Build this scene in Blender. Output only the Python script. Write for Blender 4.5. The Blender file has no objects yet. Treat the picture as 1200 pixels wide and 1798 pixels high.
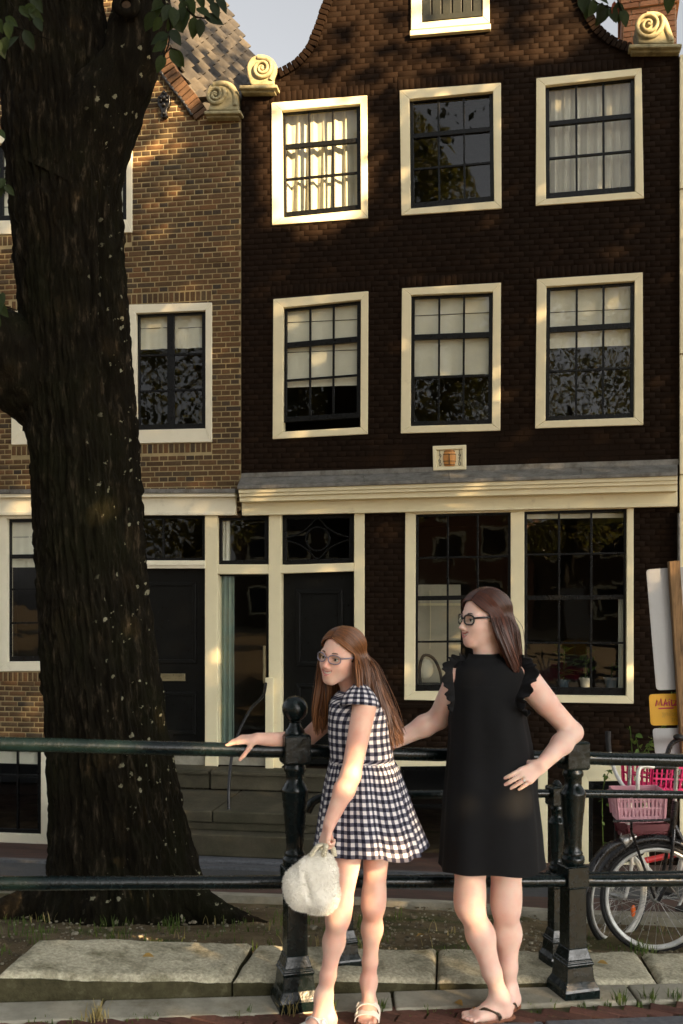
import bpy, bmesh, math, random
import numpy as np
from mathutils import Vector, Matrix, Euler

random.seed(7)
RNG = np.random.default_rng(7)
scene = bpy.context.scene
COL = scene.collection
R = math.radians

# ------------------------------------------------------------------ camera, sky, sun, exposure
F = 1748.0            # focal length in pixels of the 1200 x 1798 photograph (35 mm lens)
CX, HY, CAMZ = 600.0, 1060.0, 1.60
cam_d = bpy.data.cameras.new('camera')
cam = bpy.data.objects.new('camera', cam_d)
COL.objects.link(cam)
cam.location = (0, 0, CAMZ)
cam.rotation_euler = (R(90), 0, 0)
cam_d.sensor_width = 36.0
cam_d.sensor_height = 36.0
cam_d.sensor_fit = 'VERTICAL'
cam_d.lens = F / 1798.0 * 36.0
cam_d.shift_y = (HY - 899.0) / 1798.0
cam_d.clip_start = 0.05
cam_d.clip_end = 3000
cam_d.dof.use_dof = True
cam_d.dof.focus_distance = 9.5
cam_d.dof.aperture_fstop = 8.0
scene.camera = cam

SUN_AZ, SUN_EL = 42.0, 21.0       # degrees to the right of straight behind the camera; height
SDIR = Vector((math.sin(R(SUN_AZ)) * math.cos(R(SUN_EL)), -math.cos(R(SUN_AZ)) * math.cos(R(SUN_EL)), math.sin(R(SUN_EL))))
world = bpy.data.worlds.new('World')
scene.world = world
world.use_nodes = True
wn = world.node_tree
wn.nodes.clear()
sky = wn.nodes.new('ShaderNodeTexSky')
sky.sky_type = 'NISHITA'
sky.sun_disc = False
sky.sun_elevation = R(SUN_EL)
sky.sun_rotation = R(180 - SUN_AZ)
sky.air_density = 1.0
sky.dust_density = 4.0
sky.ozone_density = 1.0
hs = wn.nodes.new('ShaderNodeHueSaturation')
hs.inputs['Saturation'].default_value = 0.14
bg = wn.nodes.new('ShaderNodeBackground')
bg.inputs['Strength'].default_value = 0.05
wo = wn.nodes.new('ShaderNodeOutputWorld')
wn.links.new(sky.outputs[0], hs.inputs['Color'])
wn.links.new(hs.outputs[0], bg.inputs[0])
wn.links.new(bg.outputs[0], wo.inputs[0])

sun_d = bpy.data.lights.new('sun', 'SUN')
sun_d.energy = 5.0
sun_d.angle = R(0.42)
sun_d.color = (1.0, 0.68, 0.36)
sun = bpy.data.objects.new('sun', sun_d)
COL.objects.link(sun)
sun.rotation_euler = SDIR.to_track_quat('Z', 'Y').to_euler()
sun.location = (8, -8, 14)

scene.view_settings.view_transform = 'Standard'
scene.view_settings.look = 'None'
scene.view_settings.exposure = 2.36
scene.view_settings.gamma = 1.0
scene.render.engine = 'CYCLES'
scene.cycles.use_denoising = True
scene.cycles.max_bounces = 6
scene.cycles.transparent_max_bounces = 12
scene.cycles.sample_clamp_indirect = 6.0

# ------------------------------------------------------------------ helpers
WM = {}

def P(x, y, Y):
    """a pixel of the photograph at depth Y"""
    return Vector(((x - CX) / F * Y, Y, CAMZ - (y - HY) / F * Y))

def tag(o, label=None, cat=None, group=None, kind=None):
    if label: o['label'] = label
    if cat: o['category'] = cat
    if group: o['group'] = group
    if kind: o['kind'] = kind
    return o

def empty(name, loc=(0, 0, 0), rz=0.0, label=None, cat=None, group=None, kind=None):
    o = bpy.data.objects.new(name, None)
    COL.objects.link(o)
    o.location = loc
    o.rotation_euler = (0, 0, rz)
    o.empty_display_size = 0.1
    WM[o.name] = Matrix.Translation(Vector(loc)) @ Matrix.Rotation(rz, 4, 'Z')
    tag(o, label, cat, group, kind)
    return o

class MB:
    def __init__(s):
        s.v = []; s.f = []; s.uv = None
    def add(s, vs, fs):
        n = len(s.v)
        s.v.extend([tuple(p) for p in vs])
        s.f.extend([tuple(i + n for i in f) for f in fs])
        return s
    def box(s, x0, x1, y0, y1, z0, z1):
        return s.hexa([(x0, y0, z0), (x1, y0, z0), (x1, y1, z0), (x0, y1, z0), (x0, y0, z1), (x1, y0, z1), (x1, y1, z1), (x0, y1, z1)])
    def hexa(s, p):
        return s.add(p, [(0, 3, 2, 1), (4, 5, 6, 7), (0, 1, 5, 4), (1, 2, 6, 5), (2, 3, 7, 6), (3, 0, 4, 7)])
    def obox(s, c, ax, ay, az):
        """box by centre and three half axes"""
        c = Vector(c); ax = Vector(ax); ay = Vector(ay); az = Vector(az)
        return s.hexa([c - ax - ay - az, c + ax - ay - az, c + ax + ay - az, c - ax + ay - az, c - ax - ay + az, c + ax - ay + az, c + ax + ay + az, c - ax + ay + az])
    def prism(s, poly, w0, w1):
        """poly of (u, v); extruded from depth w0 (front) to w1 (back); facade space (u, w, v)"""
        n = len(poly)
        vs = [(u, w0, v) for u, v in poly] + [(u, w1, v) for u, v in poly]
        fs = [tuple(range(n)), tuple(range(2 * n - 1, n - 1, -1))]
        fs += [(i, i + n, (i + 1) % n + n, (i + 1) % n) for i in range(n)]
        return s.add(vs, fs)
    def tube(s, path, rad, n=8, cap=True, sx=1.0, up=None):
        path = [Vector(p) for p in path]
        m = len(path)
        if not hasattr(rad, '__len__'): rad = [rad] * m
        t = (path[1] - path[0]).normalized()
        ref = Vector(up) if up else (Vector((0, 0, 1)) if abs(t.z) < 0.9 else Vector((1, 0, 0)))
        nrm = (ref - t * ref.dot(t)).normalized()
        vs = []
        for i in range(m):
            if i == 0: t = path[1] - path[0]
            elif i == m - 1: t = path[-1] - path[-2]
            else: t = path[i + 1] - path[i - 1]
            t.normalize()
            nrm = nrm - t * nrm.dot(t)
            nrm = nrm.normalized() if nrm.length > 1e-6 else t.orthogonal().normalized()
            bi = t.cross(nrm)
            for k in range(n):
                a = 2 * math.pi * k / n
                vs.append(path[i] + (nrm * math.cos(a) + bi * math.sin(a) * sx) * rad[i])
        fs = []
        for i in range(m - 1):
            for k in range(n):
                k2 = (k + 1) % n
                fs.append((i * n + k, i * n + k2, (i + 1) * n + k2, (i + 1) * n + k))
        if cap:
            fs.append(tuple(range(n - 1, -1, -1)))
            fs.append(tuple(range((m - 1) * n, m * n)))
        return s.add(vs, fs)
    def lathe(s, prof, n=24, c=(0, 0, 0), rot=0.0, cap=True):
        c = Vector(c)
        vs = []
        for r, z in prof:
            for k in range(n):
                a = rot + 2 * math.pi * k / n
                vs.append((c.x + r * math.cos(a), c.y + r * math.sin(a), c.z + z))
        m = len(prof)
        fs = []
        for i in range(m - 1):
            for k in range(n):
                k2 = (k + 1) % n
                fs.append((i * n + k, i * n + k2, (i + 1) * n + k2, (i + 1) * n + k))
        if cap:
            fs.append(tuple(range(n - 1, -1, -1)))
            fs.append(tuple(range((m - 1) * n, m * n)))
        return s.add(vs, fs)
    def sphere(s, c, r, nu=12, nv=8, sc=(1, 1, 1)):
        c = Vector(c); vs = [(c.x, c.y, c.z + r * sc[2])]
        for j in range(1, nv):
            ph = math.pi * j / nv
            for i in range(nu):
                a = 2 * math.pi * i / nu
                vs.append((c.x + r * sc[0] * math.sin(ph) * math.cos(a), c.y + r * sc[1] * math.sin(ph) * math.sin(a), c.z + r * sc[2] * math.cos(ph)))
        vs.append((c.x, c.y, c.z - r * sc[2]))
        fs = []
        for i in range(nu): fs.append((0, 1 + i, 1 + (i + 1) % nu))
        for j in range(nv - 2):
            for i in range(nu):
                a = 1 + j * nu; b = a + nu; i2 = (i + 1) % nu
                fs.append((a + i, b + i, b + i2, a + i2))
        L = len(vs) - 1; a = 1 + (nv - 2) * nu
        for i in range(nu): fs.append((a + i, L, a + (i + 1) % nu))
        return s.add(vs, fs)
    def torus(s, c, ax, R0, r0, n=40, m=8, a0=0.0, a1=2 * math.pi):
        c = Vector(c); ax = Vector(ax).normalized()
        e1 = ax.orthogonal().normalized() if abs(ax.z) > 0.9 else Vector((0, 0, 1)).cross(ax).normalized()
        e2 = ax.cross(e1)
        closed = abs(a1 - a0 - 2 * math.pi) < 1e-6
        k = n if closed else n + 1
        vs = []
        for i in range(k):
            a = a0 + (a1 - a0) * i / n
            d = e1 * math.cos(a) + e2 * math.sin(a)
            for j in range(m):
                b = 2 * math.pi * j / m
                vs.append(c + d * (R0 + r0 * math.cos(b)) + ax * (r0 * math.sin(b)))
        fs = []
        for i in range(n):
            i2 = (i + 1) % k
            for j in range(m):
                j2 = (j + 1) % m
                fs.append((i * m + j, i2 * m + j, i2 * m + j2, i * m + j2))
        return s.add(vs, fs)
    def grid(s, fn, nu, nv):
        vs = [fn(i / nu, j / nv) for j in range(nv + 1) for i in range(nu + 1)]
        fs = [(j * (nu + 1) + i, j * (nu + 1) + i + 1, (j + 1) * (nu + 1) + i + 1, (j + 1) * (nu + 1) + i) for j in range(nv) for i in range(nu)]
        return s.add(vs, fs)
    def build(s, name, mat, parent=None, space='local', smooth=None, bevel=0.0, label=None, kind=None, fix=True):
        me = bpy.data.meshes.new(name)
        vs = s.v
        if parent is not None and space == 'world':
            Mi = WM[parent.name].inverted()
            vs = [tuple(Mi @ Vector(p)) for p in vs]
        me.from_pydata(vs, [], s.f)
        if fix and len(s.f) < 20000:
            bm = bmesh.new(); bm.from_mesh(me)
            bmesh.ops.recalc_face_normals(bm, faces=bm.faces)
            bm.to_mesh(me); bm.free()
        return link_mesh(name, me, mat, parent, smooth, bevel, label, kind)

def link_mesh(name, me, mat, parent=None, smooth=None, bevel=0.0, label=None, kind=None):
    o = bpy.data.objects.new(name, me)
    COL.objects.link(o)
    if mat is not None and not me.materials:
        for m_ in (mat if isinstance(mat, (list, tuple)) else [mat]): me.materials.append(m_)
    if parent is not None:
        o.parent = parent
        WM[o.name] = WM[parent.name]
    else:
        WM[o.name] = Matrix.Identity(4)
    if smooth is not None:
        me.polygons.foreach_set('use_smooth', [True] * len(me.polygons))
        if smooth < 180: me.set_sharp_from_angle(angle=R(smooth))
    if bevel:
        b = o.modifiers.new('bevel', 'BEVEL')
        b.width = bevel; b.segments = 2; b.limit_method = 'ANGLE'; b.angle_limit = R(40)
    tag(o, label, None, None, kind)
    return o

def np_mesh(name, V, Fq, mat, parent=None, space='world', smooth=180, uv=None, label=None, kind=None):
    """fast mesh from numpy arrays, quads (n,4) or triangles (n,3)"""
    V = np.asarray(V, dtype=np.float64)
    if parent is not None and space == 'world':
        Mi = np.array(WM[parent.name].inverted())
        V = V @ Mi[:3, :3].T + Mi[:3, 3]
    me = bpy.data.meshes.new(name)
    k = Fq.shape[1]
    me.vertices.add(len(V)); me.vertices.foreach_set('co', V.astype(np.float32).ravel())
    me.loops.add(Fq.size); me.loops.foreach_set('vertex_index', Fq.astype(np.int32).ravel())
    me.polygons.add(len(Fq)); me.polygons.foreach_set('loop_start', np.arange(0, Fq.size, k, dtype=np.int32))
    if uv is not None:
        l = me.uv_layers.new(name='UVMap')
        l.data.foreach_set('uv', np.asarray(uv, dtype=np.float32)[Fq.ravel()].ravel())
    me.update(calc_edges=True)
    me.validate()
    return link_mesh(name, me, mat, parent, smooth, 0.0, label, kind)

def inst(name, me, parent, loc, rot=(0, 0, 0), scale=(1, 1, 1)):
    o = bpy.data.objects.new(name, me)
    COL.objects.link(o)
    o.parent = parent
    o.location = loc; o.rotation_euler = rot; o.scale = scale
    return o

def smin(a, b): return min(a, b)
def lerp(a, b, t): return a + (b - a) * t
def sstep(x, a, b):
    t = min(1.0, max(0.0, (x - a) / (b - a)))
    return t * t * (3 - 2 * t)
def catmull(pts, n=8):
    pts = [Vector(p) for p in pts]
    out = []
    for i in range(len(pts) - 1):
        p0 = pts[max(0, i - 1)]; p1 = pts[i]; p2 = pts[i + 1]; p3 = pts[min(len(pts) - 1, i + 2)]
        for k in range(n):
            t = k / n
            out.append(0.5 * ((2 * p1) + (p2 - p0) * t + (2 * p0 - 5 * p1 + 4 * p2 - p3) * t * t + (3 * p1 - p0 - 3 * p2 + p3) * t ** 3))
    out.append(pts[-1])
    return out

# smooth numpy value noise used for relief
def vnoise(x, y, z=None, seed=0):
    x = np.asarray(x, dtype=np.float64); y = np.asarray(y, dtype=np.float64)
    z = np.zeros_like(x) if z is None else np.asarray(z, dtype=np.float64)
    xi = np.floor(x).astype(np.int64); yi = np.floor(y).astype(np.int64); zi = np.floor(z).astype(np.int64)
    fx = x - xi; fy = y - yi; fz = z - zi
    fx = fx * fx * (3 - 2 * fx); fy = fy * fy * (3 - 2 * fy); fz = fz * fz * (3 - 2 * fz)
    def h(a, b, c):
        n = (a * 374761393 + b * 668265263 + c * 2147483647 + seed * 1274126177) & 0xffffffff
        n = ((n ^ (n >> 13)) * 1274126177) & 0xffffffff
        return ((n ^ (n >> 16)) & 0xffff) / 65535.0
    r = 0
    for dx in (0, 1):
        for dy in (0, 1):
            for dz in (0, 1):
                r = r + h(xi + dx, yi + dy, zi + dz) * (fx if dx else 1 - fx) * (fy if dy else 1 - fy) * (fz if dz else 1 - fz)
    return r

# ------------------------------------------------------------------ materials
def new_mat(name):
    m = bpy.data.materials.new(name)
    m.use_nodes = True
    nt = m.node_tree
    b = nt.nodes['Principled BSDF']
    return m, nt, b

def lin(c): return (c[0], c[1], c[2], 1.0)

def coords(nt, kind='Object', scale=(1, 1, 1)):
    t = nt.nodes.new('ShaderNodeTexCoord')
    mp = nt.nodes.new('ShaderNodeMapping')
    mp.inputs['Scale'].default_value = scale
    nt.links.new(t.outputs[kind], mp.inputs[0])
    return mp.outputs[0]

def noise(nt, vec, scale, detail=4, rough=0.6):
    n = nt.nodes.new('ShaderNodeTexNoise')
    n.inputs['Scale'].default_value = scale
    n.inputs['Detail'].default_value = detail
    n.inputs['Roughness'].default_value = rough
    if vec is not None: nt.links.new(vec, n.inputs['Vector'])
    return n.outputs['Fac']

def ramp(nt, fac, stops):
    r = nt.nodes.new('ShaderNodeValToRGB')
    e = r.color_ramp.elements
    while len(e) < len(stops): e.new(0.5)
    for k, (p, c) in enumerate(stops):
        e[k].position = p
        e[k].color = lin(c) if hasattr(c, '__len__') else (c, c, c, 1)
    nt.links.new(fac, r.inputs[0])
    return r.outputs[0]

def mixc(nt, fac, a, b, mode='MIX'):
    m = nt.nodes.new('ShaderNodeMix')
    m.data_type = 'RGBA'; m.blend_type = mode
    for sock, val in ((m.inputs[0], fac), (m.inputs[6], a), (m.inputs[7], b)):
        if hasattr(val, 'is_linked'): nt.links.new(val, sock)
        elif hasattr(val, '__len__'): sock.default_value = lin(val)
        else: sock.default_value = val
    return m.outputs[2]

def mathn(nt, op, a, b=0.0):
    m = nt.nodes.new('ShaderNodeMath'); m.operation = op
    for sock, val in ((m.inputs[0], a), (m.inputs[1], b)):
        if hasattr(val, 'is_linked'): nt.links.new(val, sock)
        else: sock.default_value = val
    return m.outputs[0]

def bump(nt, b, height, dist=0.005, strength=0.6, normal=None):
    n = nt.nodes.new('ShaderNodeBump')
    n.inputs['Distance'].default_value = dist
    n.inputs['Strength'].default_value = strength
    nt.links.new(height, n.inputs['Height'])
    if normal is not None: nt.links.new(normal, n.inputs['Normal'])
    if b is not None: nt.links.new(n.outputs[0], b.inputs['Normal'])
    return n.outputs[0]

def simple(name, col, rough=0.5, var=0.25, scale=6.0, bumpd=0.0, bscale=60.0, metal=0.0, spec=0.5, kind='Object', vscale=(1, 1, 1), rvar=0.15, dirt=None, coat=0.0):
    m, nt, b = new_mat(name)
    vec = coords(nt, kind, vscale)
    n1 = noise(nt, vec, scale, 6, 0.65)
    dark = tuple(c * (1 - var) for c in col); lite = tuple(min(1, c * (1 + var)) for c in col)
    c = ramp(nt, n1, [(0.3, dark), (0.7, lite)])
    if dirt:
        n3 = noise(nt, vec, dirt[1], 8, 0.7)
        f = ramp(nt, n3, [(dirt[2], 0.0), (dirt[3], 1.0)])
        c = mixc(nt, f, c, dirt[0])
    nt.links.new(c, b.inputs['Base Color'])
    n2 = noise(nt, vec, bscale, 5, 0.6)
    rr = ramp(nt, n2, [(0.3, max(0, rough - rvar)), (0.7, min(1, rough + rvar))])
    nt.links.new(rr, b.inputs['Roughness'])
    b.inputs['Metallic'].default_value = metal
    b.inputs['Specular IOR Level'].default_value = spec
    if coat: b.inputs['Coat Weight'].default_value = coat
    if bumpd: bump(nt, b, n2, bumpd, 0.7)
    return m

def rand_piece(nt):
    """one random number for each piece, whether it is its own object or an island of a joined part"""
    oi = nt.nodes.new('ShaderNodeObjectInfo'); g = nt.nodes.new('ShaderNodeNewGeometry')
    s = mathn(nt, 'ADD', oi.outputs['Random'], g.outputs['Random Per Island'])
    return mathn(nt, 'FRACT', s)

def piece_mat(name, stops, rough=0.85, nscale=40.0, nvar=0.35, bumpd=0.002, spec=0.3, stain=None):
    m, nt, b = new_mat(name)
    r = rand_piece(nt)
    c = ramp(nt, r, stops)
    g = nt.nodes.new('ShaderNodeNewGeometry')
    n1 = noise(nt, g.outputs['Position'], nscale, 6, 0.7)
    k = ramp(nt, n1, [(0.25, 1 - nvar), (0.75, 1 + nvar * 0.6)])
    c = mixc(nt, 1.0, c, k, 'MULTIPLY')
    if stain:
        n3 = noise(nt, g.outputs['Position'], stain[1], 7, 0.7)
        f = ramp(nt, n3, [(stain[2], 0.0), (stain[3], 1.0)])
        c = mixc(nt, f, c, stain[0])
    nt.links.new(c, b.inputs['Base Color'])
    b.inputs['Roughness'].default_value = rough
    b.inputs['Specular IOR Level'].default_value = spec
    if bumpd: bump(nt, b, n1, bumpd, 0.8)
    return m

M = {}
M['brick'] = piece_mat('brown_brick', [(0.0, (0.060, 0.036, 0.017)), (0.3, (0.102, 0.060, 0.026)), (0.6, (0.140, 0.072, 0.030)), (0.85, (0.085, 0.056, 0.028)), (1.0, (0.045, 0.034, 0.024))], 0.9, 45, 0.4, 0.003, stain=((0.14, 0.11, 0.06), 1.3, 0.55, 0.85))
M['copingbrick'] = piece_mat('weathered_coping_brick', [(0.0, (0.055, 0.032, 0.019)), (0.5, (0.085, 0.048, 0.026)), (1.0, (0.11, 0.06, 0.032))], 0.9, 45, 0.4, 0.003)
M['mortar'] = simple('lime_mortar', (0.33, 0.265, 0.14), 0.95, 0.25, 3.0, 0.003, 90, spec=0.2, dirt=((0.17, 0.13, 0.07), 1.1, 0.5, 0.8))
M['darkbrick'] = piece_mat('dark_painted_brick', [(0.0, (0.0118, 0.0068, 0.0038)), (0.5, (0.0130, 0.0073, 0.0040)), (1.0, (0.0145, 0.0080, 0.0043))], 0.75, 60, 0.4, 0.003, 0.06, stain=((0.017, 0.0100, 0.0058), 1.6, 0.52, 0.85))
M['darkmortar'] = simple('dark_painted_joint', (0.0108, 0.0066, 0.0039), 0.8, 0.2, 5.0, 0.002, 80, spec=0.05)
M['cream'] = simple('cream_paint', (0.79, 0.72, 0.475), 0.42, 0.05, 2.2, 0.0012, 30, spec=0.4, dirt=((0.42, 0.36, 0.22), 5.0, 0.60, 0.95))
M['white'] = simple('offwhite_paint', (0.78, 0.74, 0.57), 0.45, 0.06, 2.2, 0.0012, 30, spec=0.4, dirt=((0.40, 0.36, 0.25), 4.0, 0.58, 0.95))
M['sash'] = simple('black_sash_paint', (0.005, 0.0055, 0.0055), 0.35, 0.3, 8, 0.0008, 40, spec=0.22)
M['door'] = simple('black_door_paint', (0.004, 0.0045, 0.004), 0.4, 0.3, 4, 0.0006, 30, spec=0.18)
M['zinc'] = simple('weathered_zinc', (0.20, 0.195, 0.175), 0.6, 0.3, 5, 0.002, 30, metal=0.35, dirt=((0.085, 0.078, 0.058), 9.0, 0.46, 0.7))
M['stone'] = simple('carved_sandstone', (0.33, 0.295, 0.175), 0.9, 0.25, 9, 0.004, 70, spec=0.2, dirt=((0.075, 0.065, 0.035), 7.0, 0.48, 0.75))
M['bluestone'] = simple('weathered_bluestone', (0.068, 0.060, 0.038), 0.85, 0.4, 3, 0.004, 60, spec=0.3, dirt=((0.04, 0.04, 0.022), 2.0, 0.45, 0.7))
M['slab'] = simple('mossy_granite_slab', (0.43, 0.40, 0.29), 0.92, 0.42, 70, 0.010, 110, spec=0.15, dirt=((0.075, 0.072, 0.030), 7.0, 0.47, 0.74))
M['slabside'] = simple('dark_stone_side', (0.055, 0.05, 0.026), 0.95, 0.4, 18, 0.010, 60, spec=0.1, dirt=((0.13, 0.12, 0.075), 9.0, 0.55, 0.8))  # side faces of the slabs, darker than their tops
M['kerb'] = simple('pale_kerb_stone', (0.30, 0.285, 0.225), 0.85, 0.25, 7, 0.003, 80, spec=0.25, dirt=((0.15, 0.13, 0.08), 5.0, 0.5, 0.8))
M['granite'] = simple('blue_grey_granite', (0.105, 0.112, 0.122), 0.75, 0.3, 30, 0.002, 90, spec=0.3)
M['asphalt'] = simple('grey_road', (0.062, 0.066, 0.070), 0.8, 0.3, 20, 0.003, 120, spec=0.3)
M['paver'] = piece_mat('red_brick_paver', [(0.0, (0.075, 0.034, 0.025)), (0.5, (0.115, 0.05, 0.036)), (1.0, (0.15, 0.07, 0.05))], 0.85, 50, 0.4, 0.003, stain=((0.06, 0.05, 0.025), 4.0, 0.5, 0.8))
M['paverbed'] = simple('sandy_paver_joint', (0.07, 0.055, 0.03), 0.95, 0.4, 9, 0.003, 80, dirt=((0.05, 0.075, 0.018), 5.0, 0.5, 0.7))
M['iron'] = simple('dark_green_gloss_iron', (0.0028, 0.0072, 0.0074), 0.24, 0.35, 5, 0.0022, 34, spec=0.34, rvar=0.1, dirt=((0.03, 0.033, 0.03), 30.0, 0.72, 0.85))
M['blackiron'] = simple('black_iron', (0.006, 0.006, 0.006), 0.35, 0.3, 10, 0.001, 60)
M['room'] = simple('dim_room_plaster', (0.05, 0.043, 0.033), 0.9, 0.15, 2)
M['brass'] = simple('dull_brass', (0.30, 0.26, 0.15), 0.4, 0.2, 12, 0.0, 40, metal=0.7)
M['tile'] = piece_mat('weathered_clay_pantile', [(0.0, (0.045, 0.043, 0.040)), (0.5, (0.062, 0.058, 0.052)), (1.0, (0.085, 0.076, 0.062))], 0.8, 20, 0.3, 0.002, 0.35)
M['roofdark'] = simple('dark_roof_boards', (0.03, 0.028, 0.026), 0.9)
M['chimney'] = piece_mat('orange_chimney_brick', [(0.0, (0.24, 0.105, 0.05)), (0.5, (0.30, 0.14, 0.07)), (1.0, (0.36, 0.17, 0.085))], 0.9, 40, 0.3, 0.003)
M['chimneyjoint'] = simple('pale_chimney_joint', (0.45, 0.38, 0.27), 0.9)
M['orange'] = simple('painted_orange_barrel', (0.62, 0.27, 0.06), 0.5, 0.12, 40)
M['barrelhoop'] = simple('dark_green_hoop_paint', (0.035, 0.035, 0.012), 0.5)
M['black'] = simple('matt_black', (0.006, 0.006, 0.006), 0.6)
M['tealcurtain'] = simple('teal_curtain_cloth', (0.17, 0.235, 0.205), 0.9, 0.1, 6)
M['blind'] = simple('offwhite_blind_cloth', (0.78, 0.76, 0.63), 0.9, 0.06, 5)
M['blindedge'] = simple('dark_blind_hem', (0.02, 0.02, 0.02), 0.9)

def cloth_translucent(name, col):
    m, nt, b = new_mat(name)
    d = nt.nodes.new('ShaderNodeBsdfDiffuse'); t = nt.nodes.new('ShaderNodeBsdfTranslucent')
    n = noise(nt, coords(nt), 5, 3)
    c = ramp(nt, n, [(0.3, tuple(x * 0.9 for x in col)), (0.7, col)])
    nt.links.new(c, d.inputs[0]); nt.links.new(c, t.inputs[0])
    mx = nt.nodes.new('ShaderNodeMixShader'); mx.inputs[0].default_value = 0.25
    nt.links.new(d.outputs[0], mx.inputs[1]); nt.links.new(t.outputs[0], mx.inputs[2])
    nt.links.new(mx.outputs[0], nt.nodes['Material Output'].inputs[0])
    return m
M['curtain'] = cloth_translucent('cream_curtain_voile', (0.80, 0.77, 0.63))

def glass_mat():
    m, nt, b = new_mat('old_window_glass')
    tr = nt.nodes.new('ShaderNodeBsdfTransparent'); tr.inputs[0].default_value = (0.93, 0.95, 0.93, 1)
    gl = nt.nodes.new('ShaderNodeBsdfGlossy'); gl.inputs['Roughness'].default_value = 0.015
    g = nt.nodes.new('ShaderNodeNewGeometry')          # Schlick reflectance, the same from both sides of the pane
    dt = nt.nodes.new('ShaderNodeVectorMath'); dt.operation = 'DOT_PRODUCT'
    nt.links.new(g.outputs['Incoming'], dt.inputs[0]); nt.links.new(g.outputs['Normal'], dt.inputs[1])
    om = mathn(nt, 'SUBTRACT', 1.0, mathn(nt, 'ABSOLUTE', dt.outputs['Value']))
    fres = mathn(nt, 'ADD', mathn(nt, 'MULTIPLY', mathn(nt, 'POWER', om, 5.0), 0.93), 0.06)
    n = noise(nt, coords(nt), 4.0, 2, 0.5)
    nb = bump(nt, None, n, 0.012, 0.035)
    nt.links.new(nb, gl.inputs['Normal'])
    mx = nt.nodes.new('ShaderNodeMixShader')
    nt.links.new(fres, mx.inputs[0]); nt.links.new(tr.outputs[0], mx.inputs[1]); nt.links.new(gl.outputs[0], mx.inputs[2])
    nt.links.new(mx.outputs[0], nt.nodes['Material Output'].inputs[0])
    return m
M['glass'] = glass_mat()

# ------------------------------------------------------------------ ground
def rail_y(X): return 4.0 + 0.22 * X
def front_z(X): return -0.057 * (min(4.0, max(-4.0, X)) + 0.18)
def facade_y(X): return 11.26 - 0.16 * X
def gz(X, Y):
    zf = front_z(X)
    r = Y - rail_y(max(-4, min(4, X)))
    if r < 0.42: return zf
    A = max(-1.27, -0.19 * (Y - 4.5) - 0.02 * X)
    B = float(np.interp(Y, [4.7, 5.2, 5.73, 6.4, 7.0, 8.6, 10.8, 12], [-0.1, -0.3, -0.42, -0.43, -0.53, -0.82, -1.25, -1.30]))
    ab = lerp(A, B, sstep(X, 0.6, 1.6))
    return lerp(zf, ab, sstep(r, 0.42, 0.85))

def mat_dirt():
    m, nt, b = new_mat('gravelly_soil')
    vec = coords(nt)
    n1 = noise(nt, vec, 3.0, 8, 0.7)
    c = ramp(nt, n1, [(0.3, (0.05, 0.038, 0.02)), (0.5, (0.12, 0.09, 0.05)), (0.72, (0.21, 0.165, 0.095))])
    n2 = noise(nt, vec, 1.7, 6, 0.7)
    f = ramp(nt, n2, [(0.52, 0.0), (0.66, 1.0)])
    c = mixc(nt, f, c, (0.045, 0.055, 0.014))
    v = nt.nodes.new('ShaderNodeTexVoronoi'); v.inputs['Scale'].default_value = 55
    nt.links.new(vec, v.inputs['Vector'])
    sp = ramp(nt, v.outputs['Distance'], [(0.12, 1.0), (0.24, 0.0)])
    n4 = noise(nt, vec, 8, 3)
    sp2 = mathn(nt, 'MULTIPLY', sp, ramp(nt, n4, [(0.45, 0.0), (0.6, 1.0)]))
    c = mixc(nt, sp2, c, (0.26, 0.23, 0.165))
    nt.links.new(c, b.inputs['Base Color'])
    b.inputs['Roughness'].default_value = 0.95
    b.inputs['Specular IOR Level'].default_value = 0.15
    n3 = noise(nt, vec, 45, 6, 0.7)
    bump(nt, b, n3, 0.012, 0.9)
    return m
M['dirt'] = mat_dirt()

def mat_laid_brick(name, c1, c2, cm, bw=0.21, bh=0.07):
    m, nt, b = new_mat(name)
    vec = coords(nt)
    t = nt.nodes.new('ShaderNodeTexBrick')
    t.inputs['Color1'].default_value = lin(c1); t.inputs['Color2'].default_value = lin(c2); t.inputs['Mortar'].default_value = lin(cm)
    t.inputs['Scale'].default_value = 1.0; t.inputs['Mortar Size'].default_value = 0.005
    t.inputs['Brick Width'].default_value = bw; t.inputs['Row Height'].default_value = bh
    nt.links.new(vec, t.inputs['Vector'])
    n = noise(nt, vec, 3, 6, 0.7)
    k = ramp(nt, n, [(0.3, 0.6), (0.7, 1.15)])
    nt.links.new(mixc(nt, 1.0, t.outputs['Color'], k, 'MULTIPLY'), b.inputs['Base Color'])
    b.inputs['Roughness'].default_value = 0.85
    bump(nt, b, t.outputs['Fac'], 0.004, -0.6)
    return m
M['farpaver'] = mat_laid_brick('street_clinker', (0.10, 0.042, 0.03), (0.065, 0.03, 0.022), (0.05, 0.04, 0.025))

xs = np.concatenate([[-260, -80, -30, -14], np.arange(-8, 8.01, 0.16), [14, 30, 80, 260]])
ys = np.concatenate([[-260, -80, -30, -10, -4], np.arange(0, 13.01, 0.13), [18, 40, 90, 260]])
GV = np.zeros((len(ys), len(xs), 3))
for j, Y in enumerate(ys):
    for i, X in enumerate(xs):
        z = gz(X, Y)
        r = Y - rail_y(max(-4, min(4, X)))
        if r < 0.45: z -= 0.06
        GV[j, i] = (X, Y, z)
rel = (vnoise(GV[..., 0] * 2.2, GV[..., 1] * 2.2, seed=3) - 0.5) * 0.05 + (vnoise(GV[..., 0] * 7, GV[..., 1] * 7, seed=4) - 0.5) * 0.03
msk = (GV[..., 1] - (4.0 + 0.22 * GV[..., 0]) > 0.55) & (GV[..., 1] < facade_y(GV[..., 0]) - 4.7)
GV[..., 2] += np.where(msk, rel, -0.02)
nx = len(xs)
ii, jj = np.meshgrid(np.arange(len(xs) - 1), np.arange(len(ys) - 1))
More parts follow.
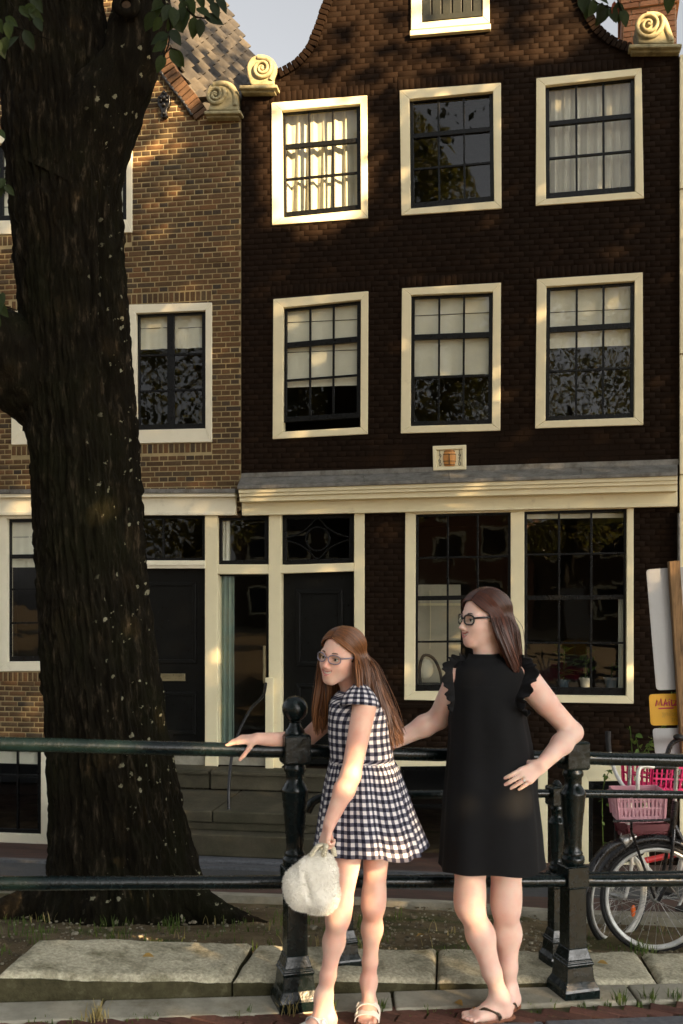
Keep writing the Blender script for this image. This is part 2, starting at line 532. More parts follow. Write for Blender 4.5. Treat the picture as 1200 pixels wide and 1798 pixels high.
a = (jj * nx + ii).ravel()
gq = np.stack([a, a + 1, a + nx + 1, a + nx], 1)
ground = np_mesh('ground', GV.reshape(-1, 3), gq, M['dirt'])
tag(ground, 'brown gravelly soil with moss around the tree', 'ground', kind='structure')

def strip(name, mat, q0, q1, raise_=0.008, label=None, cat=None, x0=-7.0, x1=7.0, thick=0.0):
    mb = MB()
    nu, nv = 70, max(2, int((q1 - q0) / 0.12))
    def fn(s, t):
        X = lerp(x0, x1, s); Y = facade_y(X) - lerp(q1, q0, t)
        return (X, Y, gz(X, Y) + raise_)
    mb.grid(fn, nu, nv)
    if thick:
        def side(s, t):
            X = lerp(x0, x1, s); Y = facade_y(X) - q1
            return (X, Y, gz(X, Y) + raise_ - thick * (1 - t))
        mb.grid(side, nu, 1)
    o = mb.build(name, mat, smooth=60)
    tag(o, label, cat, kind='structure')
    return o
strip('pavement', M['farpaver'], -0.3, 1.95, 0.02, 'dark red brick pavement along the house fronts', 'pavement')
strip('gutter_band', M['granite'], 1.95, 2.2, 0.04, 'grey stone kerb band along the brick pavement', 'kerb', thick=0.05)
strip('road', M['asphalt'], 2.2, 3.55, 0.012, 'dull blue grey road strip before the houses', 'road')
strip('brick_lane', M['farpaver'], 3.55, 4.42, 0.014, 'red brick lane beside the tree strip', 'lane')
strip('tree_strip_kerb', M['kerb'], 4.42, 4.62, 0.035, 'pale stone kerb edging the soil by the tree', 'kerb', thick=0.06)

# the bridge side: kerb stones, pavers, granite kerb, road
def rp(X, r, dz=0.0):
    return (X, rail_y(X) + r, front_z(X) + dz)
def stone_row(name, mat, r0, r1, top, xs_, label, cat, low=-0.12, gap=0.006, bevel=0.008):
    root = None
    base = MB()
    base.grid(lambda s, t: rp(lerp(xs_[0], xs_[-1], s), lerp(r0, r1, t), top - 0.03), 20, 1)
    root = base.build(name, M['paverbed'])
    tag(root, label, cat, kind='structure')
    for a, b in zip(xs_[:-1], xs_[1:]):
        mb = MB(); j = random.uniform(-0.003, 0.003)
        q = [rp(a + gap, r0, low), rp(b - gap, r0, low), rp(b - gap, r1, low), rp(a + gap, r1, low), rp(a + gap, r0, top + j), rp(b - gap, r0, top + j), rp(b - gap, r1, top + j), rp(a + gap, r1, top + j)]
        mb.hexa(q)
        mb.build('kerb_stone', mat, root, space='world', bevel=bevel)
    return root
stone_row('kerb', M['kerb'], -0.085, 0.095, 0.012, [-4.2, -3.1, -2.05, -0.93, 0.21, 1.25, 2.3, 3.4], 'pale kerb stones carrying the railing posts', 'kerb')
stone_row('road_kerb', M['granite'], -0.44, -0.235, 0.008, [-4.2, -3.2, -2.2, -1.2, -0.2, 0.8, 1.8, 2.8, 3.8], 'smooth blue grey granite kerb in front of the bricks', 'kerb')
mb = MB(); mb.grid(lambda s, t: rp(lerp(-4.2, 3.8, s), lerp(-0.235, -0.085, t), -0.008), 24, 2)
pav = mb.build('brick_footway', M['paverbed']); tag(pav, 'narrow footway of weathered red bricks with moss', 'footway', kind='structure')
pm = MB().obox((0, 0, 0), (0.098, 0, 0), (0, 0.031, 0), (0, 0, 0.02))
me_pav = pm.build('brick', M['paver'], pav, bevel=0.004)
pav_mesh = me_pav.data; bpy.data.objects.remove(me_pav)
ang = math.atan(0.22) - R(32)
ca, sa = math.cos(ang), math.sin(ang)
for k in range(-60, 60):
    for l in range(-12, 13):
        px_ = k * 0.068; py_ = l * 0.204 + (0.102 if k % 2 else 0)
        X = py_ * ca - px_ * sa; Yl = py_ * sa + px_ * ca
        Yw = 3.9 + Yl
        r = Yw - rail_y(X)
        if -0.235 < r < -0.085 and -2.6 < X < 3.0:
            o = inst('brick', pav_mesh, pav, (X, Yw, front_z(X) - 0.016 + random.uniform(-0.002, 0.003)), (random.uniform(-.02, .02), 0.057 + random.uniform(-.02, .02), ang + random.uniform(-.03, .03)))
            o.modifiers.new('bevel', 'BEVEL').width = 0.004
mb = MB(); mb.grid(lambda s, t: rp(lerp(-4.2, 3.8, s), lerp(-4.5, -0.44, t), -0.06), 24, 6)
tag(mb.build('bridge_road', M['asphalt']), 'grey bridge road surface', 'road', kind='structure')

# tilted granite slabs behind the railing
def slab(X0, X1, zf0, zf1, zb, shear0, shear1, label, rb=0.50):
    nu, nv = max(16, int((X1 - X0) / 0.018)), 24
    V = []
    for j in range(nv + 1):
        t = j / nv
        for i in range(nu + 1):
            s = i / nu
            X = lerp(X0, X1, s) + lerp(shear0 * t, shear1 * t, s)
            ed = min(s * (X1 - X0), (1 - s) * (X1 - X0), t * 0.4, (1 - t) * 0.4)
            rnd = 0.022 * (1 - min(1, ed / 0.03)) ** 2
            z = lerp(lerp(zf0, zf1, s), lerp(zb[0], zb[1], s), t) - rnd
            V.append((X, rail_y(X) + lerp(0.105, rb, t) + 0.006 * math.sin(X * 9 + t * 3), z))
    V = np.array(V)
    V[:, 2] += (vnoise(V[:, 0] * 30, V[:, 1] * 30, seed=9) - 0.5) * 0.006 + (vnoise(V[:, 0] * 6, V[:, 1] * 6, seed=10) - 0.5) * 0.014
    W = nu + 1
    q = [(j * W + i, j * W + i + 1, (j + 1) * W + i + 1, (j + 1) * W + i) for j in range(nv) for i in range(nu)]
    ring = [i for i in range(W)] + [j * W + nu for j in range(1, nv + 1)] + [nv * W + i for i in range(nu - 1, -1, -1)] + [j * W for j in range(nv - 1, 0, -1)]
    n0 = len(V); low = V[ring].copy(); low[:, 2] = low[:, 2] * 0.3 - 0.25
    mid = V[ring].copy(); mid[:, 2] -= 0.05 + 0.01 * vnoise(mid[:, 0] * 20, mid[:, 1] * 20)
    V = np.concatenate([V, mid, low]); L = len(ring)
    for k in range(L):
        k2 = (k + 1) % L
        q.append((ring[k], n0 + k, n0 + k2, ring[k2])); q.append((n0 + k, n0 + L + k, n0 + L + k2, n0 + k2))
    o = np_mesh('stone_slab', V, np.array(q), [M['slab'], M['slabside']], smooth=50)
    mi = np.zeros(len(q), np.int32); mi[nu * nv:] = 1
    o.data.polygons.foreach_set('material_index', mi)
    tag(o, label, 'stone slab', 'rough granite slabs behind the railing')
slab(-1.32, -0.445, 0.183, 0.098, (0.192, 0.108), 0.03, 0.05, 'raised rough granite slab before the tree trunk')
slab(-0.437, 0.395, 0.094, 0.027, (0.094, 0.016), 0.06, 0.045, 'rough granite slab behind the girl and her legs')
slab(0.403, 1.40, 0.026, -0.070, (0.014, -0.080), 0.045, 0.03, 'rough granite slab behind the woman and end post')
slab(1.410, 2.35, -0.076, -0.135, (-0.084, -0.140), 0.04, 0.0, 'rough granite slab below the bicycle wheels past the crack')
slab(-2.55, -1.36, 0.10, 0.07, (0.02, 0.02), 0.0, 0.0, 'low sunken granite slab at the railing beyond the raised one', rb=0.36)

# ------------------------------------------------------------------ the houses: facade space
FA = R(9.1)
FU = Vector((math.cos(FA), -math.sin(FA), 0)); FI = Vector((math.sin(FA), math.cos(FA), 0))
FO = Vector((1.265, 11.06, 0.0)); ZB = -1.25
def fl(x, y, w=0.0, uc=0.0):
    r = Vector(((x - CX) / F, 1.0, -(y - HY) / F)); C = Vector((0, 0, CAMZ))
    t = (w + (FO - C).dot(FI)) / r.dot(FI)
    p = C + r * t
    return ((p - FO).dot(FU) - uc, p.z - ZB)

class House:
    def __init__(s, xc, name, label):
        s.uc = fl(xc, 1500)[0]
        loc = FO + FU * s.uc; loc.z = ZB
        s.root = empty(name, loc, -FA, label, 'house')
    def q(s, pts, w=0.0): return [fl(x, y, w, s.uc) for x, y in pts]
    def rect(s, x0, y0, x1, y1, w=0.0):
        return s.q([(x0, y0), (x1, y0), (x1, y1), (x0, y1)], w)

H1 = House(800, 'dark_canal_house', 'dark brown painted canal house with cream window frames and curved gable')
H2 = House(150, 'brick_canal_house', 'brown brick canal house behind the tree with off-white window frames')

def qlerp(q, s, t):
    a = Vector(q[0]).lerp(Vector(q[1]), s); b = Vector(q[3]).lerp(Vector(q[2]), s)
    p = a.lerp(b, t)
    return (p.x, p.y)
def subq(q, s0, t0, s1, t1):
    return [qlerp(q, s0, t0), qlerp(q, s1, t0), qlerp(q, s1, t1), qlerp(q, s0, t1)]

def frame_members(mb, o, i, w0, w1):
    mb.prism([o[0], o[1], i[1], i[0]], w0, w1)
    mb.prism([i[3], i[2], o[2], o[3]], w0, w1)
    e = 0.0015
    mb.prism([o[0], i[0], i[3], o[3]], w0 - e, w1)
    mb.prism([i[1], o[1], o[2], i[2]], w0 - e, w1)

def pane_mesh(q, w):
    j = [random.uniform(-0.0012, 0.0012) for _ in range(4)]
    mb = MB(); mb.add([(p[0], w + j[k], p[1]) for k, p in enumerate(q)], [(0, 3, 2, 1)])
    return mb

def glaze(H, part, q, cols, rows, border=0.042, bottom=0.06, centre=None, w=0.035, smat='sash'):
    """dark sash with bars and one pane for each light, inside quad q (u, v)"""
    wd = (Vector(q[1]) - Vector(q[0])).length; ht = (Vector(q[3]) - Vector(q[0])).length
    fs, ft, fb = border / wd, border / ht, bottom / ht
    mb = MB()
    inn = subq(q, fs, ft, 1 - fs, 1 - fb)
    frame_members(mb, q, inn, w, w + 0.05)
    mb.build('sash', M[smat], part, bevel=0.003)
    cs = [0.0]
    for c in range(1, cols): cs.append(c / cols)
    cs.append(1.0)
    rs = [(0.0, 0)] + [(t, h) for t, h in rows] + [(1.0, 0)]
    iw = wd - 2 * border; ih = ht - border - bottom
    bw = 0.022
    for k, (t, h) in enumerate(rs[1:-1]):
        d = h / ih / 2
        MB().prism(subq(inn, 0, t - d, 1, t + d), w + (0.004 if h < 0.03 else -0.004), w + 0.04).build('glazing_bar', M[smat], part, bevel=0.002)
    for c in cs[1:-1]:
        d = (centre if centre and abs(c - 0.5) < 0.01 else bw) / iw / 2
        for k in range(len(rs) - 1):
            t0 = rs[k][0] + rs[k][1] / ih / 2; t1 = rs[k + 1][0] - rs[k + 1][1] / ih / 2
            MB().prism(subq(inn, c - d, t0, c + d, t1), w + 0.003, w + 0.04).build('glazing_bar', M[smat], part, bevel=0.002)
    for k in range(len(rs) - 1):
        t0 = rs[k][0]; t1 = rs[k + 1][0]
        for c0, c1 in zip(cs[:-1], cs[1:]):
            pane_mesh(subq(inn, c0, t0, c1, t1), w + 0.022).build('pane', M['glass'], part, fix=False)
    return inn

def window(H, outer, inner, cols, rows, fm='cream', **kw):
    o = H.q(outer, -0.02); i = H.q(inner, -0.02)
    mb = MB(); frame_members(mb, o, i, -0.02, 0.12)
    part = mb.build('window', M[fm], H.root, bevel=0.006)
    raise_ = kw.pop('raised', 0)
    q = H.q(inner, 0.035)
    if raise_: q = subq(q, 0, 0, 1, 1 - raise_)
    inn = glaze(H, part, q, cols, rows, **kw)
    return part, inn

def sheet(H, x0, y0, x1, y1, w, mat, folds=0, amp=0.0, name='roller_blind', label=None, cat=None, group=None, hem=0, lean=0.0, seams=()):
    """hanging cloth inside a window; a thing of its own"""
    a = fl(x0, y0, w); b = fl(x1, y1, w)
    u0, u1, v1, v0 = a[0], b[0], a[1], b[1]
    rt = empty(name, FO + FU * ((u0 + u1) / 2) + FI * w + Vector((0, 0, ZB + v0)), -FA, label, cat, group)
    mb = MB(); hw = (u1 - u0) / 2; n = max(6, folds * 10)
    ph = random.uniform(0, 6)
    def fn(s, t):
        k = amp * (0.35 + 0.65 * (1 - t)) * (math.sin(2 * math.pi * folds * s + ph + 0.5 * math.sin(7 * s + 2 * t)) + 0.4 * math.sin(2 * math.pi * folds * 2.3 * s + 1))
        return (lerp(-hw, hw, s), k + lean * (1 - t), (v1 - v0) * t)
    mb.grid(fn, n, 12)
    o = mb.build('cloth', mat, rt, smooth=180, fix=False)
    for tt in seams:
        MB().box(-hw, hw, -0.006, -0.002, (v1 - v0) * tt - 0.003, (v1 - v0) * tt + 0.003).build('seam', M['blindedge'], rt)
    if hem: MB().box(-hw, hw, -0.008, 0.008, -0.02, 0.0).build('bottom_bar', mat, rt)
    return rt

# --- walls
def wall_cells(mb, u0, u1, v0, v1, holes, w0, w1):
    us = sorted({u0, u1, *[min(max(h[k], u0), u1) for h in holes for k in (0, 1)]})
    vs = sorted({v0, v1, *[min(max(h[k], v0), v1) for h in holes for k in (2, 3)]})
    for a, b in zip(us[:-1], us[1:]):
        run = None
        for c, d in zip(vs[:-1], vs[1:]):
            mu, mv = (a + b) / 2, (c + d) / 2
            solid = not any(h[0] < mu < h[1] and h[2] < mv < h[3] for h in holes)
            if solid:
                run = (run[0], d) if run else (c, d)
            if (not solid or d == vs[-1]) and run:
                mb.box(a, b, w0, w1, run[0], run[1]); run = None

def hole(H, outer, inset=0.035):
    q = H.q(outer); us = [p[0] for p in q]; vs = [p[1] for p in q]
    return (max(us[0], us[3]) + inset, min(us[1], us[2]) - inset, max(vs[2], vs[3]) + inset, min(vs[0], vs[1]) - inset)

brick_mesh = {}
def get_brick(matkey, kind):
    k = (matkey, kind)
    if k not in brick_mesh:
        L, hgt = ({'s': (0.2095, 0.0572), 'h': (0.1025, 0.0572), 'v': (0.0575, 0.112)} if matkey == 'darkbrick' else {'s': (0.2025, 0.0488), 'h': (0.0955, 0.0488), 'v': (0.0495, 0.105)})[kind]
        mb = MB(); e = 0.0022
        x, z, d = L / 2, hgt / 2, 0.04
        vs = [(-x + e, 0, -z + e), (x - e, 0, -z + e), (x - e, 0, z - e), (-x + e, 0, z - e), (-x, e, -z), (x, e, -z), (x, e, z), (-x, e, z), (-x, d, -z), (x, d, -z), (x, d, z), (-x, d, z)]
        fs = [(0, 1, 2, 3)] + [(i, i + 4, (i + 1) % 4 + 4, (i + 1) % 4) for i in range(4)] + [(i + 4, i + 8, (i + 1) % 4 + 8, (i + 1) % 4 + 4) for i in range(4)]
        mb.add(vs, fs)
        me = bpy.data.meshes.new('brick'); me.from_pydata(mb.v, [], mb.f); me.materials.append(M[matkey])
        bm = bmesh.new(); bm.from_mesh(me); bmesh.ops.recalc_face_normals(bm, faces=bm.faces)
        if sum(f.normal.y for f in bm.faces) > 0: bmesh.ops.reverse_faces(bm, faces=bm.faces)
        bm.to_mesh(me); bm.free()
        brick_mesh[k] = (me, np.array(vs), fs, L, hgt)
    return brick_mesh[k]

def lay(H, wall, matkey, left, right, holes, soldiers, v_lo, v_hi, vis, nbig=300):
    """left/right: lists of (v, u) boundaries; courses of brick between them, cut round the holes"""
    lv, lu = zip(*left); rv, ru = zip(*right)
    ch = 0.0615; pieces = []
    k = 0; v = v_lo
    while v + ch < v_hi:
        vc = v + ch / 2
        a = float(np.interp(vc, lv, lu)); b = float(np.interp(vc, rv, ru))
        spans = [(a, b)]
        for h in holes + soldiers:
            if h[2] - 0.02 < vc < h[3] + 0.02:
                ns = []
                for s in spans:
                    if h[1] <= s[0] or h[0] >= s[1]: ns.append(s); continue
                    if h[0] - s[0] > 0.02: ns.append((s[0], h[0]))
                    if s[1] - h[1] > 0.02: ns.append((h[1], s[1]))
                spans = ns
        kind = 'h' if k % 2 else 's'
        L = 0.107 if kind == 'h' else 0.214
        ph = 0.0 if k % 4 < 2 else 0.107
        if kind == 'h': ph = 0.0535
        for s0, s1 in spans:
            i = math.floor((s0 - ph) / L)
            while True:
                x0 = max(s0, ph + i * L); x1 = min(s1, ph + (i + 1) * L)
                if x0 >= s1 - 0.01: break
                if x1 - x0 > 0.03: pieces.append(((x0 + x1) / 2, vc, kind, (x1 - x0) / L))
                i += 1
        k += 1; v += ch
    for h in soldiers:
        n = max(1, int((h[1] - h[0]) / 0.0625)); st = (h[1] - h[0]) / n
        for i in range(n): pieces.append((h[0] + (i + 0.5) * st, (h[2] + h[3]) / 2, 'v', 1.0))
    # nearest in view become bricks of their own, the rest one joined part
    d = []
    wmx = WM[H.root.name]
    for n, (u, vv, kd, sc) in enumerate(pieces):
        p = wmx @ Vector((u, 0, vv))
        x = CX + p.x / p.y * F; y = HY - (p.z - CAMZ) / p.y * F
        d.append((0 if vis(x, y) else 1, p.length + (100 if sc < 0.7 else 0), n))
    d.sort(); big = {n for _, _, n in d[:nbig]}
    Vs, Fs, nv = [], [], 0
    for n, (u, vv, kd, sc) in enumerate(pieces):
        me, vs, fs, L, hg = get_brick(matkey, kd)
        jw = random.gauss(0, 0.0007 if matkey == 'darkbrick' else 0.0014); jr = random.gauss(0, 0.002 if matkey == 'darkbrick' else 0.006); jz = random.gauss(0, 0.0008)
        if n in big:
            inst('brick', me, wall, (u, jw, vv + jz), (0, jr * 0.5, jr), (sc, 1, 1))
        else:
            c = np.array(vs); c[:, 0] *= sc
            c[:, 1] += c[:, 0] * jr
            c = c + np.array([u, jw, vv + jz])
            Vs.append(c); Fs.extend([tuple(i + nv for i in f) for f in fs]); nv += len(c)
    V = np.concatenate(Vs)
    o = np_mesh('brickwork', V, np.array(Fs), M[matkey], wall, space='local', smooth=None)
    o['kind'] = 'stuff'
    return o

def vu(H, pts):
    r = []
    for x, y in pts:          # listed from the ground up; heights must never fall back
        u, v = fl(x, y, 0, H.uc)
        if r and v <= r[-1][0]: v = r[-1][0] + 0.0005
        r.append((v, u))
    return r

W1 = {
 'U1': ([(477, 180), (645, 167), (646, 383), (478, 395)], [(495, 194), (633, 182), (634, 368), (497, 382)]),
 'U2': ([(702, 158), (880, 145), (881, 366), (705, 378)], [(719, 174), (866, 160), (868, 353), (721, 366)]),
 'U3': ([(942, 137), (1127, 119), (1131, 348), (941, 361)], [(958, 150), (1115, 133), (1116, 336), (959, 349)]),
 'M1': ([(480, 525), (647, 511), (646, 762), (479, 771)], [(498, 540), (634, 526), (633, 750), (497, 758)]),
 'M2': ([(706, 506), (880, 496), (879, 756), (704, 761)], [(722, 518), (866, 512), (864, 744), (721, 748)]),
 'M3': ([(943, 490), (1129, 478), (1130, 746), (940, 752)], [(960, 503), (1115, 493), (1114, 733), (958, 739)]),
}
AT = ([(722, -120), (860, -128), (860, 40), (722, 52)], [(740, -104), (848, -111), (848, 29), (741, 39)])
SHOP = [(712, 895), (1113, 888), (1113, 1236), (710, 1229)]
ENT = [(360, 906), (640, 900), (640, 1350), (360, 1350)]
BAS = [(688, 1330), (962, 1328), (962, 1527), (688, 1529)]
BAS2 = [(1022, 1343), (1140, 1342), (1140, 1527), (1022, 1529)]
holes1 = [hole(H1, W1[k][0]) for k in W1] + [hole(H1, SHOP), hole(H1, ENT, 0.0), hole(H1, BAS), hole(H1, BAS2)]
def soldier(H, outer, below=False, ext=0.03):
    q = H.q(outer)
    vt = max(q[0][1], q[1][1])
    r = [(q[0][0] - ext, q[1][0] + ext, vt + 0.004, vt + 0.118)]
    if below:
        vb = min(q[2][1], q[3][1]); r.append((q[3][0] - ext, q[2][0] + ext, vb - 0.118, vb - 0.004))
    return r
sold1 = sum([soldier(H1, W1[k][0]) for k in W1], [])
GL = [(489, 128), (506, 119), (520, 110), (534, 96), (546, 80), (556, 55), (566, 25), (576, 0), (588, -40), (600, -100), (640, -150)]
GRt = [(1108, 84), (1100, 81), (1075, 71), (1052, 54), (1037, 32), (1024, 5), (1012, -25), (1002, -60), (996, -100), (960, -150)]
l1 = vu(H1, [(366, 1545), (366, 907), (424, 905), (424, 152), (487, 151)] + GL)
r1 = vu(H1, [(1193, 1545), (1193, 88), (1110, 87)] + GRt)
vled = fl(424, 152, 0, H1.uc)[1]
wm = MB()
u0 = fl(424, 500, 0, H1.uc)[0]; u1 = fl(1193, 500, 0, H1.uc)[0]
vcorn = fl(600, 898, 0, H1.uc)[1]
wall_cells(wm, u0, u1, vcorn, vled, holes1, 0.0035, 0.30)
ul = fl(366, 1200, 0, H1.uc)[0]
wall_cells(wm, ul, u1, -0.3, vcorn, holes1, 0.0038, 0.30)
top = [(u, v) for v, u in l1 if v > vled + 0.001]
rt_ = [(u, v) for v, u in r1 if v > vled - 0.2]
rt_ = [(fl(1193, 152, 0, H1.uc)[0], vled)] + rt_
wm.prism([(u0 + 0.40, vled)] + top + rt_[::-1], 0.0036, 0.30)
wall1 = wm.build('wall', M['darkmortar'], H1.root)
lay(H1, wall1, 'darkbrick', l1, r1, holes1 + [hole(H1, AT[0])], sold1, -0.1, fl(800, -150, 0, H1.uc)[1], lambda x, y: 430 < x < 1190 and -5 < y < 880 and not (y > 880))

for k in W1:
    ou, inn = W1[k]
    if k[0] == 'U': window(H1, ou, inn, 3, [(0.335, 0.05), (0.665, 0.022)])
    elif k == 'M1': window(H1, ou, inn, 3, [(0.325, 0.06), (0.655, 0.022)], raised=0.075)
    else: window(H1, ou, inn, 3, [(0.315, 0.06), (0.645, 0.022)], bottom=0.05)

# attic hatch with dark boards
mb = MB(); frame_members(mb, H1.q(AT[0], -0.03), H1.q(AT[1], -0.03), -0.03, 0.06)
at = mb.build('attic_hatch', M['cream'], H1.root, bevel=0.006)
qa = H1.q(AT[1])
M['shutter'] = simple('dark_green_shutter_paint', (0.014, 0.016, 0.009), 0.5, 0.2, 6)
for i in range(6):
    MB().prism(subq(qa, i / 6 + 0.012, 0.0, (i + 1) / 6 - 0.012, 0.93), -0.012, 0.004).build('board', M['shutter'], at, bevel=0.004)
MB().prism(subq(qa, 0, 0.93, 1, 1), -0.018, 0.004).build('bottom_rail', M['shutter'], at, bevel=0.003)
mb = MB(); sq = H1.q([(720, 53), (862, 41), (862, 50), (720, 62)], -0.06); mb.prism(sq, -0.055, 0.05); mb.build('sill', M['cream'], at, bevel=0.004)

# shop window: frame with mullion, two glazed lights
mb = MB()
so = H1.q(SHOP, -0.02); A = H1.q([(730, 903), (897, 899), (897, 1213), (729, 1214)], -0.02); B = H1.q([(921, 898), (1101, 893), (1100, 1222), (921, 1220)], -0.02)
mb.prism([so[0], so[1], B[1], B[0], A[1], A[0]], -0.02, 0.14)
mb.prism([A[3], A[2], B[3], B[2], so[2], so[3]], -0.02, 0.14)
mb.prism([so[0], A[0], A[3], so[3]], -0.022, 0.14)
mb.prism([A[1], B[0], B[3], A[2]], -0.022, 0.14)
mb.prism([B[1], so[1], so[2], B[2]], -0.022, 0.14)
shop = mb.build('shop_window', M['cream'], H1.root, bevel=0.006)
qA = H1.q([(730, 903), (897, 899), (897, 1213), (729, 1214)], 0.035); qB = H1.q([(921, 898), (1101, 893), (1100, 1222), (921, 1220)], 0.035)
glaze(H1, shop, qA, 3, [(0.245, 0.022), (0.485, 0.05), (0.745, 0.022)], border=0.03, bottom=0.075)
glaze(H1, shop, qB, 3, [(0.235, 0.022), (0.485, 0.05), (0.745, 0.022)], border=0.03, bottom=0.085)
# brick sill line under the shop window
MB().prism(H1.q([(700, 1236), (1122, 1243), (1122, 1250), (700, 1243)], -0.02), -0.03, 0.02).build('sill', M['darkmortar'], H1.root, bevel=0.006)

# entrance joinery: posts, transoms, doors
def pbox(mb, H, x0, y0, x1, y1, w0, w1, dy=0.0):
    mb.prism(H.q([(x0, y0), (x1, y0 - dy), (x1, y1 - dy), (x0, y1)], w0), w0, w1)
mb = MB()
pbox(mb, H1, 360, 900, 382, 1348, -0.03, 0.16); pbox(mb, H1, 472, 900, 494, 1350, -0.03, 0.16); pbox(mb, H1, 622, 900, 640, 1345, -0.03, 0.16)
pbox(mb, H1, 382, 991, 472, 1008, -0.026, 0.14); pbox(mb, H1, 494, 992, 622, 1007, -0.026, 0.14, 4)
ent = mb.build('entrance_frame', M['cream'], H1.root, bevel=0.006)
mb = MB(); pbox(mb, H1, 466, 1190, 480, 1352, -0.075, -0.031); mb.build('door_side_box', M['cream'], ent, bevel=0.006)
mb = MB(); pbox(mb, H1, 462, 1134, 466, 1200, -0.06, -0.03); mb.build('door_pull', M['brass'], ent, bevel=0.004)
tr = MB(); q = H1.q([(384, 908), (471, 906), (471, 990), (384, 991)], 0.04)
i_ = glaze(H1, ent, q, 1, [], border=0.04, bottom=0.045, w=0.04)
q = H1.q([(496, 905), (621, 903), (620, 986), (496, 991)], 0.04)
i_ = glaze(H1, ent, q, 1, [], border=0.045, bottom=0.045, w=0.04)
# iron ornament in the transom: ring and pointed quatrefoil
c = qlerp(i_, 0.5, 0.5); wd = i_[1][0] - i_[0][0]; ht = i_[0][1] - i_[3][1]
mb = MB(); mb.torus((c[0], 0.045, c[1]), (0, 1, 0), 0.135, 0.011, 40, 6)
for sx in (-1, 1):
    for sz in (-1, 1):
        pts = [(c[0] + sx * wd * 0.49, 0.045, c[1] + sz * 0.015), (c[0] + sx * wd * 0.3, 0.045, c[1] + sz * 0.06), (c[0] + sx * 0.11, 0.045, c[1] + sz * 0.13), (c[0] + sx * 0.04, 0.045, c[1] + sz * ht * 0.44), (c[0], 0.045, c[1] + sz * ht * 0.49)]
        mb.tube(catmull(pts, 5), 0.010, 6)
for k in range(26):
    a = 2 * math.pi * k / 26; mb.sphere((c[0] + 0.135 * math.cos(a), 0.034, c[1] + 0.135 * math.sin(a)), 0.007, 6, 4)
mb.build('transom_ornament', M['sash'], ent, smooth=60)
# glazed door
q = H1.q([(383, 1009), (471, 1009), (471, 1318), (383, 1318)], 0.07)
glaze(H1, ent, q, 1, [], border=0.018, bottom=0.02, w=0.07)
mb = MB(); pbox(mb, H1, 383, 1318, 471, 1347, 0.03, 0.2); mb.build('door_sill', M['kerb'], ent, bevel=0.008)
# black panel door
mb = MB(); pbox(mb, H1, 495, 1005, 621, 1342, 0.09, 0.14, 0); d2 = mb.build('door', M['door'], ent)
for x0, y0, x1, y1 in ((520, 1035, 602, 1170), (520, 1200, 602, 1300)):
    mb = MB(); o = H1.rect(x0, y0, x1, y1, 0.08); ii_ = H1.rect(x0 + 8, y0 + 8, x1 - 8, y1 - 8, 0.08); frame_members(mb, o, ii_, 0.07, 0.1)
    mb.build('door_panel', M['door'], d2, bevel=0.008)

# plaque with barrel and years
pq = H1.q([(760, 783), (819, 781), (819, 824), (761, 826)], -0.03); pi_ = H1.q([(767, 790), (812, 788), (812, 818), (767, 820)], -0.03)
mb = MB(); frame_members(mb, pq, pi_, -0.03, 0.01); mb.prism(pi_, -0.008, 0.01)
plq = mb.build('plaque', M['cream'], H1.root, bevel=0.006)
pc = qlerp(pi_, 0.5, 0.5); bh = 0.088
prof = [(0.052, -bh), (0.060, -bh * 0.85), (0.068, -bh * 0.4), (0.071, 0), (0.068, bh * 0.45), (0.058, bh * 0.88), (0.050, bh)]
mb = MB(); mb.lathe(prof, 20, (pc[0], -0.004, pc[1])); mb.v = [(x, -0.008 + (y + 0.004) * 0.55, z) for x, y, z in mb.v]
brl = mb.build('barrel', M['orange'], plq, smooth=50)
mb = MB()
for zz, rr in ((-bh * 0.86, 0.0605), (-bh * 0.42, 0.0685), (bh * 0.45, 0.0685), (bh * 0.86, 0.0595)):
    mb.lathe([(rr + 0.002, -0.0035), (rr + 0.003, 0), (rr + 0.002, 0.0035)], 20, (pc[0], -0.004, pc[1] + zz), cap=False)
mb.box(pc[0] - 0.006, pc[0] + 0.004, -0.078, -0.07, pc[1] - bh * 0.8, pc[1] + bh * 0.45)
mb.v = [(x, -0.010 + (y + 0.004) * 0.555, z) for x, y, z in mb.v]
mb.build('barrel_hoop', M['barrelhoop'], plq)
def text_mesh(s, size):
    cu = bpy.data.curves.new('lettering', 'FONT'); cu.body = s; cu.size = size; cu.align_x = 'CENTER'; cu.align_y = 'CENTER'; cu.extrude = 0.001
    o = bpy.data.objects.new('lettering', cu); COL.objects.link(o)
    bpy.context.view_layer.update()
    me = bpy.data.meshes.new_from_object(o.evaluated_get(bpy.context.evaluated_depsgraph_get()))
    bpy.data.objects.remove(o); me.materials.clear()
    return me
for sx, word in ((-1, '1960'), (1, '1970')):
    for k, ch_ in enumerate(word):
        me = text_mesh(ch_, 0.062); me.materials.append(M['black'])
        o = inst('digit', me, plq, (pc[0] + sx * 0.108 + (0.004 if k % 2 else 0), -0.0105, pc[1] + 0.066 - k * 0.044), (R(90), 0, 0))

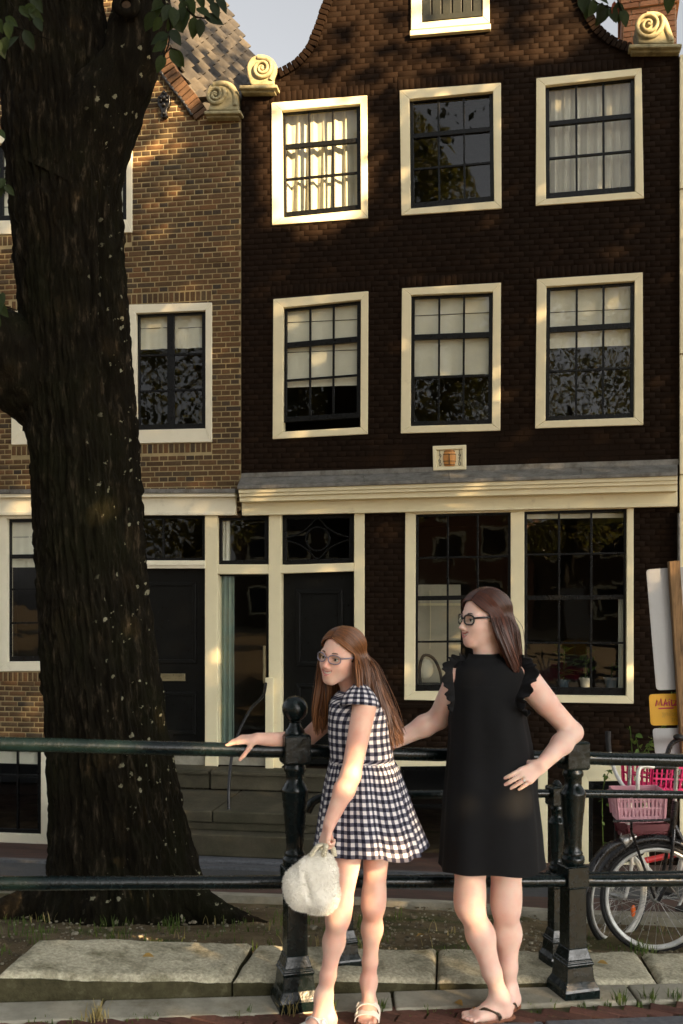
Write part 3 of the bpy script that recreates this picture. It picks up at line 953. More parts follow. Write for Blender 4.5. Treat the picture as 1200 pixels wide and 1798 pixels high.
# cornice: zinc flashing, mouldings, fascia
def band(mb, H, xa, xb, ya0, ya1, yb0, yb1, w0, w1):
    mb.prism(H.q([(xa, ya0), (xb, yb0), (xb, yb1), (xa, ya1)], w0), w0, w1)
xa, xb = 417, 1190
mb = MB()
t0 = H1.q([(xa + 6, 839), (xb, 815)], 0.004); t1 = H1.q([(xa, 853), (xb, 829)], -0.27); t2 = H1.q([(xa, 859), (xb, 835)], -0.27)
mb.add([(t0[0][0], 0.004, t0[0][1]), (t0[1][0], 0.004, t0[1][1]), (t1[1][0], -0.27, t1[1][1]), (t1[0][0], -0.27, t1[0][1]), (t2[0][0], -0.27, t2[0][1]), (t2[1][0], -0.27, t2[1][1]), (t0[0][0], 0.004, t2[0][1]), (t0[1][0], 0.004, t2[1][1])],
       [(0, 1, 2, 3), (3, 2, 5, 4), (4, 5, 7, 6), (0, 3, 4, 6), (1, 7, 5, 2)])
corn = MB()
band(corn, H1, xa + 2, xb, 859.5, 866, 835.5, 843, -0.245, 0.0)
band(corn, H1, xa + 3, xb, 866.5, 872, 843.5, 850, -0.225, 0.0)
band(corn, H1, xa + 4, xb, 872.5, 881, 850.5, 862, -0.19, 0.0)
band(corn, H1, xa + 8, xb, 881.5, 904, 862.5, 888, -0.07, 0.0)
band(corn, H1, xa + 8, xb, 899, 905, 883, 889, -0.085, 0.0)
co = corn.build('cornice', M['cream'], H1.root, bevel=0.004)
mb.build('zinc_flashing', M['zinc'], co, bevel=0.004)
for xx in (640, 790, 1022):
    f = (xx - xa) / (xb - xa); yy = lerp(853, 829, f)
    s0 = fl(xx, lerp(840, 816, f) , 0.0, H1.uc); s1 = fl(xx, yy, -0.275, H1.uc)
    MB().tube([(s0[0], 0.0, s0[1] + 0.004), (s1[0], -0.272, s1[1] + 0.004)], 0.008, 6).build('zinc_seam', M['zinc'], co)
band_z = MB(); band(band_z, H1, 424, 1192, 831, 839, 806, 815.5, -0.012, 0.02); band_z.build('lead_strip', M['zinc'], co)

# gable coping bricks
def coping(H, pts, n, wdt, proud, inw, matkey, w0=-0.035, w1=0.28, out=1):
    q = [Vector(fl(x, y, -0.03, H.uc)) for x, y in pts]
    seg = [0.0]
    for a, b in zip(q[:-1], q[1:]): seg.append(seg[-1] + (b - a).length)
    for k in range(n):
        d0 = seg[-1] * (k + 0.06) / n; d1 = seg[-1] * (k + 0.94) / n
        def at_(d):
            for i in range(len(seg) - 1):
                if d <= seg[i + 1] + 1e-9: return q[i].lerp(q[i + 1], (d - seg[i]) / (seg[i + 1] - seg[i]))
            return q[-1]
        a, b = at_(d0), at_(d1); t = (b - a).normalized(); nn = Vector((-t.y, t.x)) * out
        j = random.uniform(-0.006, 0.006)
        poly = [a - nn * inw, b - nn * inw, b + nn * (proud + j), a + nn * (proud + j)]
        MB().prism([(p.x, p.y) for p in poly], w0 + random.uniform(-0.004, 0.004), w1).build('coping_brick', M[matkey], H.wall, bevel=0.008)
H1.wall = wall1
coping(H1, GL, 34, 0.06, 0.05, 0.055, 'darkbrick', out=1)
coping(H1, GRt, 34, 0.06, 0.05, 0.055, 'darkbrick', out=-1)
for sx_, pts in ((0, GL), ): pass

# interior boxes: dim rooms behind the windows
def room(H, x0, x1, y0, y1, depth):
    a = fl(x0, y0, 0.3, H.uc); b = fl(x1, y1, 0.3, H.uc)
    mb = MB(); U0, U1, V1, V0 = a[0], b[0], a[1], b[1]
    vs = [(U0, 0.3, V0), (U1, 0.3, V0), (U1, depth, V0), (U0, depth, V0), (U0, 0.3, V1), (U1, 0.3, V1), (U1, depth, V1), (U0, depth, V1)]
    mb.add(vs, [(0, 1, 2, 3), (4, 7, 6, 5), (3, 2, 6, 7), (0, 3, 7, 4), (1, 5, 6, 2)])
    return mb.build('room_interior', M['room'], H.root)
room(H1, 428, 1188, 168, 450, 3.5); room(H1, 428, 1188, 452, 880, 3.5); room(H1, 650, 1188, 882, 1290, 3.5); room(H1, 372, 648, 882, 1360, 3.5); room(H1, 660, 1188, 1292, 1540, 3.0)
# roof and body behind the gable
mb = MB(); a = fl(575, 160, 0.4, H1.uc); b = fl(1030, 95, 0.4, H1.uc); rv_ = fl(800, -150, 0.4, H1.uc)
mb.add([(a[0], 0.32, a[1] - 0.35), (b[0], 0.32, a[1] - 0.35), ((a[0] + b[0]) / 2, 0.32, rv_[1] - 0.6), (a[0], 6, a[1] - 0.35), (b[0], 6, a[1] - 0.35), ((a[0] + b[0]) / 2, 6, rv_[1] - 0.6)], [(0, 1, 2), (3, 5, 4), (0, 2, 5, 3), (1, 4, 5, 2), (0, 3, 4, 1)])
mb.build('roof', M['roofdark'], H1.root)

# basement joinery
def basement(H, outer, inner, fm, cols, rows):
    o = H.q(outer, -0.02); i = H.q(inner, -0.02)
    mb = MB(); frame_members(mb, o, i, -0.02, 0.12)
    p = mb.build('basement_window', M[fm], H.root, bevel=0.006)
    glaze(H, p, H.q(inner, 0.04), cols, rows, w=0.04)
basement(H1, BAS, [(702, 1346), (945, 1344), (945, 1519), (702, 1520)], 'cream', 3, [(0.4, 0.03)])
basement(H1, BAS2, [(1034, 1372), (1128, 1371), (1128, 1515), (1034, 1516)], 'cream', 2, [])

# ------------------------------------------------------------------ brick house on the other side
W2 = {
 'a': ([(-75, 240), (76, 236), (76, 410), (-75, 412)], [(-62, 254), (62, 250), (62, 386), (-62, 388)], 2, [(0.3, 0.022), (0.62, 0.022)]),
 'b': ([(85, 212), (232, 208), (232, 408), (85, 410)], [(100, 226), (222, 223), (222, 385), (100, 388)], 2, [(0.05, 0.022), (0.62, 0.022)]),
 'c': ([(20, 546), (165, 542), (165, 779), (20, 781)], [(36, 560), (152, 556), (152, 754), (36, 757)], 2, [(0.35, 0.022), (0.68, 0.022)]),
 'd': ([(222, 535), (372, 531), (372, 776), (222, 779)], [(239, 550), (361, 545), (361, 752), (240, 755)], 2, [(0.36, 0.022), (0.69, 0.022)]),
 'e': ([(-3, 903), (190, 901), (190, 1177), (-3, 1179)], [(13, 911), (176, 909), (176, 1160), (13, 1162)], 3, [(0.255, 0.05), (0.5, 0.022), (0.75, 0.022)]),
}
ENT2 = [(196, 900), (362, 900), (362, 1350), (196, 1350)]
BAS3 = [(-60, 1296), (88, 1300), (88, 1488), (-60, 1480)]
holes2 = [hole(H2, W2[k][0]) for k in W2] + [hole(H2, ENT2, 0.0), hole(H2, BAS3)]
sold2 = sum([soldier(H2, W2[k][0], True, 0.0) for k in 'abcd'], []) + soldier(H2, W2['e'][0], True, 0.0)[1:]
G2 = [(362, 197), (352, 182), (342, 168), (328, 151), (315, 134), (304, 116), (294, 95), (286, 74), (279, 50), (273, 20), (266, -20), (256, -70)]
l2 = vu(H2, [(-190, 1545), (-190, 230), (-130, 200), (-60, 60), (-30, -70)])
r2 = vu(H2, [(366, 1545), (366, 906), (424, 905), (424, 201)] + G2)
v2 = fl(424, 201, 0, H2.uc)[1]
wm = MB()
ur = fl(424, 500, 0, H2.uc)[0] - 0.004; u0 = fl(-190, 500, 0, H2.uc)[0]
vc2 = fl(300, 898, 0, H2.uc)[1]
wall_cells(wm, u0, ur, vc2, v2, holes2, 0.0045, 0.30)
wall_cells(wm, u0, fl(362, 1200, 0, H2.uc)[0], -0.3, vc2, holes2, 0.0048, 0.30)
tp = [(u, v) for v, u in r2 if v > v2 + 0.001]; tl = [(u, v) for v, u in l2 if v > v2 - 0.05]
wm.prism([(u0 + 0.3, v2)] + [(fl(364, 201, 0, H2.uc)[0], v2)] + tp + tl[::-1], 0.0046, 0.30)
wall2 = wm.build('wall', M['mortar'], H2.root); H2.wall = wall2
lay(H2, wall2, 'brick', l2, [(v, u - 0.004) for v, u in r2], holes2, sold2, -0.1, fl(200, -70, 0, H2.uc)[1], lambda x, y: 235 < x < 424 and 140 < y < 862)
for k in W2:
    o, i, c_, rw = W2[k]
    window(H2, o, i, c_, rw, 'white', centre=0.085 if k in 'acd' else None)
coping(H2, G2, 30, 0.06, 0.02, 0.15, 'copingbrick', w0=-0.04, out=-1)
# rope-like moulding under the coping, wall anchor
mb = MB()
q = [Vector(fl(x - 24, y + 6, -0.03, H2.uc)) for x, y in G2]
cp = catmull([(p.x, -0.03, p.y) for p in q], 6)
mb.tube(cp, [0.02 + 0.007 * math.sin(i * 2.1) for i in range(len(cp))], 8)
mb.build('rope_moulding', M['blackiron'], H2.root, smooth=60)
ac = fl(288, 182, -0.04, H2.uc)
mb = MB()
out = [(0, 0.16), (0.03, 0.13), (0.045, 0.10), (0.075, 0.09), (0.07, 0.05), (0.078, 0.01), (0.055, -0.04), (0.035, -0.07), (0.03, -0.11), (0.045, -0.14), (0.02, -0.165), (0, -0.15)]
poly = out + [(-x, z) for x, z in out[-2:0:-1]]
mb.prism([(ac[0] + x, ac[1] + z) for x, z in poly], -0.045, 0.02)
for x, z, r_ in ((0, 0.06, 0.035), (-0.035, 0.03, 0.022), (0.035, 0.03, 0.022), (0, -0.02, 0.028), (0, -0.12, 0.022), (-0.04, 0.075, 0.018), (0.04, 0.075, 0.018), (0, 0.12, 0.02)):
    mb.sphere((ac[0] + x, -0.05, ac[1] + z), r_, 10, 6)
mb.build('wall_anchor', M['blackiron'], H2.root, bevel=0.006, smooth=50)

# cornice of the brick house
co2 = MB(); band(co2, H2, -190, 414, 874, 904, 872, 904, -0.06, 0.0); band(co2, H2, -190, 413, 868, 874, 866, 872, -0.12, 0.0); band(co2, H2, -190, 414, 898.5, 904.5, 899, 904.5, -0.075, 0.0)
c2 = co2.build('cornice', M['white'], H2.root, bevel=0.004)
zb = MB(); band(zb, H2, -190, 413, 860, 867.5, 858, 865.5, -0.14, 0.01); zb.build('zinc_flashing', M['zinc'], c2, bevel=0.004)
# door of the brick house
mb = MB(); pbox(mb, H2, 196, 900, 214, 1348, -0.03, 0.16); pbox(mb, H2, 214, 984, 360, 998, -0.05, 0.14); pbox(mb, H2, 214, 988, 360, 993, -0.065, 0.0)
e2 = mb.build('door_frame', M['white'], H2.root, bevel=0.005)
glaze(H2, e2, H2.q([(214, 906), (360, 906), (360, 984), (214, 984)], 0.04), 2, [], border=0.03, bottom=0.03, w=0.04)
mb = MB(); pbox(mb, H2, 214, 998, 360, 1316, 0.08, 0.13); dd = mb.build('door', M['door'], e2)
for x0, y0, x1, y1 in ((228, 1022, 345, 1165), (228, 1215, 345, 1290)):
    mb = MB(); frame_members(mb, H2.rect(x0, y0, x1, y1, 0.07), H2.rect(x0 + 7, y0 + 7, x1 - 7, y1 - 7, 0.07), 0.065, 0.1); mb.build('door_panel', M['door'], dd, bevel=0.006)
mb = MB(); frame_members(mb, H2.rect(280, 1183, 325, 1196, 0.05), H2.rect(284, 1186, 321, 1193, 0.05), 0.055, 0.09); pbox(mb, H2, 284, 1186, 321, 1193, 0.066, 0.09); mb.build('letter_slot', M['brass'], dd, bevel=0.003)
mb = MB(); pbox(mb, H2, 214, 1316, 360, 1345, 0.02, 0.2); mb.build('door_sill', M['kerb'], e2, bevel=0.008)
basement(H2, BAS3, [(-46, 1310), (72, 1312), (72, 1466), (-46, 1462)], 'white', 3, [(0.32, 0.022)])
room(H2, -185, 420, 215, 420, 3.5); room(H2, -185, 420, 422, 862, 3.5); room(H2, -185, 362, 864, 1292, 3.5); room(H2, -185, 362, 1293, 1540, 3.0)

# pantile roof of the brick house, tile by tile
yf = facade_y(-1.6)
R00 = P(384, 212, yf + 0.55); R10 = P(292, 30, yf + 0.9); R01 = P(452, 138, yf + 2.0)
eu = R10 - R00; ev = R01 - R00
bd = MB(); nrm_ = eu.cross(ev).normalized()
if nrm_.y > 0: nrm_ = -nrm_
o0 = R00 - eu * 0.15 - nrm_ * 0.06; bd.add([o0 - ev * 0.25, o0 - ev * 0.25 + eu * 1.7, o0 + eu * 1.7 + ev * 1.12, o0 + ev * 1.12], [(0, 1, 2, 3)])
rf = bd.build('roof', M['roofdark'], H2.root, space='world')
ncol, nrow = 9, 12
cw = ev / ncol; rl = eu / 9.0
tm = MB()
for j in (0, 1):
    for i in range(9):
        s = i / 8
        prof_ = 0.036 * math.cos(2 * math.pi * s)
        tm.v.append((s * 1.08 - 0.04, j * 1.18 - 0.09, prof_ + (0.0 if j else 0.030)))
for i in range(8): tm.f.append((i, i + 1, i + 10, i + 9))
n0 = len(tm.v)
for i in range(9):
    x_, y_, z_ = tm.v[i]; tm.v.append((x_, y_, z_ - 0.022))
for i in range(8): tm.f.append((i + 1, i, n0 + i, n0 + i + 1))
Mi = WM[H2.root.name].inverted()
tme = bpy.data.meshes.new('roof_tile'); tme.from_pydata(tm.v, [], tm.f); tme.materials.append(M['tile'])
tme.polygons.foreach_set('use_smooth', [True] * len(tme.polygons)); tme.set_sharp_from_angle(angle=R(60))
rot_l = Matrix((cw, rl, nrm_)).transposed().to_4x4()
for cc in range(-2, ncol):
    for rr in range(-1, nrow):
        o = bpy.data.objects.new('roof_tile', tme); COL.objects.link(o); o.parent = rf
        p = R00 + cw * cc + rl * rr + nrm_ * random.uniform(0, 0.006)
        o.matrix_local = Mi @ Matrix.Translation(p) @ rot_l @ Matrix.Rotation(random.uniform(-.02, .02), 4, 'Z')

# carved scrolls and their ledges
def scroll(H, outline, centre, rad, ledge, turns, flip, name_extra=None):
    x0, x1, y0, y1 = ledge
    mb = MB()
    for (dx, ya, yb, w0) in ((0, y0, lerp(y0, y1, 0.45), -0.13), (4, lerp(y0, y1, 0.45) + 0.3, y1, -0.085)):
        mb.prism(H.q([(x0 + dx, ya), (x1 - dx, ya - 1), (x1 - dx, yb - 1), (x0 + dx, yb)], w0), w0, 0.30)
    led = mb.build('stone_ledge', M['stone'], H.root, bevel=0.012)
    q = [Vector(fl(x, y, -0.06, H.uc)) for x, y in outline]
    sm = catmull([(p.x, 0, p.y) for p in q], 4)
    mb = MB(); mb.prism([(p.x, p.z) for p in sm], -0.06, 0.20)
    sc = mb.build('carved_scroll', M['stone'], H.root, bevel=0.03)
    c = fl(centre[0], centre[1], -0.06, H.uc); rr = rad * 0.0066
    pts = []; radii = []
    n = 60
    for i in range(n + 1):
        t = i / n; a = flip * (t * turns * 2 * math.pi) + 0.6; rr_ = rr * (1 - t) ** 0.85 + 0.012
        pts.append((c[0] + rr_ * math.cos(a), -0.066 - 0.014 * t, c[1] + rr_ * math.sin(a))); radii.append(0.026 * (1 - 0.45 * t))
    mb = MB(); mb.tube(pts, radii, 8); mb.sphere((c[0], -0.07, c[1]), 0.024, 10, 8)
    mb.build('volute', M['stone'], sc, smooth=60)
    # rolled shoulder beside the volute
    qq = [q[len(q) * 4 // 10 + k] for k in range(0, len(q) - len(q) * 4 // 10 - 1)]
    mb = MB(); mb.tube(catmull([(p.x - 0.03, -0.045, p.y - 0.03) for p in qq], 5), 0.035, 8); mb.build('roll', M['stone'], sc, smooth=60)
    return sc
scroll(H2, [(365, 193), (369, 180), (364, 168), (367, 152), (379, 143), (395, 141), (409, 147), (417, 160), (418, 180), (418, 193)], (379, 167), 15, (358, 423, 194, 207), 2.0, -1)
scroll(H1, [(441, 149), (436, 134), (434, 116), (442, 101), (457, 95), (472, 98), (483, 108), (486, 120), (480, 135), (482, 149)], (461, 121), 15, (420, 487, 149, 163), 2.0, -1)
scroll(H1, [(1122, 76), (1120, 62), (1117, 46), (1124, 29), (1141, 20), (1159, 21), (1171, 32), (1178, 50), (1184, 66), (1184, 76)], (1139, 44), 21, (1105, 1198, 77, 92), 2.2, -1)

# neighbour at the right edge and the chimney behind
H3 = House(1260, 'cream_house', 'narrow strip of cream plastered house next to the dark house')
mb = MB(); pbox(mb, H3, 1194.5, 96, 1500, 1545, -0.04, 3.0)
h3 = mb.build('wall', M['cream'], H3.root)
for yy in (330, 620, 832): 
    mb = MB(); pbox(mb, H3, 1194.5, yy, 1500, yy + 2.5, -0.047, 0.0); mb.build('plaster_joint', M['mortar'], H3.root)
mb = MB(); pbox(mb, H3, 1191, 900, 1195.3, 1400, -0.10, -0.03); mb.build('drain_pipe', M['zinc'], H3.root, bevel=0.01)
yc = facade_y(3.7) + 1.6
ch = empty('chimney', P(1140, 140, yc), -R(14), 'sunlit orange brick chimney behind the dark house gable', 'chimney')
c0 = Vector((0, 0, 0)); ww = 0.31; dp = 0.5; htop = 1.75
MB().box(-ww, ww, 0.0, 2 * ww, -0.5, htop).build('core', M['chimneyjoint'], ch)
cb = MB().obox((0, 0, 0), (0.5, 0, 0), (0, 0.5, 0), (0, 0, 0.5)).build('brick', M['chimney'], ch, bevel=0.02); cbm = cb.data; bpy.data.objects.remove(cb)
k = 0; z = -0.3
while z < htop - 0.05:
    wide = 0.03 if z > 0.92 else 0.0
    w_ = ww + wide
    n = 3
    Lb = (2 * w_) / n; off = 0.5 if k % 2 else 0.0
    for side in (0, 1, 2):
        for i in range(n + (1 if off else 0)):
            a = max(-w_, -w_ + (i - off) * Lb); b = min(w_, -w_ + (i + 1 - off) * Lb)
            if b - a < 0.03: continue
            m_ = (a + b) / 2; L = b - a - 0.012
            if side == 0: inst('brick', cbm, ch, (m_, -wide, z), (0, 0, 0), (L, 0.03, 0.056))
            elif side == 1: inst('brick', cbm, ch, (w_, ww + m_, z), (0, 0, 0), (0.03, L, 0.056))
            else: inst('brick', cbm, ch, (-w_, ww + m_, z), (0, 0, 0), (0.03, L, 0.056))
    k += 1; z += 0.068

# ------------------------------------------------------------------ stoop with iron handrail
st = empty('stone_stoop', FO + FU * fl(440, 1500)[0] + Vector((0, 0, -0.98)) - FI * 0.8, -FA, 'worn dark stone stoop with steps before the two doors', 'stoop')
def sbox(name, x0, x1, w0, w1, ztop, zbot, mat='bluestone', bevel=0.015):
    ua = fl(x0, 1400, w0)[0]; ub = fl(x1, 1400, w0)[0]
    mb = MB(); vs = []
    pts = []
    for z in (zbot, ztop):
        for (u, w) in ((ua, w0), (ub, w0), (ub, w1), (ua, w1)):
            p = FO + FU * u + FI * w; pts.append((p.x, p.y, z))
    mb.hexa(pts)
    return mb.build(name, M[mat], st, space='world', bevel=bevel)
sbox('upper_step', 190, 368, -0.36, 0.04, -0.27, -0.47); sbox('upper_step', 369.5, 660, -0.38, 0.04, -0.272, -0.47)
sbox('step_nosing', 196, 366, -0.40, -0.33, -0.262, -0.305, bevel=0.01); sbox('step_nosing', 370, 664, -0.42, -0.33, -0.263, -0.305, bevel=0.01)
sbox('landing_slab', 150, 372, -1.45, -0.30, -0.485, -0.60); sbox('landing_slab', 373.5, 585, -1.45, -0.30, -0.483, -0.60)
sbox('step', 150, 590, -1.42, -0.5, -0.602, -0.68, bevel=0.01)
sbox('step', 145, 596, -1.60, -0.5, -0.682, -0.90)
sbox('plinth', 140, 600, -1.72, -0.5, -0.902, -1.10, 'granite')
pth = [P(467, 1200, 11.15), P(462, 1222, 11.0), P(440, 1246, 10.75), P(418, 1290, 10.5), P(407, 1330, 10.3), P(402, 1385, 10.15), P(402, 1428, 10.1)]
MB().tube(catmull(pth, 6), 0.017, 8).build('handrail', M['blackiron'], st, space='world', smooth=60)
MB().lathe([(0.03, 0), (0.03, 0.05), (0.018, 0.08)], 12, P(402, 1432, 10.1)).build('rail_foot', M['blackiron'], st, space='world', smooth=40)

# ------------------------------------------------------------------ cloth and things inside the windows
sheet(H1, 492, 190, 640, 385, 0.14, M['curtain'], 7, 0.03, 'curtain', 'sunlit cream curtains in the top window next to the brick house', 'curtain')
sheet(H1, 955, 140, 1122, 352, 0.14, M['curtain'], 9, 0.03, 'curtain', 'cream gathered curtains in the top window below the stone scroll and chimney', 'curtain')
sheet(H1, 494, 535, 640, 676, 0.10, M['blind'], 1, 0.004, 'roller_blind', 'half lowered white blind in the middle floor window with raised sash', 'blind', seams=(0.42, 0.78))
sheet(H1, 718, 514, 872, 656, 0.10, M['blind'], 1, 0.004, 'roller_blind', 'half lowered white blind in the middle floor window above the barrel plaque', 'blind', seams=(0.72,))
sheet(H1, 956, 498, 1120, 606, 0.10, M['blind'], 1, 0.004, 'roller_blind', 'short white blind in the middle floor window beside the cream neighbour', 'blind', seams=(0.55,))
sheet(H2, 235, 548, 300, 612, 0.13, M['blind'], 2, 0.010, 'roller_blind', 'crumpled off-white blind in the brick house casement next to the trunk', 'blind', seams=(0.55,))
sheet(H2, 302, 548, 364, 610, 0.13, M['blind'], 2, 0.010, 'roller_blind', 'crumpled off-white blind in the brick house casement nearer the dark house', 'blind', seams=(0.55,))
sheet(H2, 100, 232, 226, 388, 0.10, M['blind'], 1, 0.006, 'roller_blind', 'full length pale blind in the upper brick house window next to the wall anchor', 'blind', seams=(0.33, 0.66, 0.9))
sheet(H2, -60, 252, 64, 390, 0.10, M['blind'], 1, 0.006, 'roller_blind', 'full length pale blind in the upper brick house window farther from the wall anchor', 'blind', seams=(0.2, 0.4, 0.6, 0.8))
sheet(H2, 12, 908, 80, 996, 0.12, M['blind'], 2, 0.012, 'roller_blind', 'pale blind hanging in the ground floor window of the brick house', 'blind', seams=(0.6,))
sheet(H2, -44, 1312, 72, 1342, 0.12, M['blind'], 1, 0.003, 'roller_blind', 'short pale blind in the basement window of the brick house', 'blind')
sheet(H1, 384, 1012, 412, 1316, 0.14, M['tealcurtain'], 3, 0.02, 'curtain', 'teal curtain behind the glazed door beside the post', 'curtain')
sheet(H1, 388, 910, 405, 988, 0.14, M['blind'], 2, 0.012, 'curtain', 'narrow pale curtain behind the plain transom above the glazed door', 'curtain')
sheet(H1, 1086, 1045, 1094, 1210, 0.16, M['blind'], 2, 0.01, 'curtain', 'thin pale curtain edge inside the shop window with plants', 'curtain')
sheet(H1, 926, 903, 1098, 909, 0.13, M['blind'], 1, 0.002, 'roller_blind', 'rolled up cream blind at the top of the shop window with plants', 'blind')

def inside(x, y, w):
    u, v = fl(x, y, w); p = FO + FU * u + FI * w; return Vector((p.x, p.y, v + ZB))
M['paleboard'] = simple('pale_interior_board', (0.52, 0.48, 0.36), 0.7, 0.08, 3)
bd = empty('display_board', inside(770, 1212, 0.9), -FA, 'pale standing board inside the shop window behind the woman', 'board')
a = inside(728, 1026, 0.9); b = inside(806, 1212, 0.9)
wdt = (b - a).dot(FU)
MB().box(-wdt / 2, wdt / 2, 0, 0.03, 0, a.z - b.z).build('panel', M['paleboard'], bd, bevel=0.004)
MB().box(-wdt / 2, wdt / 2, -0.012, 0.0, (a.z - b.z) * 0.80, (a.z - b.z) * 0.80 + 0.03).build('rail', M['cream'], bd)
MB().tube([(-0.1, -0.02, 0.5), (-0.09, -0.03, 0.9), (-0.1, -0.02, 1.2)], 0.004, 6).build('cord', M['cream'], bd)
chp = inside(752, 1205, 0.55)
cr = empty('chair', chp, -FA + 0.3, 'black framed chair with pale cushion inside the shop window', 'chair')
MB().tube(catmull([(-0.09, 0, 0), (-0.1, 0, 0.22), (-0.05, 0, 0.36), (0.06, 0, 0.33), (0.14, 0, 0.18), (0.17, 0, 0)], 6), 0.018, 8).build('backrest_frame', M['black'], cr, smooth=60)
MB().sphere((-0.02, 0.05, 0.2), 0.1, 12, 8, (1, 0.35, 1.2)).build('cushion', M['curtain'], cr, smooth=180)
MB().box(-0.14, 0.2, -0.02, 0.3, -0.1, 0.02).build('seat', M['black'], cr, bevel=0.01)

M['leaf'] = None
def leaf_mat(name, c1, c2, trans=0.35):
    m, nt, b = new_mat(name)
    r = rand_piece(nt)
    c = ramp(nt, r, [(0.0, c1), (1.0, c2)])
    n = noise(nt, coords(nt), 40, 3)
    c = mixc(nt, 1.0, c, ramp(nt, n, [(0.3, 0.75), (0.7, 1.2)]), 'MULTIPLY')
    nt.links.new(c, b.inputs['Base Color'])
    b.inputs['Roughness'].default_value = 0.55; b.inputs['Specular IOR Level'].default_value = 0.25
    t = nt.nodes.new('ShaderNodeBsdfTranslucent'); nt.links.new(c, t.inputs[0])
    mx = nt.nodes.new('ShaderNodeMixShader'); mx.inputs[0].default_value = trans
    nt.links.new(b.outputs[0], mx.inputs[1]); nt.links.new(t.outputs[0], mx.inputs[2])
    nt.links.new(mx.outputs[0], nt.nodes['Material Output'].inputs[0])
    return m
M['leaf'] = leaf_mat('elm_leaf', (0.013, 0.024, 0.007), (0.034, 0.056, 0.013))
M['canalleaf'] = leaf_mat('canal_tree_leaf', (0.085, 0.10, 0.02), (0.14, 0.13, 0.03), 0.6)
M['leafred'] = leaf_mat('reddish_leaf', (0.20, 0.05, 0.03), (0.28, 0.08, 0.04))
M['vine'] = leaf_mat('vine_leaf', (0.06, 0.12, 0.02), (0.14, 0.19, 0.04))
M['houseplant'] = leaf_mat('houseplant_leaf', (0.03, 0.07, 0.015), (0.09, 0.15, 0.03))
M['whitepot'] = simple('white_pot_glaze', (0.6, 0.56, 0.45), 0.4, 0.2, 14)
M['bluepot'] = simple('blue_grey_pot_glaze', (0.10, 0.14, 0.17), 0.4, 0.15, 14)

def leaf_shape(L=0.09, W=0.05, fold=0.25, droop=0.15, n=5):
    V = []; Fc = []
    for i in range(n + 1):
        t = i / n
        w = W / 2 * math.sin(math.pi * (t ** 0.8)) ** 0.9 if 0 < t < 1 else 0.0
        z = -droop * L * t * t
        V += [(-w, t * L, z + fold * w), (0, t * L, z), (w, t * L, z + fold * w)]
    for i in range(n):
        a = i * 3
        Fc += [(a, a + 1, a + 4, a + 3), (a + 1, a + 2, a + 5, a + 4)]
    return V, Fc
def leaf_data(mat, **k):
    V, Fc = leaf_shape(**k)
    me = bpy.data.meshes.new('leaf'); me.from_pydata(V, [], Fc); me.materials.append(mat)
    me.polygons.foreach_set('use_smooth', [True] * len(me.polygons))
    return me
def plant_pot(px, py, w, r, h, mat, nl, label, ll=0.14):
    p = inside(px, py, w)
    rt = empty('potted_plant', p, 0, label, 'potted plant')
    MB().lathe([(r * 0.75, 0), (r * 0.95, h * 0.8), (r * 1.08, h * 0.82), (r * 1.08, h), (r * 0.9, h), (r * 0.88, h * 0.85)], 20).build('pot', mat, rt, smooth=40)
    if nl:
        me = leaf_data(M['houseplant'], L=ll, W=ll * 0.55, n=5)
        for k in range(nl):
            a = random.uniform(0, 6.28); e = random.uniform(0.1, 1.2); hh = h + random.uniform(0.0, ll * 2.2)
            inst('leaf', me, rt, (0.05 * math.cos(a), 0.04 * math.sin(a), hh), (e * 0.6, 0, a), (1, 1, 1))
        MB().tube([(0, 0, h * 0.8), (0.01, 0, h + ll * 2.3)], 0.006, 6).build('stem', M['houseplant'], rt)
    return rt
plant_pot(1028, 1206, 0.24, 0.065, 0.10, M['whitepot'], 14, 'leafy plant in a white pot on the shop window sill')
plant_pot(1074, 1207, 0.26, 0.08, 0.11, M['bluepot'], 4, 'small plant in a blue grey pot on the shop window sill', 0.07)
plant_pot(990, 1206, 0.4, 0.07, 0.08, M['bluepot'], 22, 'tall dark leafy plant standing inside the shop window', 0.16)

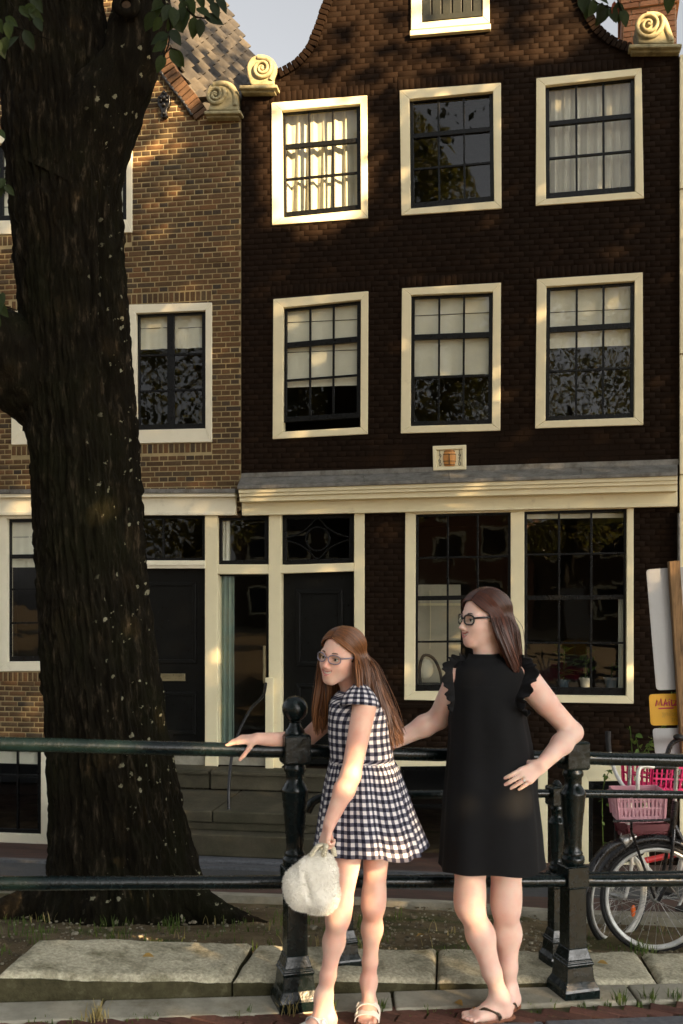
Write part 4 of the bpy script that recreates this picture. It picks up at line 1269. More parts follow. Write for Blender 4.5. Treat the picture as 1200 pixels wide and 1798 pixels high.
# ------------------------------------------------------------------ the big tree
TY = 5.9
M['bark'] = None
def bark_mat():
    m, nt, b = new_mat('furrowed_bark')
    vec = coords(nt)
    mp = nt.nodes.new('ShaderNodeMapping'); mp.inputs['Scale'].default_value = (1, 1, 0.22); nt.links.new(vec, mp.inputs[0])
    n1 = noise(nt, mp.outputs[0], 26, 8, 0.7)
    c = ramp(nt, n1, [(0.35, (0.005, 0.004, 0.0022)), (0.56, (0.012, 0.0098, 0.0055)), (0.64, (0.045, 0.035, 0.022)), (0.78, (0.13, 0.105, 0.075))])
    n5 = noise(nt, vec, 2.2, 5, 0.6)
    c = mixc(nt, ramp(nt, n5, [(0.45, 0.0), (0.7, 0.7)]), c, (0.011, 0.012, 0.004))
    v = nt.nodes.new('ShaderNodeTexVoronoi'); v.inputs['Scale'].default_value = 21; v.inputs['Randomness'].default_value = 1.0
    nw = noise(nt, vec, 60, 3)
    add = nt.nodes.new('ShaderNodeVectorMath'); add.operation = 'ADD'
    sc = nt.nodes.new('ShaderNodeVectorMath'); sc.operation = 'SCALE'; sc.inputs['Scale'].default_value = 0.05
    cmb = nt.nodes.new('ShaderNodeCombineXYZ'); nt.links.new(nw, cmb.inputs[0]); nt.links.new(nw, cmb.inputs[2])
    nt.links.new(cmb.outputs[0], sc.inputs[0]); nt.links.new(vec, add.inputs[0]); nt.links.new(sc.outputs[0], add.inputs[1])
    nt.links.new(add.outputs[0], v.inputs['Vector'])
    sepc = nt.nodes.new('ShaderNodeSeparateColor'); nt.links.new(v.outputs['Color'], sepc.inputs[0])
    size = mathn(nt, 'MULTIPLY', mathn(nt, 'POWER', sepc.outputs[0], 1.6), 0.30)
    spot = mathn(nt, 'LESS_THAN', v.outputs['Distance'], size)
    few = mathn(nt, 'GREATER_THAN', sepc.outputs[1], 0.2)
    n6 = noise(nt, vec, 1.3, 3)
    sx = nt.nodes.new('ShaderNodeSeparateXYZ'); nt.links.new(vec, sx.inputs[0])
    side = mathn(nt, 'ADD', mathn(nt, 'MULTIPLY', sx.outputs[0], 1.4), n6)
    patch = ramp(nt, side, [(0.42, 0.0), (0.56, 1.0)])
    f = mathn(nt, 'MULTIPLY', mathn(nt, 'MULTIPLY', spot, few), patch)
    c = mixc(nt, f, c, (0.25, 0.24, 0.16))
    nt.links.new(c, b.inputs['Base Color'])
    b.inputs['Roughness'].default_value = 0.95; b.inputs['Specular IOR Level'].default_value = 0.1
    bump(nt, b, n1, 0.03, 1.0)
    return m
M['bark'] = bark_mat()
troot = empty('elm_tree', (P(200, 1600, TY).x, TY, gz(P(200, 1600, TY).x, TY)), 0, 'massive dark furrowed tree trunk with pale lichen spots and spreading roots', 'tree')
prof = [(-260, -60, 150), (-120, -35, 165), (0, -12, 185), (100, 0, 200), (200, 9, 207), (300, 15, 210), (400, 21, 214), (500, 28, 219), (600, 34, 226), (720, 42, 237), (800, 50, 243), (900, 55, 248), (1000, 62, 258), (1100, 70, 272), (1200, 78, 288), (1300, 84, 302), (1400, 89, 318), (1450, 90, 327), (1500, 88, 340), (1540, 82, 356), (1575, 68, 376), (1605, 48, 404), (1640, 20, 430)]
py_, pl_, pr_ = map(np.array, zip(*prof))
rows, nth = 560, 300
yy = np.linspace(-260, 1640, rows)
th = np.linspace(0, 2 * np.pi, nth, endpoint=False)
YY, TH = np.meshgrid(yy, th, indexing='ij')
xl = np.interp(YY, py_, pl_); xr = np.interp(YY, py_, pr_)
cxp = (xl + xr) / 2; hw = (xr - xl) / 2 / F * TY
Zw = CAMZ - (YY - HY) / F * TY; Xc = (cxp - CX) / F * TY
kk = 7.0
warp = (vnoise(np.cos(TH) * 2.5, np.sin(TH) * 2.5, Zw * 1.2, seed=21) - 0.5) * 1.6
def rid(k, zf, seed):
    n = vnoise(np.cos(TH) * k + warp, np.sin(TH) * k + warp, Zw * zf, seed=seed)
    return 1 - np.abs(2 * n - 1)
bark = rid(7, 2.2, 22) * 0.45 + rid(15, 5.0, 23) * 0.35 + rid(28, 9.0, 26) * 0.2
rough = vnoise(np.cos(TH) * 30, np.sin(TH) * 30, Zw * 22, seed=24)
lump = (vnoise(np.cos(TH) * 1.6, np.sin(TH) * 1.6, Zw * 0.9, seed=25) - 0.5) * 0.05
disp = (bark ** 0.8 - 0.6) * 0.085 + (rough - 0.5) * 0.026 + lump
flare = np.clip((YY - 1480) / 130, 0, 1) ** 1.5
disp += flare * 0.06 * (np.cos(TH * 5 + 1.0) * 0.6 + np.cos(TH * 3) * 0.4)
rr_ = hw * (1 - 0.10 * flare) + disp - 0.034
TV = np.stack([Xc + rr_ * np.cos(TH), TY + rr_ * np.sin(TH) * 0.95, Zw + 0 * TH], -1).reshape(-1, 3)
ri, ti = np.meshgrid(np.arange(rows - 1), np.arange(nth), indexing='ij')
a = (ri * nth + ti).ravel(); b = (ri * nth + (ti + 1) % nth).ravel()
np_mesh('trunk', TV, np.stack([a, a + nth, b + nth, b], 1), M['bark'], troot, smooth=180)
def limb(pts, radii, name='limb', n=80, seed=0):
    path = catmull(pts, 10); m = len(path)
    rad = np.interp(np.linspace(0, 1, m), np.linspace(0, 1, len(radii)), radii)
    V = []; t = (path[1] - path[0]).normalized(); nr = t.orthogonal().normalized()
    for i in range(m):
        t = (path[min(i + 1, m - 1)] - path[max(i - 1, 0)]).normalized()
        nr = (nr - t * nr.dot(t)).normalized(); bi = t.cross(nr)
        for k in range(n):
            A = 2 * math.pi * k / n
            V.append((path[i], nr * math.cos(A) + bi * math.sin(A), rad[i], i))
    c = np.array([tuple(v[0]) for v in V]); d = np.array([tuple(v[1]) for v in V]); r_ = np.array([v[2] for v in V])
    p0 = c + d * r_[:, None]
    nn = vnoise(p0[:, 0] * 16, p0[:, 1] * 16, p0[:, 2] * 6, seed=seed + 31)
    dsp = (1 - np.abs(2 * nn - 1) - 0.6) * 0.035 + (vnoise(p0[:, 0] * 4, p0[:, 1] * 4, p0[:, 2] * 4, seed=seed) - 0.5) * 0.04
    p1 = c + d * (r_ + dsp * np.minimum(1, r_ / 0.12))[:, None]
    ri, ti = np.meshgrid(np.arange(m - 1), np.arange(n), indexing='ij')
    a = (ri * n + ti).ravel(); b = (ri * n + (ti + 1) % n).ravel()
    return np_mesh(name, p1, np.stack([a, b, b + n, a + n], 1), M['bark'], troot, smooth=180)
limb([P(120, 330, TY), P(170, 215, TY - 0.05), P(222, 120, TY - 0.1), P(246, 40, TY - 0.1), P(262, -60, TY - 0.1), P(330, -300, TY - 0.3), P(420, -620, TY - 0.8)], [0.30, 0.24, 0.175, 0.15, 0.15, 0.13, 0.08], seed=1)
limb([P(150, 730, TY + 0.08), P(95, 694, TY + 0.04), P(40, 652, TY - 0.04), P(0, 618, TY - 0.10), P(-70, 560, TY - 0.25), P(-220, 380, TY - 0.6), P(-330, 60, TY - 0.9)], [0.20, 0.25, 0.25, 0.235, 0.21, 0.17, 0.12], seed=2)
limb([P(90, -200, TY), P(40, -420, TY), P(-40, -760, TY + 0.5), P(-60, -1000, TY + 0.8)], [0.34, 0.24, 0.14, 0.06], seed=3)
limb([P(100, -260, TY), P(220, -480, TY - 0.5), P(420, -640, TY - 1.0), P(700, -760, TY - 1.4)], [0.24, 0.16, 0.10, 0.04], seed=4)
# surface roots
for x0, y0, x1, y1, r_ in ((300, 1560, 470, 1628, 0.09), (90, 1570, -60, 1640, 0.10), (240, 1590, 300, 1650, 0.07)):
    pa = P(x0, y0, TY - 0.1); pb = P(x1, y1, TY - 0.25); pb.z = gz(pb.x, pb.y) - 0.03; pm_ = pa.lerp(pb, 0.5); pm_.z = gz(pm_.x, pm_.y) + 0.02
    limb([pa, pm_, pb], [r_ * 1.2, r_, r_ * 0.4], 'root', 40, seed=int(x0))
# pruned branch knot
kc = P(222, 8, TY - 0.30)
M['cutwood'] = simple('aged_cut_wood', (0.07, 0.042, 0.022), 0.9, 0.4, 40, 0.004, 60)
mb = MB(); mb.torus(kc, (0.1, -1, 0.05), 0.052, 0.026, 30, 10); kn = mb.build('knot_rim', M['bark'], troot, space='world', smooth=180)
mb = MB(); mb.sphere(kc + Vector((0, 0.02, 0)), 0.043, 16, 10, (1, 0.4, 1)); mb.build('knot', M['cutwood'], troot, space='world', smooth=180)

me_leaf = leaf_data(M['leaf'], L=0.098, W=0.056)
me_leafr = leaf_data(M['leafred'], L=0.098, W=0.056)
Ti = WM[troot.name].inverted()
def hang(x, y, dep, ang, sc=1.0, me=me_leaf, tilt=None):
    """leaf with its stalk end at pixel (x, y), pointing along image angle ang (degrees, 0 = right, 90 = down)"""
    p = P(x, y, dep)
    d = Vector((math.cos(R(ang)), random.uniform(-0.35, 0.35), -math.sin(R(ang)))).normalized()
    nz = Vector((random.uniform(-0.5, 0.5), -1, random.uniform(-0.3, 0.6)))
    nz = (nz - d * nz.dot(d)).normalized(); xx = d.cross(nz)
    Mx = Matrix((xx, d, nz)).transposed().to_4x4()
    o = bpy.data.objects.new('leaf', me); COL.objects.link(o); o.parent = troot
    o.matrix_local = Ti @ Matrix.Translation(p) @ Mx @ Matrix.Scale(sc, 4)
LD = 5.1
tw = MB()
for path in ([(255, -90), (275, -20), (292, 10), (300, 45), (296, 80), (288, 100)], [(300, -60), (320, -10), (330, 18), (345, 30), (362, 32)], [(255, -60), (310, -20), (345, -18), (375, -10)], [(288, 95), (300, 84), (312, 88)], [(1000, -80), (1030, -10), (1050, 6), (1075, 14)], [(1060, -80), (1085, 0), (1092, 20)], [(-30, 20), (20, 45), (60, 60), (90, 70)], [(0, -20), (30, 20), (44, 50)], [(-40, 520), (0, 535), (30, 545)]):
    MB().tube([P(x, y, LD) for x, y in path], 0.004, 5).build('twig', M['bark'], troot, space='world')
for x, y, an in ((300, 8, 120), (305, 12, 80), (318, 0, 60), (322, 12, 100), (308, 28, 130), (302, 32, 45), (331, 20, 110), (342, 28, 100), (352, 32, 85), (345, 14, 30), (358, 28, 20), (345, -16, 70), (362, -14, 55), (378, -10, 60), (300, 52, 50), (297, 60, 150), (293, 62, 110), (300, 84, 60), (310, 86, 70), (289, 96, 120), (294, 74, 140), (286, 30, 140), (290, 8, 160), (312, -6, 20), (333, -5, 75), (372, 3, 65), (279, -5, 100), (272, 20, 130)):
    hang(x, y, LD, an + random.uniform(-10, 10), random.uniform(0.85, 1.1))
for x, y, an in ((1020, -6, 80), (1034, -4, 95), (1046, 0, 110), (1058, 4, 100), (1068, 8, 120), (1072, 12, 70), (1085, 2, 80), (1092, 16, 75), (1040, -12, 20), (1176, -16, 90)):
    hang(x, y, LD, an, random.uniform(0.85, 1.15))
hang(1079, 2, LD, 85, 1.0, me_leafr)
for k in range(15):
    hang(random.uniform(-8, 70), random.uniform(-18, 78), 4.9, random.uniform(20, 160), random.uniform(0.7, 1.05))
for k in range(4):
    hang(random.uniform(-12, 18), random.uniform(500, 552), 5.0, random.uniform(10, 150), random.uniform(0.9, 1.3))
for k in range(7):
    hang(random.uniform(-8, 10), random.uniform(225, 330), 5.0, random.uniform(40, 140), 0.7)

def leaf_cloud(pos, sizes, normals=None, seed=0):
    """many single-quad leaves as numpy arrays"""
    rg = np.random.default_rng(seed); n = len(pos)
    nr = rg.normal(size=(n, 3)) if normals is None else normals + rg.normal(size=(n, 3)) * 0.45
    nr /= np.linalg.norm(nr, axis=1)[:, None]
    t = rg.normal(size=(n, 3)); t -= nr * (t * nr).sum(1)[:, None]; t /= np.linalg.norm(t, axis=1)[:, None]
    b = np.cross(nr, t)
    L = sizes[:, None]; W = L * 0.62
    V = np.stack([pos - t * L / 2, pos + b * W / 2, pos + t * L / 2, pos - b * W / 2], 1).reshape(-1, 3)
    Fq = np.arange(4 * n).reshape(n, 4)
    return V, Fq
# the crown of the big tree, above the picture
n = 1900
u = RNG.normal(size=(n, 3)); u /= np.linalg.norm(u, axis=1)[:, None]
rad = RNG.uniform(0.35, 1, n) ** 0.5
cpos = np.array([-3.4, 5.8, 9.8]) + u * rad[:, None] * np.array([4.2, 3.6, 3.2])
cl = vnoise(cpos[:, 0] * 1.1, cpos[:, 1] * 1.1, cpos[:, 2] * 1.1, seed=41)
keep = (cl > 0.45) & (cpos[:, 2] > CAMZ + (HY + 90) / F * np.maximum(cpos[:, 1], 0.5) + 0.1)
V, Fq = leaf_cloud(cpos[keep], RNG.uniform(0.10, 0.19, keep.sum()), seed=42)
cr_ = np_mesh('crown', V, Fq, M['leaf'], troot, smooth=None); cr_['kind'] = 'stuff'

# ------------------------------------------------------------------ unseen trees on the sun side, crowns shaped to place the sun patches (they shade the fronts and show in the panes)
SA = Vector((math.cos(R(SUN_AZ)), math.sin(R(SUN_AZ)), 0)); SB = SDIR.cross(SA)
if SB.z < 0: SB = -SB
def dapple(x, y, sc=(46, 22), seed=51):
    return float(vnoise(np.array([x / sc[0]]), np.array([y / sc[1]]), seed=seed)[0])
def ell(x, y, c): return ((x - c[0]) / c[2]) ** 2 + ((y - c[1]) / c[3]) ** 2
LITF = [(548, 295, 72, 92, 1.0), (622, 262, 40, 66, 0.85), (528, 80, 42, 62, 0.8), (410, 95, 44, 60, 1.0), (330, 60, 26, 40, 0.75), (355, 130, 20, 36, 0.8), (470, 115, 26, 26, 0.6), (245, 150, 36, 36, 0.85), (240, 262, 24, 26, 0.95), (290, 245, 26, 14, 0.6), (300, 335, 16, 12, 0.7), (268, 345, 16, 12, 0.7), (215, 230, 14, 40, 0.6), (640, 110, 60, 24, 0.6), (900, 66, 80, 34, 0.95), (760, 150, 70, 10, 0.7), (700, 88, 30, 18, 0.8), (820, 190, 60, 10, 0.6), (590, 160, 60, 14, 0.6), (850, 118, 50, 14, 0.75), (720, 60, 22, 60, 0.6), (1150, 20, 60, 45, 1.0), (250, 430, 12, 10, 0.5), (0, 20, 30, 40, 0.9), (1340, -60, 110, 130, 1.0), (520, 50, 60, 50, 0.85), (270, 140, 60, 50, 1.0), (245, 255, 48, 40, 1.0), (300, 240, 40, 18, 0.8), (690, 40, 60, 30, 0.8), (900, 60, 110, 40, 1.0)]
LITP = [(425, 1302, 62, 22, 1.0), (190, 1303, 230, 50, 1.0), (110, 1545, 110, 42, 1.0), (560, 1720, 34, 85, 0.85), (592, 1640, 26, 50, 0.6), (540, 1782, 55, 30, 1.0), (622, 1285, 22, 75, 0.75), (556, 1545, 36, 48, 0.6), (250, 1784, 150, 16, 0.8), (546, 1215, 14, 40, 0.9), (570, 1160, 24, 34, 0.45), (120, 1760, 60, 14, 0.5), (880, 1400, 170, 420, 0.22), (625, 1390, 130, 330, 0.36)]
rn = Vector((-0.2149, 0.9766, 0)); r0 = Vector((0, 3.86, 0))
def lit_amount(q):
    """share of sunlight the crown is thinned to let through towards this spot, found where its ray lands"""
    s = -SDIR
    best = 0.0
    t = (r0 - q).dot(rn) / s.dot(rn); p = q + s * t
    if p.y > 0.5 and p.z > front_z(p.x) - 0.05:
        x = CX + p.x / p.y * F; y = HY - (p.z - CAMZ) / p.y * F
        if -60 < x < 1260 and 1080 < y < 1850:
            for c in LITP:
                e = ell(x, y, c)
                if e < 1.6: best = max(best, c[4] * (1 - sstep(e, 0.8, 1.6)))
    t = (FO - q).dot(FI) / s.dot(FI); p = q + s * t
    x = CX + p.x / p.y * F; y = HY - (p.z - CAMZ) / p.y * F
    fine = None
    for k, c in enumerate(LITF):
        e = ell(x, y, c)
        if e < 2.6:
            if fine is None: fine = 0.25 + 0.75 * sstep(dapple(x, y, (30, 17), 53), 0.34, 0.48)
            best = max(best, c[4] * (1 - sstep(e, 1.5, 2.6)) * (1.0 if k in (0, 1, 3, 21) or c[0] > 1200 else fine))
    if -60 < x < 1300 and -200 < y < 420:
        region = sstep(330 - 0.48 * (x - 480) - y, -60, 120) if x > 440 else sstep(300 - y, 0, 200) * sstep(360 - x, 0, 80)
        if region > 0.01 and best < 0.99: best = max(best, region * sstep(dapple(x, y), 0.34, 0.47))
    return best
cen = Vector((0.3, 6.5, 2.5))
trees = [empty('canal_tree', (8.0, -7.5, front_z(4)), 0, 'unseen leafy tree with a crown shaped to cast the sun dapples', 'tree', 'leafy trees facing the houses'),
         empty('canal_tree', (14.5, -3.0, front_z(4)), 0, 'second unseen leafy tree with crown gaps shaped for the sun patches', 'tree', 'leafy trees facing the houses')]
acc = []
nl = 0
for k in range(78000):
    a_ = random.uniform(-4.6, 7.2); b_ = random.uniform(-3.4, 8.6)
    q = cen + SA * a_ + SB * b_ + SDIR * random.uniform(13.5, 18.5)
    if q.z < 2.0: continue
    # uneven crown outline
    if b_ > 7.0 and random.random() < (b_ - 7.0) / 1.6: continue
    L = lit_amount(q)
    if random.random() < L * 1.05: continue  # leaves left out where sun patches are meant to land
    acc.append(tuple(q))
acc = np.array(acc)
nrm2 = np.tile(np.array(tuple(SDIR)), (len(acc), 1))
side = (acc[:, 0] * SA.x + acc[:, 1] * SA.y) > (trees[0].location.x * SA.x + trees[0].location.y * SA.y + 5.5)
for tr_, m_ in ((trees[0], ~side), (trees[1], side)):
    if m_.sum() == 0: continue
    V, Fq = leaf_cloud(acc[m_], RNG.uniform(0.14, 0.23, m_.sum()), nrm2[m_], seed=77)
    o = np_mesh('crown', V, Fq, M['canalleaf'], tr_, smooth=None); o['kind'] = 'stuff'
    base = tr_.location
    mb = MB(); mb.tube(catmull([base, base + Vector((0.1, 0, 2.5)), base + Vector((0, 0.2, 5.0)), base + Vector((-0.2, 0.4, 8.0))], 6), [0.42] * 6 + [0.34] * 6 + [0.24] * 6 + [0.15], 14)
    mb.build('trunk', M['bark'], tr_, space='world', smooth=180)
    for d in ((2, 1, 3), (-2, 0.5, 3.4), (0.5, -2, 3), (1.2, 2, 4)):
        MB().tube(catmull([base + Vector((0, 0.1, 4.2)), base + Vector((d[0] * 0.5, d[1] * 0.5, 4.2 + d[2] * 0.6)), base + Vector((d[0] * 1.4, d[1] * 1.4, 4.2 + d[2]))], 6), [0.16] * 6 + [0.09] * 6 + [0.04], 8).build('limb', M['bark'], tr_, space='world', smooth=180)
# more trees and house fronts across the water, seen only in the glass
for i, (X, Y, h) in enumerate(((-6.5, -13, 12.0), (-0.5, -19, 9.5), (-13, -11, 8.5))):
    lab = ['round leafy tree across the bridge beside the water', 'tall leafy tree at the far quay', 'large leafy tree before the far house fronts', 'leafy tree at the end of the far quay'][i]
    tr_ = empty('canal_tree', (X, Y, 0), 0, lab, 'tree', 'leafy trees facing the houses')
    n = 48000 if i == 0 else 16000
    u = RNG.normal(size=(n, 3)); u /= np.linalg.norm(u, axis=1)[:, None]
    pos = np.array([X, Y, h]) + u * (RNG.uniform(0.4, 1, n) ** 0.4)[:, None] * np.array([4.0, 3.2, h * 0.66])
    kp = vnoise(pos[:, 0] * 0.8, pos[:, 1] * 0.8, pos[:, 2] * 0.8, seed=i + 60) > 0.30
    V, Fq = leaf_cloud(pos[kp], RNG.uniform(0.13, 0.24, kp.sum()), seed=i)
    o = np_mesh('crown', V, Fq, M['canalleaf'], tr_, smooth=None); o['kind'] = 'stuff'
    MB().tube([(X, Y, -0.2), (X + 0.1, Y, 2.5), (X, Y, h)], [0.4, 0.3, 0.12], 12).build('trunk', M['bark'], tr_, space='world', smooth=180)
for i, (X, wd_, h) in enumerate(((-22, 9, 6.0), (-12.8, 9, 7.0), (-3.6, 9, 6.2), (5.6, 9, 6.8))):
    rt = empty('far_canal_house', (X, -34, -0.3), 0, ['brown brick house across the water with step gable', 'tall brick house across the water under a plain gable', 'wide low brick house across the water', 'brick house across the water behind the large tree'][i], 'house', 'houses across the water')
    mb = MB(); mb.box(0, wd_, -6, 0, 0, h); mb.build('wall', M['chimney'] if i % 2 else M['brick'], rt)
    mb = MB(); mb.add([(0, 0, h), (wd_, 0, h), (wd_ / 2, 0, h + 2.2), (0, -6, h), (wd_, -6, h), (wd_ / 2, -6, h + 2.2)], [(0, 1, 2), (3, 5, 4), (0, 2, 5, 3), (1, 4, 5, 2)]); mb.build('roof', M['roofdark'], rt)
    for cx_ in (1.0, 3.6, 6.2):
        for z_ in (1.2, 4.2, 6.8):
            f = MB().box(cx_, cx_ + 1.6, 0.0, 0.06, z_, z_ + 1.7).build('window', M['cream'], rt)
            MB().box(cx_ + 0.15, cx_ + 1.45, 0.05, 0.09, z_ + 0.15, z_ + 1.55).build('pane', M['sash'], f)

# ------------------------------------------------------------------ iron railings
RYAW = math.atan(0.30)
def post_parts(root, base, k, finial):
    """cast iron post: base at 'base', size factor k"""
    rot = RYAW + R(45)
    def sq(profile, name):
        mb = MB(); mb.lathe([(r * math.sqrt(2) * k, z * k) for r, z in profile], 4, base, rot)
        return mb.build(name, M['iron'], root, space='world', bevel=0.004 * k)
    def rd(profile, name):
        mb = MB(); mb.lathe([(r * k, z * k) for r, z in profile], 28, base)
        return mb.build(name, M['iron'], root, space='world', smooth=42)
    sq([(0.082, -0.03), (0.082, 0.035), (0.079, 0.045), (0.068, 0.068), (0.066, 0.072), (0.060, 0.132), (0.064, 0.136), (0.064, 0.145), (0.059, 0.149), (0.059, 0.158), (0.055, 0.162), (0.044, 0.205)], 'plinth')
    sq([(0.042, 0.204), (0.040, 0.455), (0.0435, 0.458), (0.0435, 0.462)], 'shaft')
    sq([(0.049, 0.461), (0.050, 0.465), (0.050, 0.545), (0.046, 0.552)], 'lower_block')
    rd([(0.040, 0.55), (0.0475, 0.560), (0.050, 0.572), (0.0475, 0.585), (0.040, 0.592), (0.042, 0.598), (0.039, 0.606), (0.034, 0.616), (0.0355, 0.65), (0.043, 0.74), (0.050, 0.81), (0.0525, 0.838), (0.0545, 0.846), (0.0545, 0.856), (0.048, 0.866), (0.043, 0.876), (0.036, 0.884), (0.0345, 0.905), (0.038, 0.922), (0.044, 0.930), (0.044, 0.942), (0.040, 0.950), (0.040, 0.957)], 'baluster')
    sq([(0.046, 0.955), (0.053, 0.963), (0.053, 1.066), (0.049, 1.074), (0.030, 1.080)], 'cap_block')
    if finial:
        prof_ = [(0.040, 1.078), (0.038, 1.088), (0.026, 1.105), (0.021, 1.118), (0.026, 1.124)]
        for i in range(1, 15):
            a = math.pi * i / 15; prof_.append((0.052 * math.sin(a), 1.174 - 0.052 * math.cos(a)))
        rd(prof_, 'ball_finial')
    else:
        rd([(0.030, 1.078), (0.031, 1.088), (0.022, 1.097), (0.014, 1.108), (0.004, 1.112)], 'broken_finial')

def on_rail(X, r=0.0, dz=0.0): return Vector((X, rail_y(X) + r, front_z(X) + dz))
rail = empty('bridge_railing', on_rail(0.4), 0, 'dark green iron railing with turned posts the girl and woman hold', 'railing')
PX1, PX2 = -0.185, 0.985
post_parts(rail, on_rail(PX1, 0, 0.008), 1.0, True)
post_parts(rail, on_rail(PX2, 0.02, 0.008), 1.0, False)
for h, r_ in ((1.012, 0.0280), (0.49, 0.0265)):
    for a, b in ((-4.0, PX1), (PX1, PX2), (PX2, 3.2)):
        n = 26
        pts = [on_rail(lerp(a, b, i / n), 0.01, h + random.uniform(-0.0008, 0.0008)) for i in range(n + 1)]
        MB().tube(pts, [r_ + random.uniform(-0.0008, 0.0008) for _ in pts], 20).build('rail', M['iron'], rail, space='world', smooth=60)
for X in (-2.9, 2.7): post_parts(rail, on_rail(X, 0, 0.008), 1.0, True)

low = empty('low_railing', P(790, 1690, 4.4), 0, 'lower iron railing standing on the stone slabs behind the bridge railing', 'railing')
q1 = P(605, 1692, 4.29); q2 = P(978, 1688, 4.54); q3 = P(1420, 1700, 4.9)
for q_ in (q1, q2, q3): post_parts(low, q_, 0.745, False)
ra = P(607, 1396, 4.29); rb = P(978, 1393, 4.54); rc = P(1420, 1398, 4.9)
MB().tube(catmull([P(540, 1425, 4.26), P(549, 1409, 4.26), P(566, 1400, 4.27), ra], 6), 0.019, 12).build('rail', M['iron'], low, space='world', smooth=60)
for a, b in ((ra, rb), (rb, rc)):
    MB().tube([a, a.lerp(b, 0.5), b], 0.0195, 14).build('rail', M['iron'], low, space='world', smooth=60)
    d = Vector((0, 0, -0.375)); MB().tube([a + d, a.lerp(b, 0.5) + d, b + d], 0.017, 12).build('rail', M['iron'], low, space='world', smooth=60)

# ------------------------------------------------------------------ bicycles
M['tyre'] = simple('black_rubber', (0.012, 0.012, 0.012), 0.7, 0.3, 20)
M['rim'] = simple('dull_aluminium', (0.66, 0.66, 0.62), 0.38, 0.15, 20, 0, 50, metal=0.3)
M['steel'] = simple('scratched_steel', (0.42, 0.42, 0.40), 0.35, 0.2, 30, 0, 60, metal=0.8)
M['bikeblack'] = simple('black_bike_paint', (0.010, 0.010, 0.011), 0.3, 0.3, 20, 0.0005, 60)
M['bikewhite'] = simple('chipped_white_bike_paint', (0.60, 0.59, 0.54), 0.4, 0.1, 20, 0.0005, 60)
M['greyrim'] = simple('greyish_white_rim', (0.60, 0.59, 0.53), 0.5, 0.12, 20)
M['reflector'] = simple('orange_reflector', (0.75, 0.14, 0.02), 0.25, 0.15, 60)
M['redplastic'] = simple('red_plastic', (0.55, 0.02, 0.02), 0.4, 0.1, 20)
def wheel(root, c, ax, Rw, rimmat, name='front_wheel', reflector=False, rot0=0.0):
    c = Vector(c); ax = Vector(ax).normalized()
    t = MB(); t.torus(c, ax, Rw - 0.014, 0.0145, 64, 10); w = t.build(name, M['tyre'], root, smooth=180)
    mb = MB(); mb.torus(c, ax, Rw - 0.038, 0.014, 64, 8); mb.torus(c + ax * 0.012, ax, Rw - 0.034, 0.009, 64, 6); mb.torus(c - ax * 0.012, ax, Rw - 0.034, 0.009, 64, 6); mb.build('rim', M[rimmat], w, smooth=180)
    e1 = Vector((0, 0, 1)).cross(ax).normalized(); e2 = ax.cross(e1)
    mb = MB(); mb.tube([c - ax * 0.05, c - ax * 0.02, c + ax * 0.02, c + ax * 0.05], [0.012, 0.024, 0.024, 0.012], 14); mb.build('hub', M['steel'], w, smooth=40)
    for k in range(32):
        a = 2 * math.pi * k / 32 + rot0; sd = 1 if k % 2 else -1; tw_ = (0.55 if (k // 2) % 2 else -0.55)
        p0 = c + ax * 0.026 * sd + (e1 * math.cos(a + tw_) + e2 * math.sin(a + tw_)) * 0.022
        p1 = c + (e1 * math.cos(a) + e2 * math.sin(a)) * (Rw - 0.045)
        MB().tube([p0, p1], 0.0013, 4, cap=False).build('spoke', M['steel'], w)
    if reflector:
        a = R(218); p = c + (e1 * math.cos(a) + e2 * math.sin(a)) * (Rw * 0.66)
        mb = MB(); mb.sphere(p, 0.03, 12, 8, (0.75, 0.3, 1.25)); mb.build('reflector', M['reflector'], w, smooth=60)
    return w
